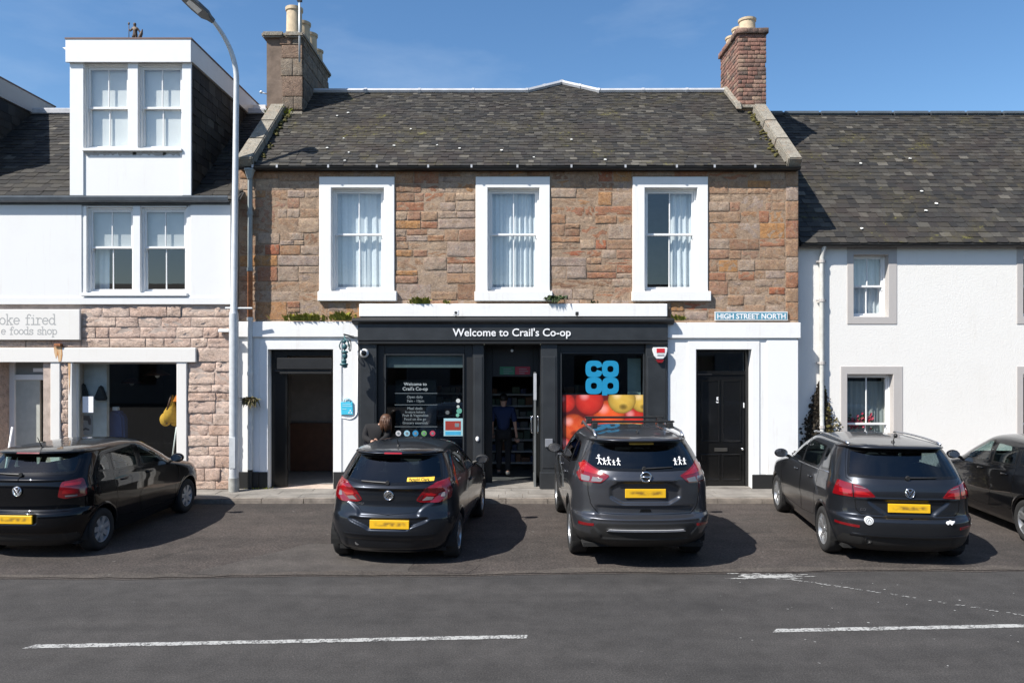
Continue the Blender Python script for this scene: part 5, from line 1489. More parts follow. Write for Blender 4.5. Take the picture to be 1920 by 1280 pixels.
# alarm box
ya = YS - .03; ax = lambda p: X_(p, ya); az = lambda q: Z_(q, ya)
o = thing('alarm_box', 'white and red burglar alarm box on the right shop pilaster', 'alarm', (ax(1237), ya, az(663)))
MB().prism([(ax(p), az(q)) for p, q in ((1223, 651), (1251, 651), (1251, 658), (1248, 667), (1243, 673), (1231, 673), (1226, 667), (1223, 658))], ya - .06, ya + .02).build('cover', M['joinery'], o, bevel=.015, seg=2)
MB().prism([(ax(p), az(q)) for p, q in ((1230, 653), (1245, 653), (1245, 661), (1230, 661))], ya - .066, ya - .055).build('red_panel', M['red'], o)
MB().prism([(ax(p), az(q)) for p, q in ((1229, 674), (1245, 674), (1241, 680), (1233, 680))], ya - .05, ya + .01).build('strobe', plain('dark_red_lens', (.2, .01, .015), .3), o, bevel=.006)
for k in (663.5, 666): MB().box(ax(1231), ax(1244), ya - .0665, ya - .058, az(k + .9), az(k)).build('print_line', M['greytext'], o)
# blue bag-shaped plaque
yq = YP - .02; bx_ = lambda p: X_(p, yq); bz = lambda q: Z_(q, yq)
o = thing('plaque', 'light blue shopping-bag shaped plaque on the white pier left of the shop', 'plaque', (bx_(651), yq, bz(763)))
MB().prism([(bx_(p), bz(q)) for p, q in ((639, 754), (661, 753), (662, 777), (640, 777))], yq - .012, yq + .01).build('board', plain('light_blue_board', (.05, .48, .66), .5, var=.06), o, bevel=.003)
MB().tube([(bx_(645), yq - .005, bz(753.5)), (bx_(646), yq - .005, bz(748)), (bx_(651), yq - .005, bz(746)), (bx_(656), yq - .005, bz(748)), (bx_(657), yq - .005, bz(753.5))], .012, 6).build('handle', plain('pale_blue_edge', (.35, .6, .7), .5), o, smooth=True)
for a, b, y in ((642, 658, 757), (642, 660, 760.5), (642, 650, 766)): MB().box(bx_(a), bx_(b), yq - .0145, yq - .011, bz(y + 1.2), bz(y)).build('print_line', plain('faint_print_%d' % y, (.35, .62, .72), .5), o)
m_ = MB()
for k in range(3):
    a = math.radians(90 + 120 * k); m_.prism([(bx_(657) + .028 * math.cos(a) + .02 * math.cos(t), bz(772) + .028 * math.sin(a) + .02 * math.sin(t)) for t in (a, a + 2.1, a + 4.2)], yq - .0145, yq - .011)
m_.build('recycling_mark', M['text'], o)
# rounded white conduit line on the pier beside the plaque
o = MB().tube([(PX(640), YP - .006, PZ(782))] + [(PX(655) + .16 * math.cos(math.radians(a)), YP - .006, PZ(770) + .16 * math.sin(math.radians(a))) for a in range(250, 365, 10)] + [(PX(671), YP - .006, PZ(640))], .012, 6).build('cable', M['white'], smooth=True); tag(o, 'white painted cable looping down the pier round the blue plaque', 'cable')
# street name plate
yq = YW - .03; sx_ = lambda p: X_(p, yq); sz_ = lambda q: Z_(q, yq)
o = thing('street_sign', 'blue street name plate with white border reading HIGH STREET NORTH', 'sign', (sx_(1408), yq, sz_(592)))
MB().box(sx_(1340), sx_(1477), yq - .012, yq + .02, sz_(601), sz_(584)).build('border', plain('dull_white_enamel', (.55, .56, .56), .5, var=.12), o, bevel=.004)
MB().box(sx_(1342), sx_(1475), yq - .016, yq - .01, sz_(599), sz_(586)).build('panel', plain('faded_blue_enamel', (.10, .27, .36), .5, var=.15, scale=15), o)
text_obj('lettering', 'HIGH STREET NORTH', M['text'], o, sx_(1344.5), sz_(597.6), yq - .0165, width=sx_(1472.5) - sx_(1344.5), height=sz_(587.4) - sz_(597.6), depth=.004, bold=.02)
# small projector lights above the cornice
for k, px in enumerate((855, 1082)):
    yk = YC + .03; x = X_(px, yk); z = Z_(594, yk)
    o = thing('sign_light', ('small white spotlight on the shop cornice above the lettering', 'tiny dark spotlight on the shop cornice under the middle window')[k], 'light', (x, yk, z))
    MB().box(x - .06 + .03 * k, x + .06 - .03 * k, yk - .04, yk + .05, z + .03, z + .14 - .04 * k).build('lamp_head', M['joinery'] if k == 0 else M['black'], o, bevel=.008)
    MB().tube([(x, yk, z - .01), (x, yk, z + .05)], .012, 6).build('stem', M['black'], o)
    if k == 0: MB().lathe([(.028, 0), (.028, -.005)], (x, yk - .038, z + .08), 'y', 12).build('lens', M['black'], o)
# TV aerial pole on the stone chimney
xa, ya2 = X_(561.5, 16.75), 16.75
o = thing('aerial_pole', 'thin steel aerial pole clamped to the stone chimney', 'pole', (xa, ya2, 9.4))
MB().tube([(xa, ya2, 9.3), (xa, ya2, 10.75)], .022, 8).build('pole', M['galv'], o, smooth=True)
MB().box(xa - .05, xa + .05, ya2 - .04, ya2 + .05, 10.66, 10.72).build('clamp', M['iron'], o)
o = thing('satellite_bracket', 'tiny white fitting sticking out of the left side of the stone chimney', 'fitting', (-5.62, 16.9, 8.65))
MB().tube([(-5.54, 16.85, 8.62), (-5.68, 16.85, 8.66)], .014, 6).ball((-5.66, 16.85, 8.66), .035).build('fitting', M['joinery'], o, smooth=True)
# plants rooted in the walls
tuft('wall_weed', 'wide clump of green weeds on the white ledge left of the shop', 'weed', (WX(572), YW - .07, WZ(602)), 160, .22, .2, M['leaf'], 1)
tuft('wall_weed', 'weeds tumbling over the ledge corner beside the shop cornice', 'weed', (WX(642), YW - .07, WZ(601)), 120, .24, .09, M['leaf'], 2)
tuft('wall_weed', 'yellow-green weed tuft on the white band under the left window', 'weed', (WX(790), YW - .06, WZ(570)), 110, .19, .09, M['leaf'], 3)
tuft('wall_weed', 'very small weed on the white band just left of the middle window sill', 'weed', (WX(838), YW - .06, WZ(570)), 28, .12, .03, M['leaf'], 4)
tuft('wall_weed', 'dark ivy sprouting at the right end of the middle window sill', 'ivy', (WX(1040), YW - .08, WZ(562)), 150, .2, .09, M['leafdark'], 5, droop=.9)
tuft('wall_weed', 'small weed low on the stone between the middle and right windows', 'weed', (WX(1112), YW - .05, WZ(569)), 18, .09, .04, M['leafdark'], 6)
tuft('wall_weed', 'small weed at the right end of the shop cornice', 'weed', (WX(1272), YW - .08, WZ(601)), 40, .16, .05, M['leaf'], 7)
tuft('wall_weed', 'green tuft at the foot of the stone chimney', 'weed', (-5.25, 16.72, 8.12), 110, .22, .14, M['leaf'], 8)
tuft('pavement_weed', 'thin weeds at the foot of the white pier beside the lamp post', 'weed', (WX(487), YP - .06, .09), 50, .07, .16, M['leaf'], 9)
o = tuft('dried_nest', 'dried brown bundle of stems caught on the white downpipe', 'plant bundle', (X_(470, 14.72), 14.70, Z_(752, 14.72)), 360, .22, .04, M['leafdry'], 10, droop=1.0, up=1.0)
# ================================================================== CARS
def pchip(pts):
    x = np.array([p[0] for p in pts], float); y = np.array([p[1] for p in pts], float)
    h = np.diff(x); dl = np.diff(y) / h; n = len(x); d = np.zeros(n)
    for i in range(1, n - 1):
        if dl[i - 1] * dl[i] > 0:
            w1, w2 = 2 * h[i] + h[i - 1], h[i] + 2 * h[i - 1]; d[i] = (w1 + w2) / (w1 / dl[i - 1] + w2 / dl[i])
    d[0], d[-1] = dl[0], dl[-1]
    def f(q):
        q = np.clip(np.asarray(q, float), x[0], x[-1]); i = np.clip(np.searchsorted(x, q) - 1, 0, n - 2)
        t = (q - x[i]) / h[i]
        return (y[i] * (1 + 2 * t) * (1 - t) ** 2 + h[i] * d[i] * t * (1 - t) ** 2 + y[i + 1] * t * t * (3 - 2 * t) + h[i] * d[i + 1] * t * t * (t - 1))
    return f
def sstep(a, b, x):
    t = np.clip((x - a) / (b - a), 0, 1); return t * t * (3 - 2 * t)
def sbox(x, a, b, s): return sstep(a - s, a + s, x) * (1 - sstep(b - s, b + s, x))

def paint(name, col, metal=.55, rough=.34):
    t = NT(name); t.set(Metallic=metal, Roughness=rough, Coat_Weight=.85, Coat_Roughness=.015, Coat_IOR=1.45); t.b.inputs['Specular IOR Level'].default_value = .05
    v = t.coord('obj'); n = t.noise(v, 900, 2, .5)
    t.base(t.ramp(n, [(.35, tuple(c * .75 for c in col)), (.65, tuple(c * 1.3 for c in col))]))
    return t.m
M['cglass'] = glass('tinted_car_glass', (.62, .74, .71), refl=1.0)
M['pglass'] = glass('privacy_car_glass', (.07, .075, .08), refl=1.1)
M['frit'] = plain('black_glass_edge', .006, .12, mode='obj', var=.02)
M['rubber'] = plain('tyre_rubber', .014, .85, mode='obj', bump=.3, bscale=90)
M['alloy'] = plain('silver_alloy', (.42, .43, .44), .32, metal=.8, mode='obj', var=.05)
M['trim'] = plain('black_plastic_trim', .013, .55, mode='obj', bump=.1, bscale=200)
M['underbody'] = plain('underbody', .006, .9, mode='obj')
M['cabin'] = plain('cabin_trim', (.02, .02, .022), .8, mode='obj')
M['seatcloth'] = plain('seat_cloth', (.035, .036, .04), .9, mode='obj')
M['tglass'] = glass('lightly_tinted_rear_glass', (.30, .35, .36), refl=1.15)
M['silver'] = plain('silver_trim', (.55, .56, .58), .25, metal=.9, mode='obj', var=.03)
def lampmat(name, c, r=.12):
    t = NT(name); v = t.coord('obj'); w = t.new('ShaderNodeTexWave'); w.inputs['Scale'].default_value = 30; w.bands_direction = 'Z'
    t.l.new(v, w.inputs['Vector']); t.base(t.mix(w.outputs['Fac'], tuple(q * .6 for q in c), c)); t.set(Roughness=r, Coat_Weight=1.0, Coat_Roughness=.02); return t.m
M['redlamp'] = lampmat('red_lamp_lens', (.19, .003, .006))
M['brightlamp'] = lampmat('bright_red_lamp', (.36, .008, .011))
M['darklamp'] = lampmat('dark_lamp_lens', (.07, .01, .012))
M['clearlamp'] = lampmat('clear_lamp_lens', (.20, .18, .18))
def platemat():
    t = NT('yellow_number_plate'); v = t.coord('obj')
    n = t.noise(t.scaled(v, (7, 1, 9)), 1.6, 2, .5)
    g = t.new('ShaderNodeTexCoord').outputs['Generated']
    sep = t.new('ShaderNodeSeparateXYZ'); t.l.new(g, sep.inputs[0])
    band = t.ramp(sep.outputs['Z'], [(.18, 0), (.42, 1), (.6, 1), (.85, 0)])
    ends = t.ramp(sep.outputs['X'], [(.08, 0), (.2, 1), (.85, 1), (.95, 0)])
    k = t.math('MULTIPLY', t.math('MULTIPLY', band, ends), t.ramp(n, [(.38, .05), (.62, .75)]))
    t.base(t.mix(k, (.72, .42, .015), (.10, .055, .025))); t.set(Roughness=.4); return t.m
M['plate'] = platemat()

class CarSurf:
    def __init__(s, rear, front, width, H, zr, ymid, n=3.0, cr=.6, cf=.9, relief=None, flare=None):
        s.fr, s.ff, s.fw = pchip(rear), pchip(front), pchip(width)
        s.H, s.zr, s.ym, s.n, s.cr, s.cf = H, zr, ymid, n, cr, cf
        s.relief, s.flare = relief, flare
        s.zb = rear[0][0]; s.cache = {}
        u = list(np.linspace(0, .80, 46)); p0 = math.asin(.80 ** (n / 2)); ph = np.linspace(p0, math.pi / 2, 34)[1:]
        s.U = np.array(u + [math.sin(p) ** (2 / n) for p in ph]); s.V = np.array([(1 - q ** n) ** (1 / n) for q in u] + [max(0, math.cos(p)) ** (2 / n) for p in ph]); s.V[-1] = 0
        s.NS = 90
    def half(s, z):
        k = round(float(z), 4)
        if k in s.cache: return s.cache[k]
        zz = min(z, s.zr); yr, yf, w = float(s.fr(zz)), float(s.ff(zz)), float(s.fw(zz)); cr, cf = s.cr, s.cf
        if z > s.zr:
            q = math.sqrt(max(0.0004, 1 - (z - s.zr) / (s.H - s.zr))); w *= q; yr = s.ym - (s.ym - yr) * q; yf = s.ym + (yf - s.ym) * q; cr *= q; cf *= q
        cr = min(cr, (yf - yr) * .42); cf = min(cf, (yf - yr) * .42)
        T1, Y1 = w * s.U, yr + cr * (1 - s.V)
        if s.relief is not None: Y1 = Y1 + s.relief(T1, z) * np.clip(s.V * 1.6 - .2, 0, 1)
        Y2 = np.linspace(yr + cr, yf - cf, s.NS + 2)[1:-1]; T2 = np.full(s.NS, w)
        T3, Y3 = (w * s.U)[::-1], (yf - cf * (1 - s.V))[::-1]
        T = np.concatenate([T1, T2, T3]); Y = np.concatenate([Y1, Y2, Y3])
        if s.flare is not None: T = T + s.flare(Y, z) * np.clip((T / max(w, .01) - .9) * 12, 0, 1)
        S = np.concatenate([[0], np.cumsum(np.hypot(np.diff(T), np.diff(Y)))])
        s.cache[k] = (T, Y, S); return s.cache[k]
    def s_t(s, t, z): T, Y, S = s.half(z); n = len(s.U); return math.copysign(float(np.interp(abs(t), T[:n], S[:n])), t) if t else 0.0
    def s_y(s, y, z): T, Y, S = s.half(z); i = len(s.U) - 20; j = len(T) - len(s.U) + 20; return float(np.interp(y, Y[i:j], S[i:j]))
    def pt(s, q, z, off=0, front=False):
        T, Y, S = s.half(z); a = abs(q); 
        if front: a = S[-1] - a
        e = .006; x, y = np.interp(a, S, T), np.interp(a, S, Y)
        x2, y2 = np.interp(a + e, S, T), np.interp(a + e, S, Y); x1, y1 = np.interp(a - e, S, T), np.interp(a - e, S, Y)
        dx, dy = x2 - x1, y2 - y1; L = math.hypot(dx, dy) or 1
        sg = -1 if q < 0 else 1
        return (sg * (x + off * dy / L), y - off * dx / L, z)

def chaikin(poly, r=.25, it=2):
    for _ in range(it):
        out = []
        for i in range(len(poly)):
            a, b = poly[i], poly[(i + 1) % len(poly)]
            out += [(a[0] + (b[0] - a[0]) * r, a[1] + (b[1] - a[1]) * r), (b[0] + (a[0] - b[0]) * r, b[1] + (a[1] - b[1]) * r)]
        poly = out
    return poly
def fillet(poly, rad):
    out = []; n = len(poly)
    for i in range(n):
        p, a, b = Vector(poly[i]), Vector(poly[i - 1]), Vector(poly[(i + 1) % n])
        la, lb = (a - p).length, (b - p).length; r = min(rad, la * .45, lb * .45)
        u, v = p + (a - p) / la * r, p + (b - p) / lb * r
        for k in range(5):
            t = k / 4; q = u * (1 - t) ** 2 + p * 2 * t * (1 - t) + v * t * t; out.append((q.x, q.y))
    return out
def resample(poly, step):
    out = []
    for i in range(len(poly)):
        a, b = Vector(poly[i]), Vector(poly[(i + 1) % len(poly)]); n = max(1, int(math.ceil((b - a).length / step)))
        for k in range(n): q = a.lerp(b, k / n); out.append((q.x, q.y))
    return out
def area(p): return sum(p[i - 1][0] * p[i][1] - p[i][0] * p[i - 1][1] for i in range(len(p))) / 2
def inset(poly, d):
    if area(poly) < 0: poly = poly[::-1]
    n = len(poly); out = []
    for i in range(n):
        a, p, b = Vector(poly[i - 1]), Vector(poly[i]), Vector(poly[(i + 1) % n])
        u, v = (p - a), (b - p)
        if u.length < 1e-7: u = v
        if v.length < 1e-7: v = u
        n1 = Vector((-u.y, u.x)).normalized(); n2 = Vector((-v.y, v.x)).normalized(); m = (n1 + n2)
        m = m / max(.35, m.length) ; c = max(.5, m.dot(n1)); q = p + m * d / c; out.append((q.x, q.y))
    return out
def inpoly(px, py, poly):
    r = np.zeros(px.shape, bool); n = len(poly)
    for i in range(n):
        x1, y1 = poly[i - 1]; x2, y2 = poly[i]
        if y1 == y2: continue
        c = ((y1 > py) != (y2 > py)) & (px < (x2 - x1) * (py - y1) / (y2 - y1) + x1); r ^= c
    return r

class Car:
    def __init__(c, surf, name, label, X, Y, heading, paintmat, group='cars parked nose-in outside the shop'):
        c.s = surf; c.paint = paintmat
        h = math.radians(heading)
        c.root = thing(name, label, 'car', (X, Y, .004), group, -h)
        c.holes = []; c.fholes = []; c.arch = []; c.regions = []
    def patch(c, poly, name, mat, off=.004, thick=.008, parent=None, res=.03, front=False, skirt=True):
        """a panel lying on the body surface; poly in (arc length, height)"""
        bm = bmesh.new(); vs = [bm.verts.new((p[0], 0, p[1])) for p in poly]; bm.faces.new(vs)
        xs = [p[0] for p in poly]; zs = [p[1] for p in poly]
        for ax, lo, hi in ((0, min(xs), max(xs)), (2, min(zs), max(zs))):
            n = int((hi - lo) / res)
            for k in range(1, n + 1):
                co = [0, 0, 0]; no = [0, 0, 0]; co[ax] = lo + (hi - lo) * k / (n + 1); no[ax] = 1
                bmesh.ops.bisect_plane(bm, geom=bm.verts[:] + bm.edges[:] + bm.faces[:], plane_co=co, plane_no=no, dist=1e-5)
        bm.verts.ensure_lookup_table()
        if skirt:
            be = [e for e in bm.edges if len(e.link_faces) == 1]
            ex = bmesh.ops.extrude_edge_only(bm, edges=be)['geom']; newv = set(g for g in ex if isinstance(g, bmesh.types.BMVert))
        else: newv = set()
        for v in bm.verts: v.co = c.s.pt(v.co.x, v.co.z, off - (thick if v in newv else 0), front)
        bmesh.ops.recalc_face_normals(bm, faces=bm.faces)
        me = bpy.data.meshes.new(name); bm.to_mesh(me); bm.free()
        me.polygons.foreach_set('use_smooth', [True] * len(me.polygons)); me.set_sharp_from_angle(angle=math.radians(45))
        return link(name, me, mat, parent or c.root, True)
    def ring(c, outer, inner, name, mat, off=.003, parent=None, front=False):
        n = len(outer); m_ = MB(); v = []
        for k in range(3):
            t = k / 2
            for i in range(n): a, b = outer[i], inner[i]; v.append(c.s.pt(a[0] + (b[0] - a[0]) * t, a[1] + (b[1] - a[1]) * t, off, front))
        f = [(k * n + i, k * n + (i + 1) % n, (k + 1) * n + (i + 1) % n, (k + 1) * n + i) for k in range(2) for i in range(n)]
        return m_.add(v, f).build(name, mat, parent or c.root, smooth=True, local=True)
    def window(c, poly, name, mat, border=.03, front=False, parent=None, off=.003):
        if area(poly) < 0: poly = poly[::-1]
        o = resample(fillet(poly, .05), .025); i = inset(o, border); h = inset(o, border * .45)
        (c.fholes if front else c.holes).append(h)
        w = c.patch(i, name, mat, off, parent=parent, front=front, skirt=False, res=.04)
        c.ring(o, i, 'glass_edge', M['frit'], off, w, front)
        return w
    def shut(c, poly, w=.012, name='shut_line', parent=None, off=.0015):
        if area(poly) < 0: poly = poly[::-1]
        o = resample(poly, .03); return c.ring(o, inset(o, w), name, M['frit'], off, parent)
    def side(c, pts, sg): return [(sg * c.s.s_y(y, z), z) for y, z in pts]
    def rear(c, pts): return [(c.s.s_t(t, z), z) for t, z in pts]
    def mir(c, pts): return pts + [(-t, z) for t, z in pts[::-1]]
    def body(c, clad_z=None, bumper=None, tailgate=None, dz=.014):
        s = c.s
        nz = int((s.zr - s.zb) / dz); Z = list(np.linspace(s.zb, s.zr, nz)); q = np.linspace(1, .05, 20)[1:]
        Z += [s.zr + (s.H - s.zr) * (1 - k * k) for k in q]
        T = []; Y = []; S = []
        for z in Z: a, b, d = s.half(z); T.append(a); Y.append(b); S.append(d)
        T, Y, S = np.array(T), np.array(Y), np.array(S); m, N = T.shape; Zg = np.repeat(np.array(Z)[:, None], N, 1)
        full = lambda A, sg: np.concatenate([sg * A[:, :0:-1], A[:, :-1]], 1)
        X = full(T, -1); YY = full(Y, 1); ZZ = full(Zg, 1); SS = full(S, -1); Q = full(S[:, -1:] - S, -1)
        R = X.shape[1]; V = np.stack([X, YY, ZZ], -1).reshape(-1, 3)
        idx = np.arange(m * R).reshape(m, R); a = idx[:-1]; b = np.roll(a, -1, 1); d = idx[1:]; e = np.roll(d, -1, 1)
        F = np.stack([a, b, e, d], -1).reshape(-1, 4)
        cen = V[F].mean(1); sc = SS.reshape(-1)[F]; fs = np.where(np.ptp(sc, axis=1) > 1.0, 99, sc.mean(1)); fz = cen[:, 2]
        qc = Q.reshape(-1)[F]; fq = np.where(np.ptp(qc, axis=1) > 1.0, 0.0, qc.mean(1))
        keep = np.ones(len(F), bool)
        for h in c.holes: keep &= ~inpoly(fs, fz, h)
        for h in c.fholes: keep &= ~inpoly(fq, fz, h)
        for (yw, zw, ra) in c.arch: keep &= ~((np.hypot(cen[:, 1] - yw, cen[:, 2] - zw) < ra) & (np.abs(cen[:, 0]) > .45))
        reg = np.array(['body'] * len(F), dtype=object)
        for nm, poly in c.regions: reg[inpoly(fs, fz, poly)] = nm
        if clad_z is not None: reg[fz < clad_z] = 'sill_trim'
        # smooth shading normals from the whole shell
        nv = np.zeros_like(V); p = V[F]; fn = np.cross(p[:, 2] - p[:, 0], p[:, 3] - p[:, 1])
        for k in range(4): np.add.at(nv, F[:, k], fn)
        nv /= np.maximum(1e-9, np.linalg.norm(nv, axis=1))[:, None]
        out = {}
        for nm in dict.fromkeys(reg):
            fm = keep & (reg == nm); ff = F[fm]
            if not len(ff): continue
            used, inv = np.unique(ff, return_inverse=True); ff = inv.reshape(-1, 4)
            fl = [tuple(map(int, r)) for r in ff]
            vv = V[used]; nn = nv[used]
            if nm == 'body':
                top = {int(g): i for i, g in enumerate(used)}
                ring = [top[int(g)] for g in idx[-1] if int(g) in top]
                if len(ring) == R: fl.append(tuple(ring))
            me = bpy.data.meshes.new(nm.split('#')[0]); me.from_pydata([tuple(r) for r in vv], [], fl)
            me.polygons.foreach_set('use_smooth', [True] * len(me.polygons)); me.update()
            me.normals_split_custom_set_from_vertices([tuple(map(float, r)) for r in nn])
            out[nm] = link(nm.split('#')[0], me, M['trim'] if nm in ('sill_trim', 'lower_bumper') else c.paint, c.root, True)
        return out
    def wheel(c, x, y, r, w, sg, spokes, rimr, style='y', rimmat=None):
        rim = MB(); xo = x
        A = lambda d: x - sg * d
        prof = [(rimr, A(.0)), (rimr - .012, A(.004)), (rimr - .02, A(.03)), (rimr - .03, A(.06)), (rimr - .03, A(.15))]
        rim.lathe([(p, q) for p, q in prof], (0, y, r), 'x', 32, False) if False else None
        n = 32; v = []; f = []
        for k, (rr, xx) in enumerate(prof):
            for i in range(n): t = 2 * math.pi * i / n; v.append((xx, y + rr * math.cos(t), r + rr * math.sin(t)))
        for k in range(len(prof) - 1):
            for i in range(n): f.append((k * n + i, k * n + (i + 1) % n, (k + 1) * n + (i + 1) % n, (k + 1) * n + i))
        rim.add(v, f)
        for k in range(spokes):
            t = 2 * math.pi * k / spokes + .3
            for dt in ((-.16, .16) if style == 'y' else (0,)):
                ca, sa = math.cos(t + dt * .3), math.sin(t + dt * .3); cb, sb = math.cos(t + dt), math.sin(t + dt); wd = .016 if style == 'y' else .032
                p0 = Vector((A(.018), y + .035 * ca, r + .035 * sa)); p1 = Vector((A(.010), y + (rimr - .015) * cb, r + (rimr - .015) * sb)); nn = Vector((0, -sb, cb))
                vs = [p0 - nn * wd, p0 + nn * wd, p1 + nn * wd * 1.15, p1 - nn * wd * 1.15]; vs += [q + Vector((-sg * .035, 0, 0)) for q in vs]
                rim.add(vs, [(0, 1, 2, 3), (4, 7, 6, 5), (0, 4, 5, 1), (1, 5, 6, 2), (2, 6, 7, 3), (3, 7, 4, 0)])
        rim.lathe([(.052, A(.05)), (.052, A(.012)), (.03, A(.004))], (0, y, r), 'x', 16)
        o = rim.build('wheel', rimmat or M['alloy'], c.root, smooth='auto', local=True)
        ty = [(rimr - .008, A(.002)), (rimr + .012, A(-.006)), (r - .045, A(-.012)), (r - .012, A(.002)), (r, A(.025)), (r, A(w - .025)), (r - .012, A(w)), (rimr, A(w - .01))]
        tm = MB(); v = []; f = []
        for (rr, xx) in ty:
            for i in range(40): t = 2 * math.pi * i / 40; v.append((xx, y + rr * math.cos(t), r + rr * math.sin(t)))
        for k in range(len(ty) - 1):
            for i in range(40): f.append((k * 40 + i, k * 40 + (i + 1) % 40, (k + 1) * 40 + (i + 1) % 40, (k + 1) * 40 + i))
        tm.add(v, f).build('tyre', M['rubber'], o, smooth=True, local=True)
        dk = MB().lathe([(rimr - .03, A(.07)), (rimr - .03, A(.075))], (0, y, r), 'x', 24); dk.build('brake_disc', M['trim'], o, local=True)
        return o
    def wheels(c, ya, yb, r, track, w, spokes, rimr, ra, style='y', lip=None, rimmat=None):
        for y in (ya, yb):
            c.arch.append((y, r + .01, ra))
            for sg in (-1, 1):
                c.wheel(sg * track, y, r, w, sg, spokes, rimr, style, rimmat)
                n = 28; a0 = -12
                oo = []; ii = []
                for k in range(n + 1):
                    t = math.radians(a0 + (180 - 2 * a0) * k / n); 
                    for lst, rr in ((oo, ra + .035), (ii, ra - .012)):
                        yy, zz = y + rr * math.cos(t), max(c.s.zb + .005, r + .01 + rr * math.sin(t)); lst.append((sg * c.s.s_y(yy, zz), zz))
                m_ = MB(); v = []
                for k, lst in enumerate((oo, [((p[0] + q[0]) / 2, (p[1] + q[1]) / 2) for p, q in zip(oo, ii)], ii)):
                    for p in lst: v.append(c.s.pt(p[0], p[1], (.001, .008, .006)[k]))
                for p in ii: q = c.s.pt(p[0], p[1], .006); v.append((q[0] - sg * .05, q[1], q[2]))
                m = n + 1; f = [(k * m + i, k * m + i + 1, (k + 1) * m + i + 1, (k + 1) * m + i) for k in range(3) for i in range(n)]
                m_.add(v, f).build('wheel_arch', lip or c.paint, c.root, smooth=True, local=True)
                # dark liner
                m_ = MB(); v = []; n2 = 20
                for k, xx in enumerate((track - .0, track - .34)):
                    for i in range(n2 + 1): t = math.radians(-15 + 210 * i / n2); v.append((sg * xx, y + ra * math.cos(t), r + .01 + ra * math.sin(t)))
                f = [(i, i + 1, n2 + 2 + i, n2 + 1 + i) for i in range(n2)] + [tuple(range(n2 + 1, 2 * n2 + 2))]
                m_.add(v, f).build('arch_liner', M['underbody'], c.root, local=True)
    def under(c, L, hw, z):
        MB().box(-hw, hw, .3, L - .35, z, z + .05).build('underbody', M['underbody'], c.root, local=True)
    def cabin(c, y0, y1, hw, zfloor, zseat, headz, seatpos):
        MB().box(-hw, hw, y0, y1, zfloor, zfloor + .05).build('cabin_floor', M['cabin'], c.root, local=True)
        MB().prism([(y1 - .55, zfloor + .3), (y1 + .15, zfloor + .3), (y1 + .15, zseat + .42), (y1 - .2, zseat + .47), (y1 - .5, zseat + .33)], -hw, hw, 'x').build('dashboard', M['cabin'], c.root, bevel=.03, seg=2, local=True)
        st = []
        for k in range(24): t = 2 * math.pi * k / 23; st.append((.36 + .18 * math.cos(t), y1 - .62 + .08 * math.sin(t), zseat + .36 + .17 * math.sin(t)))
        MB().tube(st, .014, 6, False).build('steering_wheel', M['cabin'], c.root, smooth=True, local=True)
        for (ys, xs, wd) in seatpos:
            for x in xs:
                s = MB().prism([(ys - .08, zseat - .15), (ys + .46, zseat - .15), (ys + .5, zseat + .04), (ys + .02, zseat)], x - wd, x + wd, 'x')
                s.prism([(ys + .0, zseat + .01), (ys + .1, zseat + .02), (ys - .06, headz - .12), (ys - .17, headz - .13)], x - wd * .95, x + wd * .95, 'x')
                so = s.build('seat', M['seatcloth'], c.root, bevel=.03, seg=2, local=True)
                for hx in ((x,) if wd < .4 else (x - .38, x + .38)):
                    MB().prism([(ys - .20, headz - .09), (ys - .10, headz - .09), (ys - .12, headz + .09), (ys - .21, headz + .09)], hx - .13, hx + .13, 'x').build('head_rest', M['seatcloth'], so, bevel=.03, seg=2, local=True)
    def plate(c, t, z, w=.52, h=.112, off=.012, parent=None):
        P = [c.s.pt(c.s.s_t(tt, zz), zz, off) for tt, zz in ((t - w / 2, z - h / 2), (t + w / 2, z - h / 2), (t + w / 2, z + h / 2), (t - w / 2, z + h / 2))]
        yb = min(p[1] for p in P[:2]); yt = min(p[1] for p in P[2:]); yb = min(yb, yt + .02); yt = max(yt, yb - .0)
        ym_ = min(c.s.pt(0, z - h / 2, off)[1], c.s.pt(0, z + h / 2, off)[1])
        o = MB().box(t - w / 2, t + w / 2, ym_ - .006, ym_ + .02, z - h / 2, z + h / 2).build('number_plate', M['plate'], parent or c.root, bevel=.004, local=True)
        return o
    def disc_at(c, name, t, z, r, mat, d=.012, parent=None, off=0):
        p = c.s.pt(c.s.s_t(t, z), z, off)
        return MB().lathe([(r, -d), (r, .02)], (t, p[1] , z), 'y', 24).build(name, mat, parent or c.root, smooth='auto', local=True), p[1] - d
    def ring3(c, name, t, z, r, th, y, mat, parent):
        pts = [(t + r * math.cos(2 * math.pi * k / 28), y, z + r * math.sin(2 * math.pi * k / 28)) for k in range(29)]
        return MB().tube(pts, th, 8, False).build(name, mat, parent, smooth=True, local=True)
    def bars(c, name, lines, t, z, r, y, mat, th, parent):
        m_ = MB()
        for ln in lines: m_.tube([(t + p * r, y, z + q * r) for p, q in ln], th, 6)
        return m_.build(name, mat, parent, smooth=True, local=True)
    def lamp(c, poly, sub=(), name='tail_lamp', mat=None, off=.010):
        for sg in (-1, 1):
            pp = [((sg * abs(c.s.s_t(t, z))) if k == 't' else (sg * c.s.s_y(t, z)), z) for k, t, z in poly]
            if area(pp) < 0: pp = pp[::-1]
            o = c.patch(fillet(pp, .025), name, mat or M['redlamp'], off, .02, res=.03)
            for nm, sp, mt in sub:
                qq = [((sg * abs(c.s.s_t(t, z))) if k == 't' else (sg * c.s.s_y(t, z)), z) for k, t, z in sp]
                if area(qq) < 0: qq = qq[::-1]
                c.patch(fillet(qq, .012), nm, mt, off + .003, .004, parent=o, res=.03)
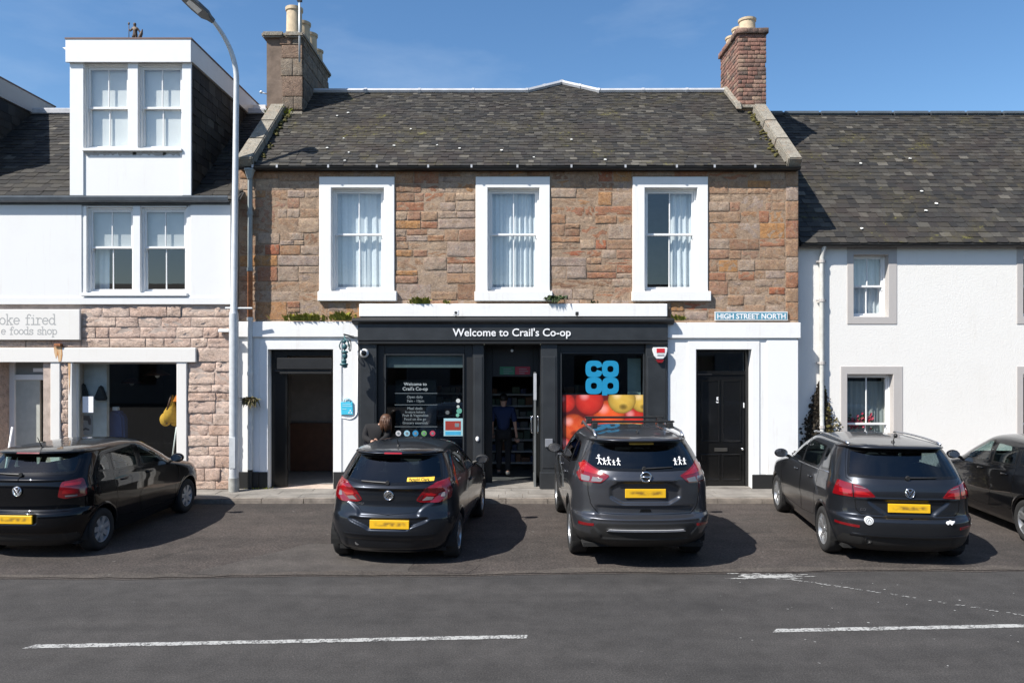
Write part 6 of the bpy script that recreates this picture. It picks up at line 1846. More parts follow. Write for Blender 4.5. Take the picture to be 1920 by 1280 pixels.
    def mirror(c, y, z, hw, sg, mat=None):
        m_ = MB(); m_.ball((sg * (hw + .12), y, z), (.11, .06, .075), 14, 10); 
        o = m_.build('door_mirror', mat or c.paint, c.root, smooth=True, local=True)
        MB().tube([(sg * (hw - .03), y + .03, z - .06), (sg * (hw + .06), y + .01, z - .03)], .025, 8).build('mirror_stalk', M['trim'], o, local=True)
        MB().lathe([(.085, -.004), (.085, 0)], (0, 0, 0), 'y', 16)
        v = [(sg * (hw + .12) + .09 * math.cos(2 * math.pi * k / 18), y - .0595, z + .058 * math.sin(2 * math.pi * k / 18)) for k in range(18)]
        MB().add(v + [(p[0], p[1] + .02, p[2]) for p in v], [tuple(range(18))] + [(k, (k + 1) % 18, 18 + (k + 1) % 18, 18 + k) for k in range(18)]).build('mirror_glass', M['chrome'], o, local=True)
    def wiper(c, t0, z0, t1, z1, off=.02):
        a = c.s.pt(c.s.s_t(t0, z0), z0, off); b = c.s.pt(c.s.s_t(t1, z1), z1, off)
        m = c.s.pt(c.s.s_t((t0 + t1) / 2, (z0 + z1) / 2), (z0 + z1) / 2, off)
        return MB().tube([a, m, b], [.014, .011, .007], 6).lathe([(.03, 0), (.025, -.02)], a, 'y', 12).build('rear_wiper', M['trim'], c.root, smooth='auto', local=True)
    def handle(c, y, z, sg, parent=None, w=.17):
        p = [c.s.pt(sg * c.s.s_y(y + k * w / 4, z), z, .006 + .022 * math.sin(math.pi * k / 4)) for k in range(5)]
        return MB().tube(p, .014, 8).build('door_handle', c.paint, parent or c.root, smooth=True, local=True)
    def aerial(c, y, z, h=.2, fin=False):
        if fin: return MB().prism([(y - .06, z), (y + .08, z), (y - .04, z + .055)], -.012, .012, 'x').build('roof_aerial', M['trim'], c.root, bevel=.005, local=True)
        return MB().tube([(0, y + .02, z), (0, y - h * .5, z + h)], [.008, .004], 6).lathe([(.03, 0), (.018, .03)], (0, y + .02, z - .01), 'z', 10).build('roof_aerial', M['trim'], c.root, smooth='auto', local=True)
    def roof_z(c, x, y):
        """height of the roof crown at (x, y), by walking up the slices"""
        s = c.s; z = s.zr
        for k in range(40):
            zz = s.zr + (s.H - s.zr) * k / 40; q = math.sqrt(max(0, 1 - (zz - s.zr) / (s.H - s.zr)))
            w = float(s.fw(s.zr)) * q; yr = s.ym - (s.ym - float(s.fr(s.zr))) * q; yf = s.ym + (float(s.ff(s.zr)) - s.ym) * q
            if abs(x) <= w and yr <= y <= yf: z = zz
        return z

VW = [[(-.62, .62), (-.16, -.12), (.0, .30), (.16, -.12), (.62, .62)], [(-.88, .3), (-.36, -.88), (.0, -.2), (.36, -.88), (.88, .3)], [(-.36, .86), (0, .12), (.36, .86)]]
def vw_badge(c, z, r=.058):
    o, y = c.disc_at('emblem', 0, z, r, M['trim'], .016)
    c.ring3('emblem_ring', 0, z, r, .006, y - .002, M['chrome'], o)
    c.bars('emblem_letters', [[(-.5, .75), (-.2, .05), (0, .3), (.2, .05), (.5, .75)], [(-.9, .3), (-.42, -.8), (0, -.05), (.42, -.8), (.9, .3)]], 0, z, r, y - .003, M['chrome'], .0065, o)

# ---------------------------------------------------------------- 1: grey hatchback with plate in the bumper
def hatch_corsa():
    rel = lambda t, z: (.022 * sbox(z, .66, .99, .02) * sbox(t, -.1, .40 + .30 * sstep(.70, .95, z), .03)          # tailgate skin set in from the bumper
                        - .018 * sbox(z, 1.005, 1.03, .018) * sbox(t, -.1, .62, .05)                          # crease under the glass
                        + .03 * sbox(z, .50, .64, .02) * sbox(t, -.1, .27 + .25 * sstep(.5, .63, z), .03)            # plate recess
                        + .02 * sbox(z, .18, .37, .02) * sbox(t, -.1, .58, .03))
    s = CarSurf(rear=[(.17, .16), (.24, .06), (.36, .02), (.46, .0), (.62, .01), (.70, .045), (.82, .075), (.95, .085), (1.04, .10), (1.10, .16), (1.25, .30), (1.38, .41), (1.415, .43), (1.43, .33), (1.455, .34), (1.475, .40)],
        front=[(.17, 3.86), (.3, 3.98), (.5, 4.02), (.66, 3.97), (.78, 3.85), (.88, 3.55), (.96, 3.25), (1.0, 3.05), (1.03, 2.95), (1.2, 2.62), (1.38, 2.2), (1.44, 2.0), (1.475, 1.85)],
        width=[(.17, .74), (.25, .79), (.4, .84), (.6, .868), (.78, .862), (.92, .848), (1.02, .825), (1.1, .79), (1.25, .735), (1.38, .675), (1.43, .64), (1.46, .60), (1.475, .56)], H=1.55, zr=1.475, ymid=1.35, n=2.7, cr=.62, cf=.95, relief=rel)
    c = Car(s, 'grey_hatchback', 'dark grey hatchback with a yellow dealer strip in its rear window', -1.62, 9.66, 5.0, paint('dark_grey_metallic', (.021, .024, .03), .7, .3))
    c.wheels(.66, 3.17, .305, .845, .19, 5, .205, .355)
    tg = c.rear(c.mir([(0, .675), (.36, .71), (.44, .80), (.52, .98), (.70, 1.06), (.675, 1.2), (.61, 1.40), (0, 1.405)]))
    c.regions = [('tailgate', tg), ('rear_bumper', c.rear([(-.83, .1), (.83, .1), (.83, .80), (.45, .80), (.36, .70), (-.36, .70), (-.45, .80), (-.83, .80)]))]
    c.window(c.rear([(-.67, 1.105), (-.33, 1.062), (0, 1.05), (.33, 1.062), (.67, 1.105), (.645, 1.2), (.58, 1.40), (-.58, 1.40), (-.645, 1.2)]), 'rear_window', M['tglass'], .035)
    for sg in (-1, 1):
        c.window(c.side([(.62, 1.13), (1.42, 1.04), (1.46, 1.2), (1.5, 1.38), (1.05, 1.40), (.86, 1.34)], sg), 'side_window', M['pglass'], .03)
        c.window(c.side([(1.54, 1.035), (2.68, 1.03), (2.45, 1.2), (2.1, 1.38), (1.58, 1.395)], sg), 'side_window', M['cglass'], .028)
        dp = c.side([(1.46, .36), (2.78, .34), (2.76, .9), (2.62, 1.02), (1.48, 1.02)], sg); c.regions.append(('door#%d' % sg, dp))
    c.window([(-.62, 1.06), (.62, 1.06), (.5, 1.40), (-.5, 1.40)], 'windscreen', M['cglass'], .04, front=True)
    b = c.body()
    for sg in (-1, 1):
        d = b['door#%d' % sg]; c.shut(c.side([(1.46, .36), (2.78, .34), (2.76, .9), (2.62, 1.02), (1.48, 1.02)], sg), parent=d); c.handle(1.6, .90, sg, d); c.mirror(2.52, 1.07, .80, sg, M['trim'])
    c.shut(tg, .009, parent=b['tailgate'])
    c.lamp([('t', .355, .862), ('t', .46, 1.005), ('t', .60, 1.085), ('t', .74, 1.115), ('y', .42, 1.09), ('y', .40, .98), ('t', .78, .875), ('t', .66, .83), ('t', .42, .835)],
        [('lamp_bright', [('t', .47, .93), ('t', .52, 1.0), ('t', .66, 1.05), ('t', .70, .99), ('t', .58, .91)], M['brightlamp']), ('lamp_clear', [('t', .43, .86), ('t', .49, .91), ('t', .58, .90), ('t', .55, .865)], M['clearlamp']), ('lamp_clear', [('t', .66, .90), ('t', .67, .95), ('t', .71, .955), ('t', .71, .90)], M['clearlamp']), ('lamp_dark', [('t', .37, .865), ('t', .42, .93), ('t', .455, .93), ('t', .42, .86)], M['darklamp'])])
    c.patch(c.rear([(-.12, 1.435), (.12, 1.435), (.115, 1.455), (-.115, 1.455)]), 'brake_lamp', M['brightlamp'], .006)
    o, y = c.disc_at('emblem', 0, .925, .06, M['chrome'], .012); c.ring3('emblem_ring', 0, .925, .058, .008, y, M['chrome'], o)
    c.bars('emblem_figure', [[(-.5, -.4), (-.1, .1), (.1, .45), (.55, .3)], [(-.45, .35), (0, .0), (.5, -.2)], [(-.1, -.55), (.15, -.1)]], 0, .925, .058, y - .003, M['trim'], .008, o)
    c.plate(.03, .565); c.wiper(-.02, 1.085, -.38, 1.10)
    st = c.patch(c.rear([(.225, 1.10), (.565, 1.10), (.565, 1.145), (.225, 1.145)]), 'dealer_strip', plain('yellow_strip', (.78, .5, .05), .5, var=.03), .006, .003)
    p = s.pt(.38, 1.11, .0); text_obj('strip_lettering', 'Arnold Clark', M['black'], st, .25, 1.113, min(s.pt(s.s_t(t, zz), zz, .009)[1] for t in (.25, .54) for zz in (1.112, 1.14)) - .006, width=.28, depth=.004, bold=.02, local=True)
    MB().tube([(-.42, .10, .30), (-.42, .3, .30)], .032, 12).build('exhaust', M['chrome'], c.root, smooth='auto', local=True)
    text_obj('badge_lettering', 'CORSA', M['chrome'], c.root, -.46, .80, s.pt(-.40, .81, .003)[1] - .004, width=.13, depth=.004, local=True)
    c.patch(c.rear([(-.63, .425), (.63, .425), (.6, .44), (-.6, .44)]), 'bumper_crease', c.paint, .012, .012)
    c.under(4.0, .72, .17); c.cabin(.75, 2.75, .68, .3, .58, 1.22, [(1.95, (-.36, .36), .24), (1.0, (0,), .58)])
    c.aerial(.62, c.roof_z(0, .7) - .005, .1)
hatch_corsa()

# ---------------------------------------------------------------- 2: grey crossover with roof bars
def crossover():
    rel = lambda t, z: (.035 * sbox(z, .86, 1.13, .014) * sbox(t, -.1, .30 + .14 * sbox(z, .9, 1.10, .05), .025)      # plate recess
                        - .015 * sbox(z, 1.135, 1.18, .012) * sbox(t, -.1, .40, .03)
                        + .03 * sbox(z, .70, .82, .02) * sbox(t, -.1, .62, .04)
                        + .02 * sbox(z, .42, .66, .012) * sbox(t, -.1, .57 + .12 * sstep(.45, .62, z), .02) - .022 * sbox(z, .525, .55, .008) * sbox(t, -.1, .5, .02))
    s = CarSurf(rear=[(.28, .25), (.36, .12), (.44, .05), (.52, .02), (.62, .0), (.68, .02), (.715, .085), (.80, .10), (1.0, .11), (1.16, .12), (1.26, .16), (1.34, .23), (1.48, .34), (1.585, .43), (1.61, .44), (1.625, .31), (1.655, .33), (1.675, .42)],
        front=[(.28, 4.45), (.4, 4.6), (.6, 4.68), (.8, 4.66), (.95, 4.52), (1.04, 4.2), (1.10, 3.75), (1.14, 3.5), (1.3, 3.15), (1.5, 2.85), (1.6, 2.62), (1.65, 2.48), (1.675, 2.35)],
        width=[(.28, .80), (.36, .86), (.5, .895), (.7, .915), (.95, .912), (1.12, .895), (1.2, .87), (1.35, .82), (1.5, .755), (1.6, .70), (1.64, .665), (1.66, .63), (1.675, .59)], H=1.72, zr=1.675, ymid=1.75, n=2.8, cr=.72, cf=1.0, relief=rel)
    c = Car(s, 'grey_crossover', 'grey crossover with black roof bars and white family stickers on its rear glass', 1.71, 9.42, -0.5, paint('mid_grey_metallic', (.070, .073, .082), .7, .3))
    c.wheels(1.06, 3.765, .355, .895, .225, 5, .245, .42, lip=M['trim'])
    tg = c.rear(c.mir([(0, .715), (.60, .725), (.70, .85), (.725, 1.0), (.725, 1.18), (.78, 1.34), (.72, 1.45), (.645, 1.60), (0, 1.61)]))
    c.regions = [('tailgate', tg), ('rear_bumper', c.rear([(-.89, .2), (.89, .2), (.89, .82), (.69, .82), (.61, .715), (-.61, .715), (-.69, .82), (-.89, .82)])), ('lower_bumper', c.rear([(-.70, .2), (.70, .2), (.70, .52), (.62, .615), (-.62, .615), (-.70, .52)]))]
    c.window(c.rear([(-.70, 1.275), (0, 1.262), (.70, 1.275), (.705, 1.34), (.615, 1.60), (-.615, 1.60), (-.705, 1.34)]), 'rear_window', M['pglass'], .035)
    for sg in (-1, 1):
        c.window(c.side([(.72, 1.33), (1.22, 1.25), (1.27, 1.55), (1.05, 1.56), (.85, 1.48)], sg), 'side_window', M['pglass'], .025)
        c.window(c.side([(1.30, 1.245), (2.12, 1.20), (2.12, 1.4), (2.1, 1.57), (1.34, 1.565)], sg), 'side_window', M['pglass'], .025)
        c.window(c.side([(2.2, 1.195), (3.2, 1.17), (2.95, 1.35), (2.6, 1.56), (2.2, 1.575)], sg), 'side_window', M['cglass'], .028)
        for k, pl_ in enumerate(([(1.48, .52), (2.14, .45), (2.14, 1.19), (1.3, 1.235), (1.36, .85)], [(2.155, .45), (3.3, .45), (3.32, 1.0), (3.16, 1.16), (2.155, 1.185)])):
            c.regions.append(('door#%d%d' % (sg, k), c.side(pl_, sg)))
    c.window([(-.72, 1.19), (.72, 1.19), (.58, 1.60), (-.58, 1.60)], 'windscreen', M['cglass'], .04, front=True)
    b = c.body(clad_z=.47)
    for sg in (-1, 1):
        for k, pl_ in enumerate(([(1.48, .52), (2.14, .45), (2.14, 1.19), (1.3, 1.235), (1.36, .85)], [(2.155, .45), (3.3, .45), (3.32, 1.0), (3.16, 1.16), (2.155, 1.185)])):
            d = b['door#%d%d' % (sg, k)]; c.shut(c.side(pl_, sg), parent=d); c.handle((1.48, 2.25)[k], 1.06, sg, d)
        c.mirror(3.02, 1.21, .86, sg, M['trim'])
        # roof rails
        rl_ = [(sg * (.585 + .02 * math.sin(math.pi * k / 10)), .58 + 1.75 * k / 10, s.zr + (.0 if k in (0, 10) else .05)) for k in range(11)]
        MB().tube(rl_, .018, 8).build('roof_rail', M['silver'], c.root, smooth=True, local=True)
    for y in (1.15, 1.85):
        bar = MB().box(-.60, .60, y - .035, y + .035, 1.80, 1.828).build('roof_bar', M['trim'], c.root, bevel=.01, seg=2, local=True)
        for sg in (-1, 1): MB().prism([(sg * .50, 1.72), (sg * .58, 1.72), (sg * .57, 1.805), (sg * .49, 1.805)], y - .05, y + .05).build('bar_foot', M['trim'], bar, bevel=.008, local=True)
    c.shut(tg, .010, parent=b['tailgate'])
    c.lamp([('t', .45, 1.21), ('t', .60, 1.285), ('t', .735, 1.37), ('y', .42, 1.345), ('y', .46, 1.26), ('t', .84, 1.20), ('t', .80, 1.115), ('t', .56, 1.115)],
        [('lamp_bright', [('t', .50, 1.215), ('t', .62, 1.275), ('t', .74, 1.345), ('t', .80, 1.32), ('t', .79, 1.25), ('t', .64, 1.225)], M['brightlamp']), ('lamp_clear', [('t', .56, 1.13), ('t', .535, 1.175), ('t', .66, 1.19), ('t', .68, 1.13)], M['clearlamp']), ('lamp_clear', [('t', .70, 1.13), ('t', .69, 1.19), ('t', .79, 1.20), ('t', .79, 1.13)], M['clearlamp'])])
    c.patch(c.rear([(-.16, 1.578), (.16, 1.578), (.16, 1.598), (-.16, 1.598)]), 'brake_lamp', plain('amber_sunlit_strip', (.62, .38, .06), .5), .010)
    o, y = c.disc_at('emblem', 0, 1.205, .066, M['trim'], .03); c.ring3('emblem_ring', 0, 1.205, .062, .011, y - .002, M['chrome'], o)
    c.bars('emblem_bar', [[(-1.0, 0), (1.0, 0)]], 0, 1.205, .062, y - .004, M['chrome'], .012, o)
    c.plate(0, .99); c.wiper(-.01, 1.30, .36, 1.315)
    c.patch(c.rear([(-.37, 1.125), (.37, 1.125), (.36, 1.15), (-.36, 1.15)]), 'tailgate_garnish', c.paint, .022, .03)
    c.patch(c.rear([(-.075, .755), (.075, .755), (.06, .79), (-.06, .79)]), 'tow_cover', M['frit'], .004)
    c.patch(c.rear([(-.50, .52), (.50, .52), (.47, .548), (-.47, .548)]), 'bumper_strip', plain('satin_silver_strip', (.85, .85, .86), .35, metal=.2, mode='obj'), .014, .016)
    for sg in (-1, 1):
        c.patch([(sg * abs(c.s.s_t(t, z)), z) for t, z in ((.66, .575), (.84, .565), (.84, .605), (.66, .61))], 'reflector', M['redlamp'], .006)
    # white stick-figure stickers
    def figure(t, z, h, seed):
        r = random.Random(seed); m_ = MB()
        def seg(a, b, w):
            A = Vector(s.pt(s.s_t(a[0], a[1]), a[1], .007 + r.uniform(0, .0015))); B = Vector(s.pt(s.s_t(b[0], b[1]), b[1], .007 + r.uniform(0, .0015))); m_.tube([A, B], w, 5)
        m_.ball(s.pt(s.s_t(t, z + h * .82), z + h * .82, .008), (h * .15, .004, h * .17), 8, 6)
        seg((t, z + h * .3), (t, z + h * .7), .008); k = r.uniform(.1, .3)
        seg((t, z + h * .6), (t - h * .3, z + h * (.4 + k)), .005); seg((t, z + h * .6), (t + h * .3, z + h * (.7 - k)), .005)
        seg((t, z + h * .3), (t - h * .2, z), .006); seg((t, z + h * .3), (t + h * .2, z), .006)
        return m_.build('figure_sticker', M['text'], c.root, local=True)
    for k, (t, h) in enumerate(((-.56, .12), (-.50, .085), (-.445, .10), (-.385, .065), (-.325, .09))): figure(t, 1.335, h, k)
    for k, (t, h) in enumerate(((.415, .085), (.48, .10), (.545, .08))): figure(t, 1.335, h, 20 + k)
    c.under(4.6, .78, .27); c.cabin(.8, 3.2, .74, .42, .75, 1.42, [(2.25, (-.38, .38), .25), (1.3, (0,), .62)])
    c.aerial(.75, c.roof_z(0, .85) - .005, fin=True)
crossover()

# ---------------------------------------------------------------- 3: tall grey estate
def tall_golf():
    rel = lambda t, z: (.028 * sbox(z, .66, .865, .012) * sbox(t, -.1, .30 + .20 * sstep(.66, .86, z), .025) + .015 * sbox(z, .645, .665, .012) * sbox(t, -.1, .6, .03)
                        - .012 * sbox(z, .86, .885, .012) * sbox(t, -.1, .66, .05) + .02 * sbox(z, .2, .39, .015) * sbox(t, -.1, .55, .03))
    s = CarSurf(rear=[(.18, .2), (.26, .08), (.38, .03), (.48, .01), (.585, .0), (.625, .02), (.66, .075), (.80, .09), (.90, .085), (1.04, .11), (1.12, .15), (1.22, .22), (1.36, .32), (1.48, .41), (1.495, .42), (1.505, .30), (1.53, .32), (1.545, .40)],
        front=[(.18, 4.15), (.3, 4.28), (.5, 4.34), (.7, 4.31), (.84, 4.18), (.94, 3.85), (1.02, 3.45), (1.07, 3.25), (1.2, 2.98), (1.35, 2.72), (1.46, 2.45), (1.52, 2.28), (1.545, 2.15)],
        width=[(.18, .78), (.28, .84), (.45, .885), (.65, .903), (.85, .898), (1.0, .882), (1.08, .855), (1.2, .82), (1.35, .765), (1.46, .71), (1.51, .675), (1.53, .64), (1.545, .60)], H=1.592, zr=1.545, ymid=1.6, n=2.9, cr=.62, cf=.95, relief=rel)
    c = Car(s, 'grey_estate', 'tall dark grey family car with silver roof rails and round bumper sticker', 5.16, 9.62, 6.5, paint('slate_grey_metallic', (.030, .033, .039), .7, .3))
    c.wheels(.80, 3.48, .318, .885, .2, 5, .222, .365)
    tg = c.rear(c.mir([(0, .635), (.56, .64), (.64, .72), (.655, .86), (.655, 1.07), (.72, 1.12), (.685, 1.3), (.62, 1.485), (0, 1.49)]))
    c.regions = [('tailgate', tg), ('rear_bumper', c.rear([(-.88, .1), (.88, .1), (.88, .72), (.64, .72), (.56, .64), (-.56, .64), (-.64, .72), (-.88, .72)])), ('lower_bumper', c.rear([(-.80, .1), (.80, .1), (.78, .40), (-.78, .40)]))]
    c.window(c.rear([(-.705, 1.135), (0, 1.125), (.705, 1.135), (.675, 1.26), (.60, 1.482), (-.60, 1.482), (-.675, 1.26)]), 'rear_window', M['tglass'], .035)
    for sg in (-1, 1):
        c.window(c.side([(.66, 1.16), (1.02, 1.13), (1.06, 1.43), (.92, 1.42), (.78, 1.33)], sg), 'side_window', M['pglass'], .025)
        c.window(c.side([(1.10, 1.125), (1.92, 1.10), (1.92, 1.3), (1.9, 1.46), (1.13, 1.445)], sg), 'side_window', M['cglass'], .025)
        c.window(c.side([(1.99, 1.095), (3.0, 1.08), (2.75, 1.25), (2.4, 1.44), (1.99, 1.465)], sg), 'side_window', M['cglass'], .028)
        MB().tube([s.pt(sg * s.s_y(y, z), z, .007) for y, z in ((.66, 1.135), (1.1, 1.108), (2.0, 1.08), (3.05, 1.065))], .007, 6).build('chrome_strip', M['silver'], c.root, smooth=True, local=True)
        for k, pl_ in enumerate(([(1.24, .42), (1.95, .36), (1.95, 1.09), (1.08, 1.115), (1.15, .75)], [(1.965, .36), (3.06, .36), (3.1, .9), (2.98, 1.07), (1.965, 1.085)])):
            c.regions.append(('door#%d%d' % (sg, k), c.side(pl_, sg)))
    c.window([(-.7, 1.11), (.7, 1.11), (.56, 1.49), (-.56, 1.49)], 'windscreen', M['cglass'], .04, front=True)
    b = c.body()
    for sg in (-1, 1):
        for k, pl_ in enumerate(([(1.24, .42), (1.95, .36), (1.95, 1.09), (1.08, 1.115), (1.15, .75)], [(1.965, .36), (3.06, .36), (3.1, .9), (2.98, 1.07), (1.965, 1.085)])):
            d = b['door#%d%d' % (sg, k)]; c.shut(c.side(pl_, sg), parent=d); c.handle((1.3, 2.06)[k], .96, sg, d)
        c.mirror(2.82, 1.11, .85, sg)
        rl_ = [(sg * (.60 + .015 * math.sin(math.pi * k / 12)), .60 + 1.6 * k / 12, s.zr - .004 + .03 * math.sin(math.pi * k / 12) ** .5) for k in range(13)]
        MB().tube(rl_, .015, 8).build('roof_rail', M['silver'], c.root, smooth=True, local=True)
    c.shut(tg, .010, parent=b['tailgate'])
    c.lamp([('t', .41, .90), ('t', .50, 1.0), ('t', .60, 1.045), ('t', .72, 1.065), ('y', .36, 1.085), ('y', .40, .97), ('t', .86, .89), ('t', .66, .885)],
        [('lamp_bright', [('t', .47, .92), ('t', .54, .965), ('t', .64, .975), ('t', .64, .925)], M['brightlamp']), ('lamp_bright', [('t', .68, .925), ('t', .68, .975), ('t', .80, .985), ('t', .80, .93)], M['brightlamp']), ('lamp_dark', [('t', .657, .885), ('t', .657, 1.055), ('t', .668, 1.055), ('t', .668, .885)], M['frit']), ('lamp_clear', [('t', .52, 1.005), ('t', .64, 1.02), ('t', .64, 1.028), ('t', .53, 1.013)], M['clearlamp'])])
    vw_badge(c, .965); c.plate(0, .762); c.wiper(.0, 1.15, .36, 1.155)
    text_obj('badge_lettering', 'GOLF', M['chrome'], c.root, -.60, .715, s.pt(s.s_t(-.56, .72), .72, .003)[1] - .003, width=.12, depth=.004, local=True)
    for sg in (-1, 1): c.patch([(sg * abs(s.s_t(t, z)), z) for t, z in ((.62, .50), (.86, .52), (.86, .55), (.62, .535))], 'reflector', M['redlamp'], .006)
    o, y = c.disc_at('round_sticker', -.52, .605, .053, M['text'], .022); c.ring3('sticker_print', -.52, .605, .036, .004, y, M['greyiron'], o); c.bars('sticker_print', [[(-.3, -.3), (0, .4), (.3, -.3)]], -.52, .605, .05, y, M['greyiron'], .005, o)
    m_ = MB(); yk = s.pt(s.s_t(.47, .605), .605, .018)[1]
    for q, (dx, dz, r2) in enumerate(((-.03, 0, .022), (0, .008, .026), (.03, .005, .02), (-.025, -.02, .01), (.02, -.018, .012), (.045, .015, .012))): m_.ball((.47 + dx, yk, .605 + dz), (r2, .004, r2), 8, 6)
    m_.build('animal_sticker', M['text'], c.root, local=True)
    MB().tube([(-.50, .10, .33), (-.50, .3, .34)], .036, 12, False).build('exhaust', M['chrome'], c.root, smooth='auto', local=True)
    c.patch(c.rear([(-.72, .40), (.72, .40), (.70, .415), (-.70, .415)]), 'bumper_crease', c.paint, .014, .014)
    for sg in (-1, 1): MB().box(sg * .70, sg * .86, 1.16, 1.18, .12, .32).build('mud_flap', M['trim'], c.root, local=True)
    c.under(4.3, .76, .18); c.cabin(.75, 3.0, .72, .34, .68, 1.34, [(2.1, (-.37, .37), .25), (1.15, (0,), .6)])
    c.aerial(.62, c.roof_z(0, .8) - .01, .13)
    MB().ball((0, .55, 1.66), (.028, .03, .03), 8, 6).build('aerial_topper', M['trim'], c.root, smooth=True, local=True)
tall_golf()

# ---------------------------------------------------------------- 4: black hatchback on the left, 5: black car on the right
def small_hatch(name, label, X, Y, heading, H, scale_w, badge, right_half=False, wheel_style='y', spokes=7, rimr=.19, r=.295, cover=None):
    k = H / 1.46
    z_ = lambda L: [(z * (1 if z < .9 else 1 + (k - 1) * (z - .9) / .56), y) for z, y in L]
    w_ = lambda L: [(z * (1 if z < .9 else 1 + (k - 1) * (z - .9) / .56), y * scale_w) for z, y in L]
    zq = lambda z: z * (1 if z < .9 else 1 + (k - 1) * (z - .9) / .56)
    rel = lambda t, z: (.02 * sbox(z, .60, .80, .02) * sbox(t, -.1, .50, .04) * 0 + .014 * sbox(z, .645, .665, .014) * sbox(t, -.1, .66, .04) + .018 * sbox(z, .50, .62, .014) * sbox(t, -.1, .30, .03) + .02 * sbox(z, .2, .36, .015) * sbox(t, -.1, .6, .03) - .02 * sbox(z, zq(1.055), zq(1.075), .014) * sbox(t, -.1, .6, .05))
    s = CarSurf(rear=z_([(.17, .18), (.25, .07), (.38, .02), (.48, .0), (.58, .005), (.645, .03), (.67, .075), (.80, .085), (.95, .085), (1.06, .11), (1.13, .17), (1.25, .28), (1.36, .38), (1.37, .385), (1.38, .28), (1.40, .29), (1.418, .37)]),
        front=z_([(.17, 3.8), (.3, 3.92), (.5, 3.97), (.66, 3.93), (.78, 3.82), (.87, 3.55), (.94, 3.22), (.98, 3.06), (1.1, 2.84), (1.25, 2.54), (1.35, 2.31), (1.40, 2.16), (1.418, 2.05)]),
        width=w_([(.17, .72), (.26, .78), (.42, .82), (.6, .84), (.8, .838), (.94, .822), (1.0, .80), (1.1, .765), (1.25, .715), (1.34, .675), (1.385, .64), (1.405, .60), (1.418, .56)]), H=H, zr=zq(1.418), ymid=1.4, n=2.9, cr=.55, cf=.9, relief=rel)
    c = Car(s, name, label, X, Y, heading, M['blackpaint'])
    tr = .82 * scale_w
    c.wheels(.66, 3.13, r, tr, .185, spokes, rimr, .345, wheel_style, rimmat=cover)
    tg = c.rear(c.mir([(0, .655), (.50, .66), (.585, .80), (.585, zq(1.04)), (.66, zq(1.12)), (.645, zq(1.25)), (.60, zq(1.36)), (0, zq(1.365))]))
    c.regions = [('tailgate', tg), ('rear_bumper', c.rear([(-.8, .1), (.8, .1), (.8, .72), (.55, .72), (.50, .655), (-.50, .655), (-.55, .72), (-.8, .72)])), ('lower_bumper', c.rear([(-.74, .1), (.74, .1), (.72, .36), (-.72, .36)]))]
    c.window(c.rear([(-.65, zq(1.125)), (0, zq(1.115)), (.65, zq(1.125)), (.63, zq(1.25)), (.585, zq(1.36)), (-.585, zq(1.36)), (-.63, zq(1.25))]), 'rear_window', M['cglass'], .035)
    for sg in (-1, 1):
        c.window(c.side([(.62, zq(1.10)), (.93, zq(1.07)), (.98, zq(1.31)), (.88, zq(1.31)), (.75, zq(1.24))], sg), 'side_window', M['cglass'], .025)
        c.window(c.side([(1.0, zq(1.065)), (1.66, zq(1.03)), (1.66, zq(1.2)), (1.64, zq(1.345)), (1.04, zq(1.325))], sg), 'side_window', M['cglass'], .025)
        c.window(c.side([(1.74, zq(1.025)), (2.86, zq(.995)), (2.6, zq(1.18)), (2.28, zq(1.345)), (1.74, zq(1.36))], sg), 'side_window', M['cglass'], .028)
        for j, pl_ in enumerate(([(1.06, .40), (1.69, .33), (1.69, zq(1.02)), (.98, zq(1.05)), (1.0, .72)], [(1.705, .33), (2.78, .33), (2.80, .85), (2.72, zq(.985)), (1.705, zq(1.015))])):
            c.regions.append(('door#%d%d' % (sg, j), c.side(pl_, sg)))
    c.window([(-.6, zq(1.02)), (.6, zq(1.02)), (.5, zq(1.365)), (-.5, zq(1.365))], 'windscreen', M['cglass'], .04, front=True)
    b = c.body()
    for sg in (-1, 1):
        for j, pl_ in enumerate(([(1.06, .40), (1.69, .33), (1.69, zq(1.02)), (.98, zq(1.05)), (1.0, .72)], [(1.705, .33), (2.78, .33), (2.80, .85), (2.72, zq(.985)), (1.705, zq(1.015))])):
            d = b['door#%d%d' % (sg, j)]; c.shut(c.side(pl_, sg), parent=d); c.handle((1.12, 1.80)[j], zq(.92), sg, d)
        c.mirror(2.60, zq(1.03), .80 * scale_w, sg)
        c.patch([(sg * s.s_y(y, z), z) for y, z in ((3.35, .72), (3.62, .68), (3.66, .78), (3.42, .84))], 'head_lamp', M['clearlamp'], .006)
    c.shut(tg, .010, parent=b['tailgate'])
    c.lamp([('t', .52, .84), ('t', .55, 1.04), ('t', .70, 1.065), ('y', .33, 1.075), ('y', .36, .95), ('t', .79, .835), ('t', .6, .815)],
        [('lamp_bright', [('t', .57, .88), ('t', .575, .93), ('t', .72, .935), ('t', .72, .88)], M['brightlamp']), ('lamp_bright', [('t', .58, .985), ('t', .585, 1.02), ('t', .73, 1.03), ('t', .73, .99)], M['brightlamp']), ('lamp_clear', [('t', .60, .84), ('t', .60, .86), ('t', .72, .86), ('t', .72, .84)], M['clearlamp'])])
    if badge: vw_badge(c, .925, .06)
    else: c.disc_at('emblem', 0, .925, .055, M['chrome'], .01)
    c.patch(c.rear([(-.16, zq(1.384)), (.16, zq(1.384)), (.16, zq(1.4)), (-.16, zq(1.4))]), 'brake_lamp', M['redlamp'], .006)
    c.plate(0, .56); c.wiper(.0, zq(1.13), -.34, zq(1.14))
    c.under(3.95, .70 * scale_w, .17); c.cabin(.72, 2.7, .66, .32, .60, zq(1.21), [(1.85, (-.35, .35), .24), (.95, (0,), .55)])
    c.aerial(.55, c.roof_z(0, .75) - .02, .16)
    return c
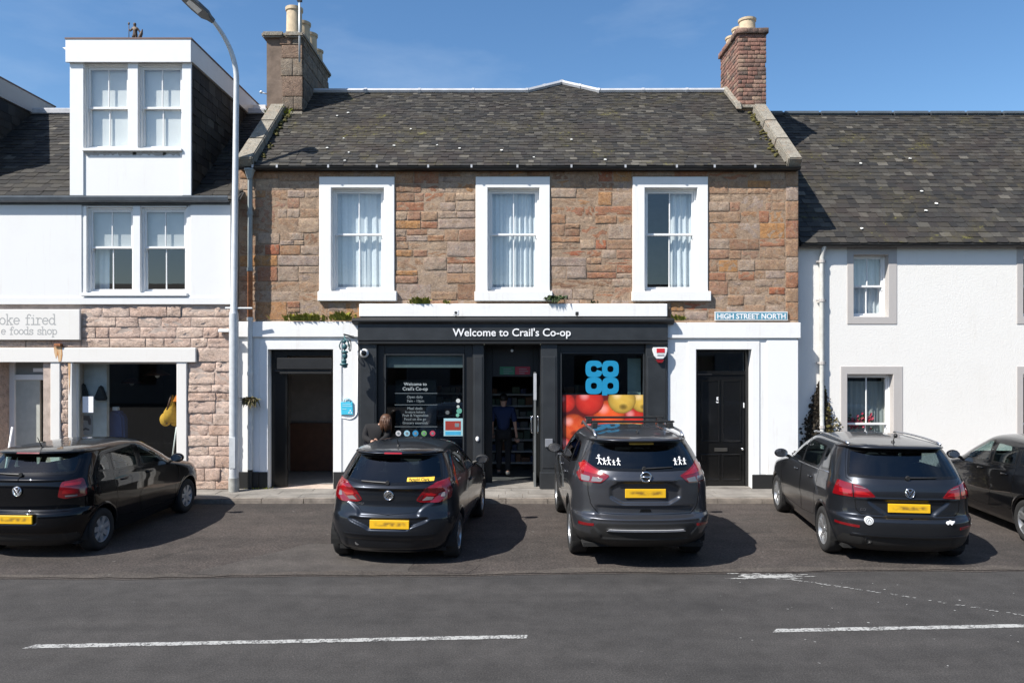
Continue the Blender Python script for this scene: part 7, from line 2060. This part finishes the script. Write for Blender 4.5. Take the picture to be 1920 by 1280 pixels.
M['blackpaint'] = paint('black_pearl', (.0022, .0024, .0034), .2, .28)
small_hatch('black_hatchback', 'black hatchback with square red tail lamps at the left edge, before the foods shop', -6.66, 9.97, 3.0, 1.485, 1.0, True, spokes=7, wheel_style='p', cover=plain('silver_wheel_cover', (.36, .37, .38), .4, metal=.4, mode='obj'))
small_hatch('black_compact_car', 'black car cut off by the right edge of the picture, beyond the grey estate', 8.36, 10.25, 5.0, 1.50, 1.05, False, spokes=5, wheel_style='y', rimr=.22, r=.315)
# ================================================================== PEOPLE
def skin_mesh(name, joints, bones, mat, parent, root_j, sub=2):
    names = list(joints); ix = {n: i for i, n in enumerate(names)}; r0 = rootloc(parent)
    me = bpy.data.meshes.new(name); me.from_pydata([tuple(Vector(joints[n][0]) - r0) for n in names], [(ix[a], ix[b]) for a, b in bones], [])
    o = bpy.data.objects.new(name, me); COL.objects.link(o); o.parent = parent; me.materials.append(mat)
    md = o.modifiers.new('skin', 'SKIN'); md.use_smooth_shade = True
    lay = me.skin_vertices[0] if me.skin_vertices else None
    if lay is None:
        bm = bmesh.new(); bm.from_mesh(me); bm.verts.layers.skin.verify(); bm.to_mesh(me); bm.free(); lay = me.skin_vertices[0]
    for n in names:
        r = joints[n][1]; lay.data[ix[n]].radius = r if hasattr(r, '__len__') else (r, r)
        lay.data[ix[n]].use_root = n == root_j
    sd = o.modifiers.new('sub', 'SUBSURF'); sd.levels = sd.render_levels = sub
    return o
def person(name, label, at, J, top, legs, hair_fn, shoe=M['black'], face=None, long=False):
    """J: joint positions relative to 'at' (x right, y away from the viewer, z up)"""
    o = thing(name, label, 'person', at)
    A = Vector(at); P = {k: A + Vector(v) for k, v in J.items()}
    body = {'pelvis': (P['pelvis'], .09), 'chest': (P['chest'], .085), 'neck': (P['neck'], .055), 'head0': (P['head'] - Vector((0, 0, .05)), .075), 'head': (P['head'] + Vector((0, 0, .03)), .092), 'crown': (P['head'] + Vector((0, 0, .10)), .06)}
    bones = [('pelvis', 'chest'), ('chest', 'neck'), ('neck', 'head0'), ('head0', 'head'), ('head', 'crown')]
    for s in 'lr':
        for a, b, ra in (('sh', 'chest', .045), ('el', 'sh', .042), ('wr', 'el', .03), ('hand', 'wr', .036), ('hip', 'pelvis', .065), ('kn', 'hip', .05), ('an', 'kn', .04), ('toe', 'an', .035)):
            body[a + s] = (P[a + s], ra); bones.append((a + s, b + s if b + s in P else b))
    skin_mesh('body', body, bones, M['skin'], o, 'pelvis')
    # five fingers on each hand
    for s in 'lr':
        h = P['hand' + s]; d = (h - P['wr' + s]).normalized(); side = d.cross(Vector((0, 1, 0)))
        side = side.normalized() if side.length > .1 else Vector((1, 0, 0))
        m_ = MB()
        for k, L in enumerate((.06, .08, .085, .08, .065)):
            b = h + side * (.022 * (k - 2)) + d * (.0 if k == 0 else .025); e = b + d * L * .6 + Vector((0, -.008, 0)); f = e + d * L * .4 + Vector((0, -.022, -.004))
            m_.tube([b, e, f], [.010, .009, .007], 7)
        m_.build('fingers', M['skin'], o, smooth=True)
    sh = {'pelvis': (P['pelvis'], .15), 'waist': ((P['pelvis'] + P['chest']) / 2, .14), 'chest': (P['chest'], .15), 'neck': (P['neck'] - Vector((0, 0, .03)), .075)}
    sb = [('pelvis', 'waist'), ('waist', 'chest'), ('chest', 'neck')]
    for s in 'lr':
        for a, b, ra in (('sh', 'chest', .085), ('el', 'sh', .065)) + ((('wr', 'el', .05),) if long else ()): sh[a + s] = (P[a + s], ra); sb.append((a + s, b + s if b + s in P else b))
    skin_mesh('top', sh, sb, top, o, 'chest')
    tr = {'pelvis': (P['pelvis'] - Vector((0, 0, .02)), .135)}; tb = []
    for s in 'lr':
        for a, b, ra in (('hip', 'pelvis', .105), ('kn', 'hip', .075), ('an', 'kn', .06)): tr[a + s] = (P[a + s], ra); tb.append((a + s, b + s if b + s in P else b))
    skin_mesh('trousers', tr, tb, legs, o, 'pelvis')
    for s in 'lr':
        an, to = P['an' + s], P['toe' + s]; MB().tube([an + Vector((0, 0, -.0)), an.lerp(to, .4) - Vector((0, 0, .02)), to - Vector((0, 0, .0))], [.05, .05, .04], 10).ball(to, (.045, .05, .035), 10, 6).build('shoe', shoe, o, smooth=True)
    hair_fn(o, P['head'])
    # face
    if face is not None:
        h = P['head']; f = Vector(face).normalized(); rt = f.cross(Vector((0, 0, 1))).normalized()
        m_ = MB()
        for k in (-1, 1): m_.ball(h + f * .083 + rt * (.032 * k) + Vector((0, 0, .03)), .011, 8, 6)
        m_.build('eyes', M['black'], o, smooth=True)
        MB().prism([(0, 0)] * 3, 0, 1) if False else None
        MB().ball(h + f * .098 + Vector((0, 0, .0)), (.013, .013, .024), 8, 6).build('nose', M['skin'], o, smooth=True)
        MB().ball(h + f * .085 - Vector((0, 0, .045)), (.022, .012, .007), 8, 6).build('mouth', M['red'], o, smooth=True)
        for k in (-1, 1): MB().ball(h + rt * (.09 * k) + Vector((0, 0, .01)), (.012, .02, .03), 8, 6).build('ear', M['skin'], o, smooth=True)
    return o
M['hairbrown'] = plain('brown_hair', (.07, .03, .014), .55, var=.5, scale=60)
M['hairdark'] = plain('dark_hair', (.012, .009, .007), .5)
def bob(o, h):
    r = random.Random(3); m_ = MB(); m_.ball(h + Vector((-.005, .015, .045)), (.112, .115, .105), 16, 10)
    for k in range(150):
        a = r.uniform(.25, 2 * math.pi - .25) - math.pi / 2 + math.pi / 2
        dx, dy = math.cos(a) * .108, math.sin(a) * .108
        if dx * .75 + dy * .55 > .075: continue
        L = r.uniform(.12, .24); p = h + Vector((dx * .85, dy * .85, r.uniform(.02, .09)))
        m_.tube([p, p + Vector((dx * .25, dy * .2, -L * .5)), p + Vector((dx * .15 + r.uniform(-.02, .03), dy * .1, -L))], [.014, .013, .004], 5)
    m_.build('hair', M['hairbrown'], o, smooth=True)
def short(o, h): MB().ball(h + Vector((0, .0, .05)), (.10, .105, .095), 16, 10).build('hair', M['hairdark'], o, smooth=True)
yp1 = 14.35; x1 = X_(712, yp1)
person('person', 'brown-haired person in a black top, head bent, behind the grey hatchback', (x1, yp1, .09),
    {'pelvis': (-.12, 0, .92), 'chest': (-.06, -.02, 1.19), 'neck': (.04, -.02, 1.33), 'head': (.13, -.04, 1.38), 'shl': (-.24, -.0, 1.26), 'ell': (-.27, -.1, 1.08), 'wrl': (-.10, -.26, 1.02), 'handl': (-.05, -.30, 1.03),
     'shr': (.12, .0, 1.24), 'elr': (.17, -.1, 1.1), 'wrr': (.04, -.26, 1.02), 'handr': (.0, -.31, 1.03), 'hipl': (-.22, 0, .88), 'knl': (-.22, -.02, .48), 'anl': (-.22, .03, .09), 'toel': (-.23, -.12, .04), 'hipr': (-.03, 0, .88), 'knr': (-.02, -.02, .48), 'anr': (-.02, .03, .09), 'toer': (-.01, -.12, .04)},
    plain('black_cardigan', (.006, .0055, .0065), .9, bump=.3), plain('dark_jeans', (.015, .018, .03), .9), bob, face=(.75, .55, -.3), long=True)
yp2 = YW + 1.45; x2 = X_(944, yp2)
person('person', 'person in a blue shirt and dark trousers walking into the shop doorway', (x2, yp2, .105),
    {'pelvis': (0, 0, .95), 'chest': (0, .02, 1.33), 'neck': (0, .03, 1.52), 'head': (0, .04, 1.64), 'shl': (-.2, .02, 1.44), 'ell': (-.25, .05, 1.16), 'wrl': (-.24, .16, .95), 'handl': (-.24, .2, .88),
     'shr': (.2, .02, 1.44), 'elr': (.25, -.02, 1.15), 'wrr': (.28, .0, .9), 'handr': (.29, .02, .82), 'hipl': (-.1, 0, .91), 'knl': (-.1, .12, .52), 'anl': (-.1, .1, .09), 'toel': (-.1, .25, .04), 'hipr': (.1, 0, .91), 'knr': (.1, .06, .5), 'anr': (.1, -.16, .11), 'toer': (.1, -.03, .04)},
    plain('blue_shirt', (.009, .02, .07), .8, bump=.2), plain('black_trousers', (.008, .008, .01), .9), short, shoe=plain('grey_shoe', (.12, .12, .12), .6))
# roof statue: a small figure with staff and a creature at its side
sx, sy, sz, stt = STATUE_AT
q = lambda x, z, y=0: Vector((sx + 1.4 * x, sy + y, sz + 1.4 * z - .02))
skin_mesh('figure', {'pelvis': (q(0, .16), 0.0405), 'chest': (q(.0, .23), 0.0432), 'neck': (q(-.005, .265), 0.0189), 'head': (q(-.005, .295), 0.0351), 'hat': (q(-.005, .325), 0.0270), 'sl': (q(-.035, .245), 0.0216), 'el': (q(-.07, .2), 0.0162), 'hl': (q(-.085, .235), 0.0162),
    'sr': (q(.035, .24), 0.0216), 'er': (q(.06, .2), 0.0162), 'hr': (q(.085, .17), 0.0162), 'kl': (q(-.02, .1), 0.0270), 'al': (q(-.025, .04), 0.0189), 'kr': (q(.02, .1), 0.0270), 'ar': (q(.028, .04), 0.0189)},
    [('pelvis', 'chest'), ('chest', 'neck'), ('neck', 'head'), ('head', 'hat'), ('chest', 'sl'), ('sl', 'el'), ('el', 'hl'), ('chest', 'sr'), ('sr', 'er'), ('er', 'hr'), ('pelvis', 'kl'), ('kl', 'al'), ('pelvis', 'kr'), ('kr', 'ar')], M['bronze'], stt, 'pelvis')
MB().tube([q(-.088, .04), q(-.09, .33)], .007, 6).ball(q(-.09, .31), (.022, .012, .03), 8, 6).build('staff', M['bronze'], stt, smooth=True)
MB().tube([q(.05, .04), q(.07, .12), q(.09, .17), q(.105, .23)], [.02, .035, .03, .008], 8).build('wing', M['bronze'], stt, smooth=True)
# ================================================================== HOUSES ACROSS THE ROAD (added unseen behind the viewer, for dark reflections in cars and glass)
opp = thing('opposite_terrace', 'plain stone terrace across the road, unseen, added for dark reflections', 'houses', (0, -11, 0))
wl_ = [(x, x + 1.0, z, z + 1.6) for x in np.arange(-34, 34, 3.4) for z in (1.0,)]
m_ = MB(); holed_wall(m_, -38, 38, -.1, 4.6, -11.4, -11.0, wl_); m_.build('wall', plain('grey_shaded_render', (.2, .2, .2), .9), opp)  # wall kept dark grey so the car paint reflects less brown
MB().prism([(-10.7, 4.55), (-14, 6.8), (-17.3, 4.55)], -38, 38, 'x').build('roof', M['slate3'], opp)
for a, b, c, d in wl_: MB().quad((a, -11.2, c), (b, -11.2, c), (b, -11.2, d), (a, -11.2, d)).build('window', M['frit'], opp)
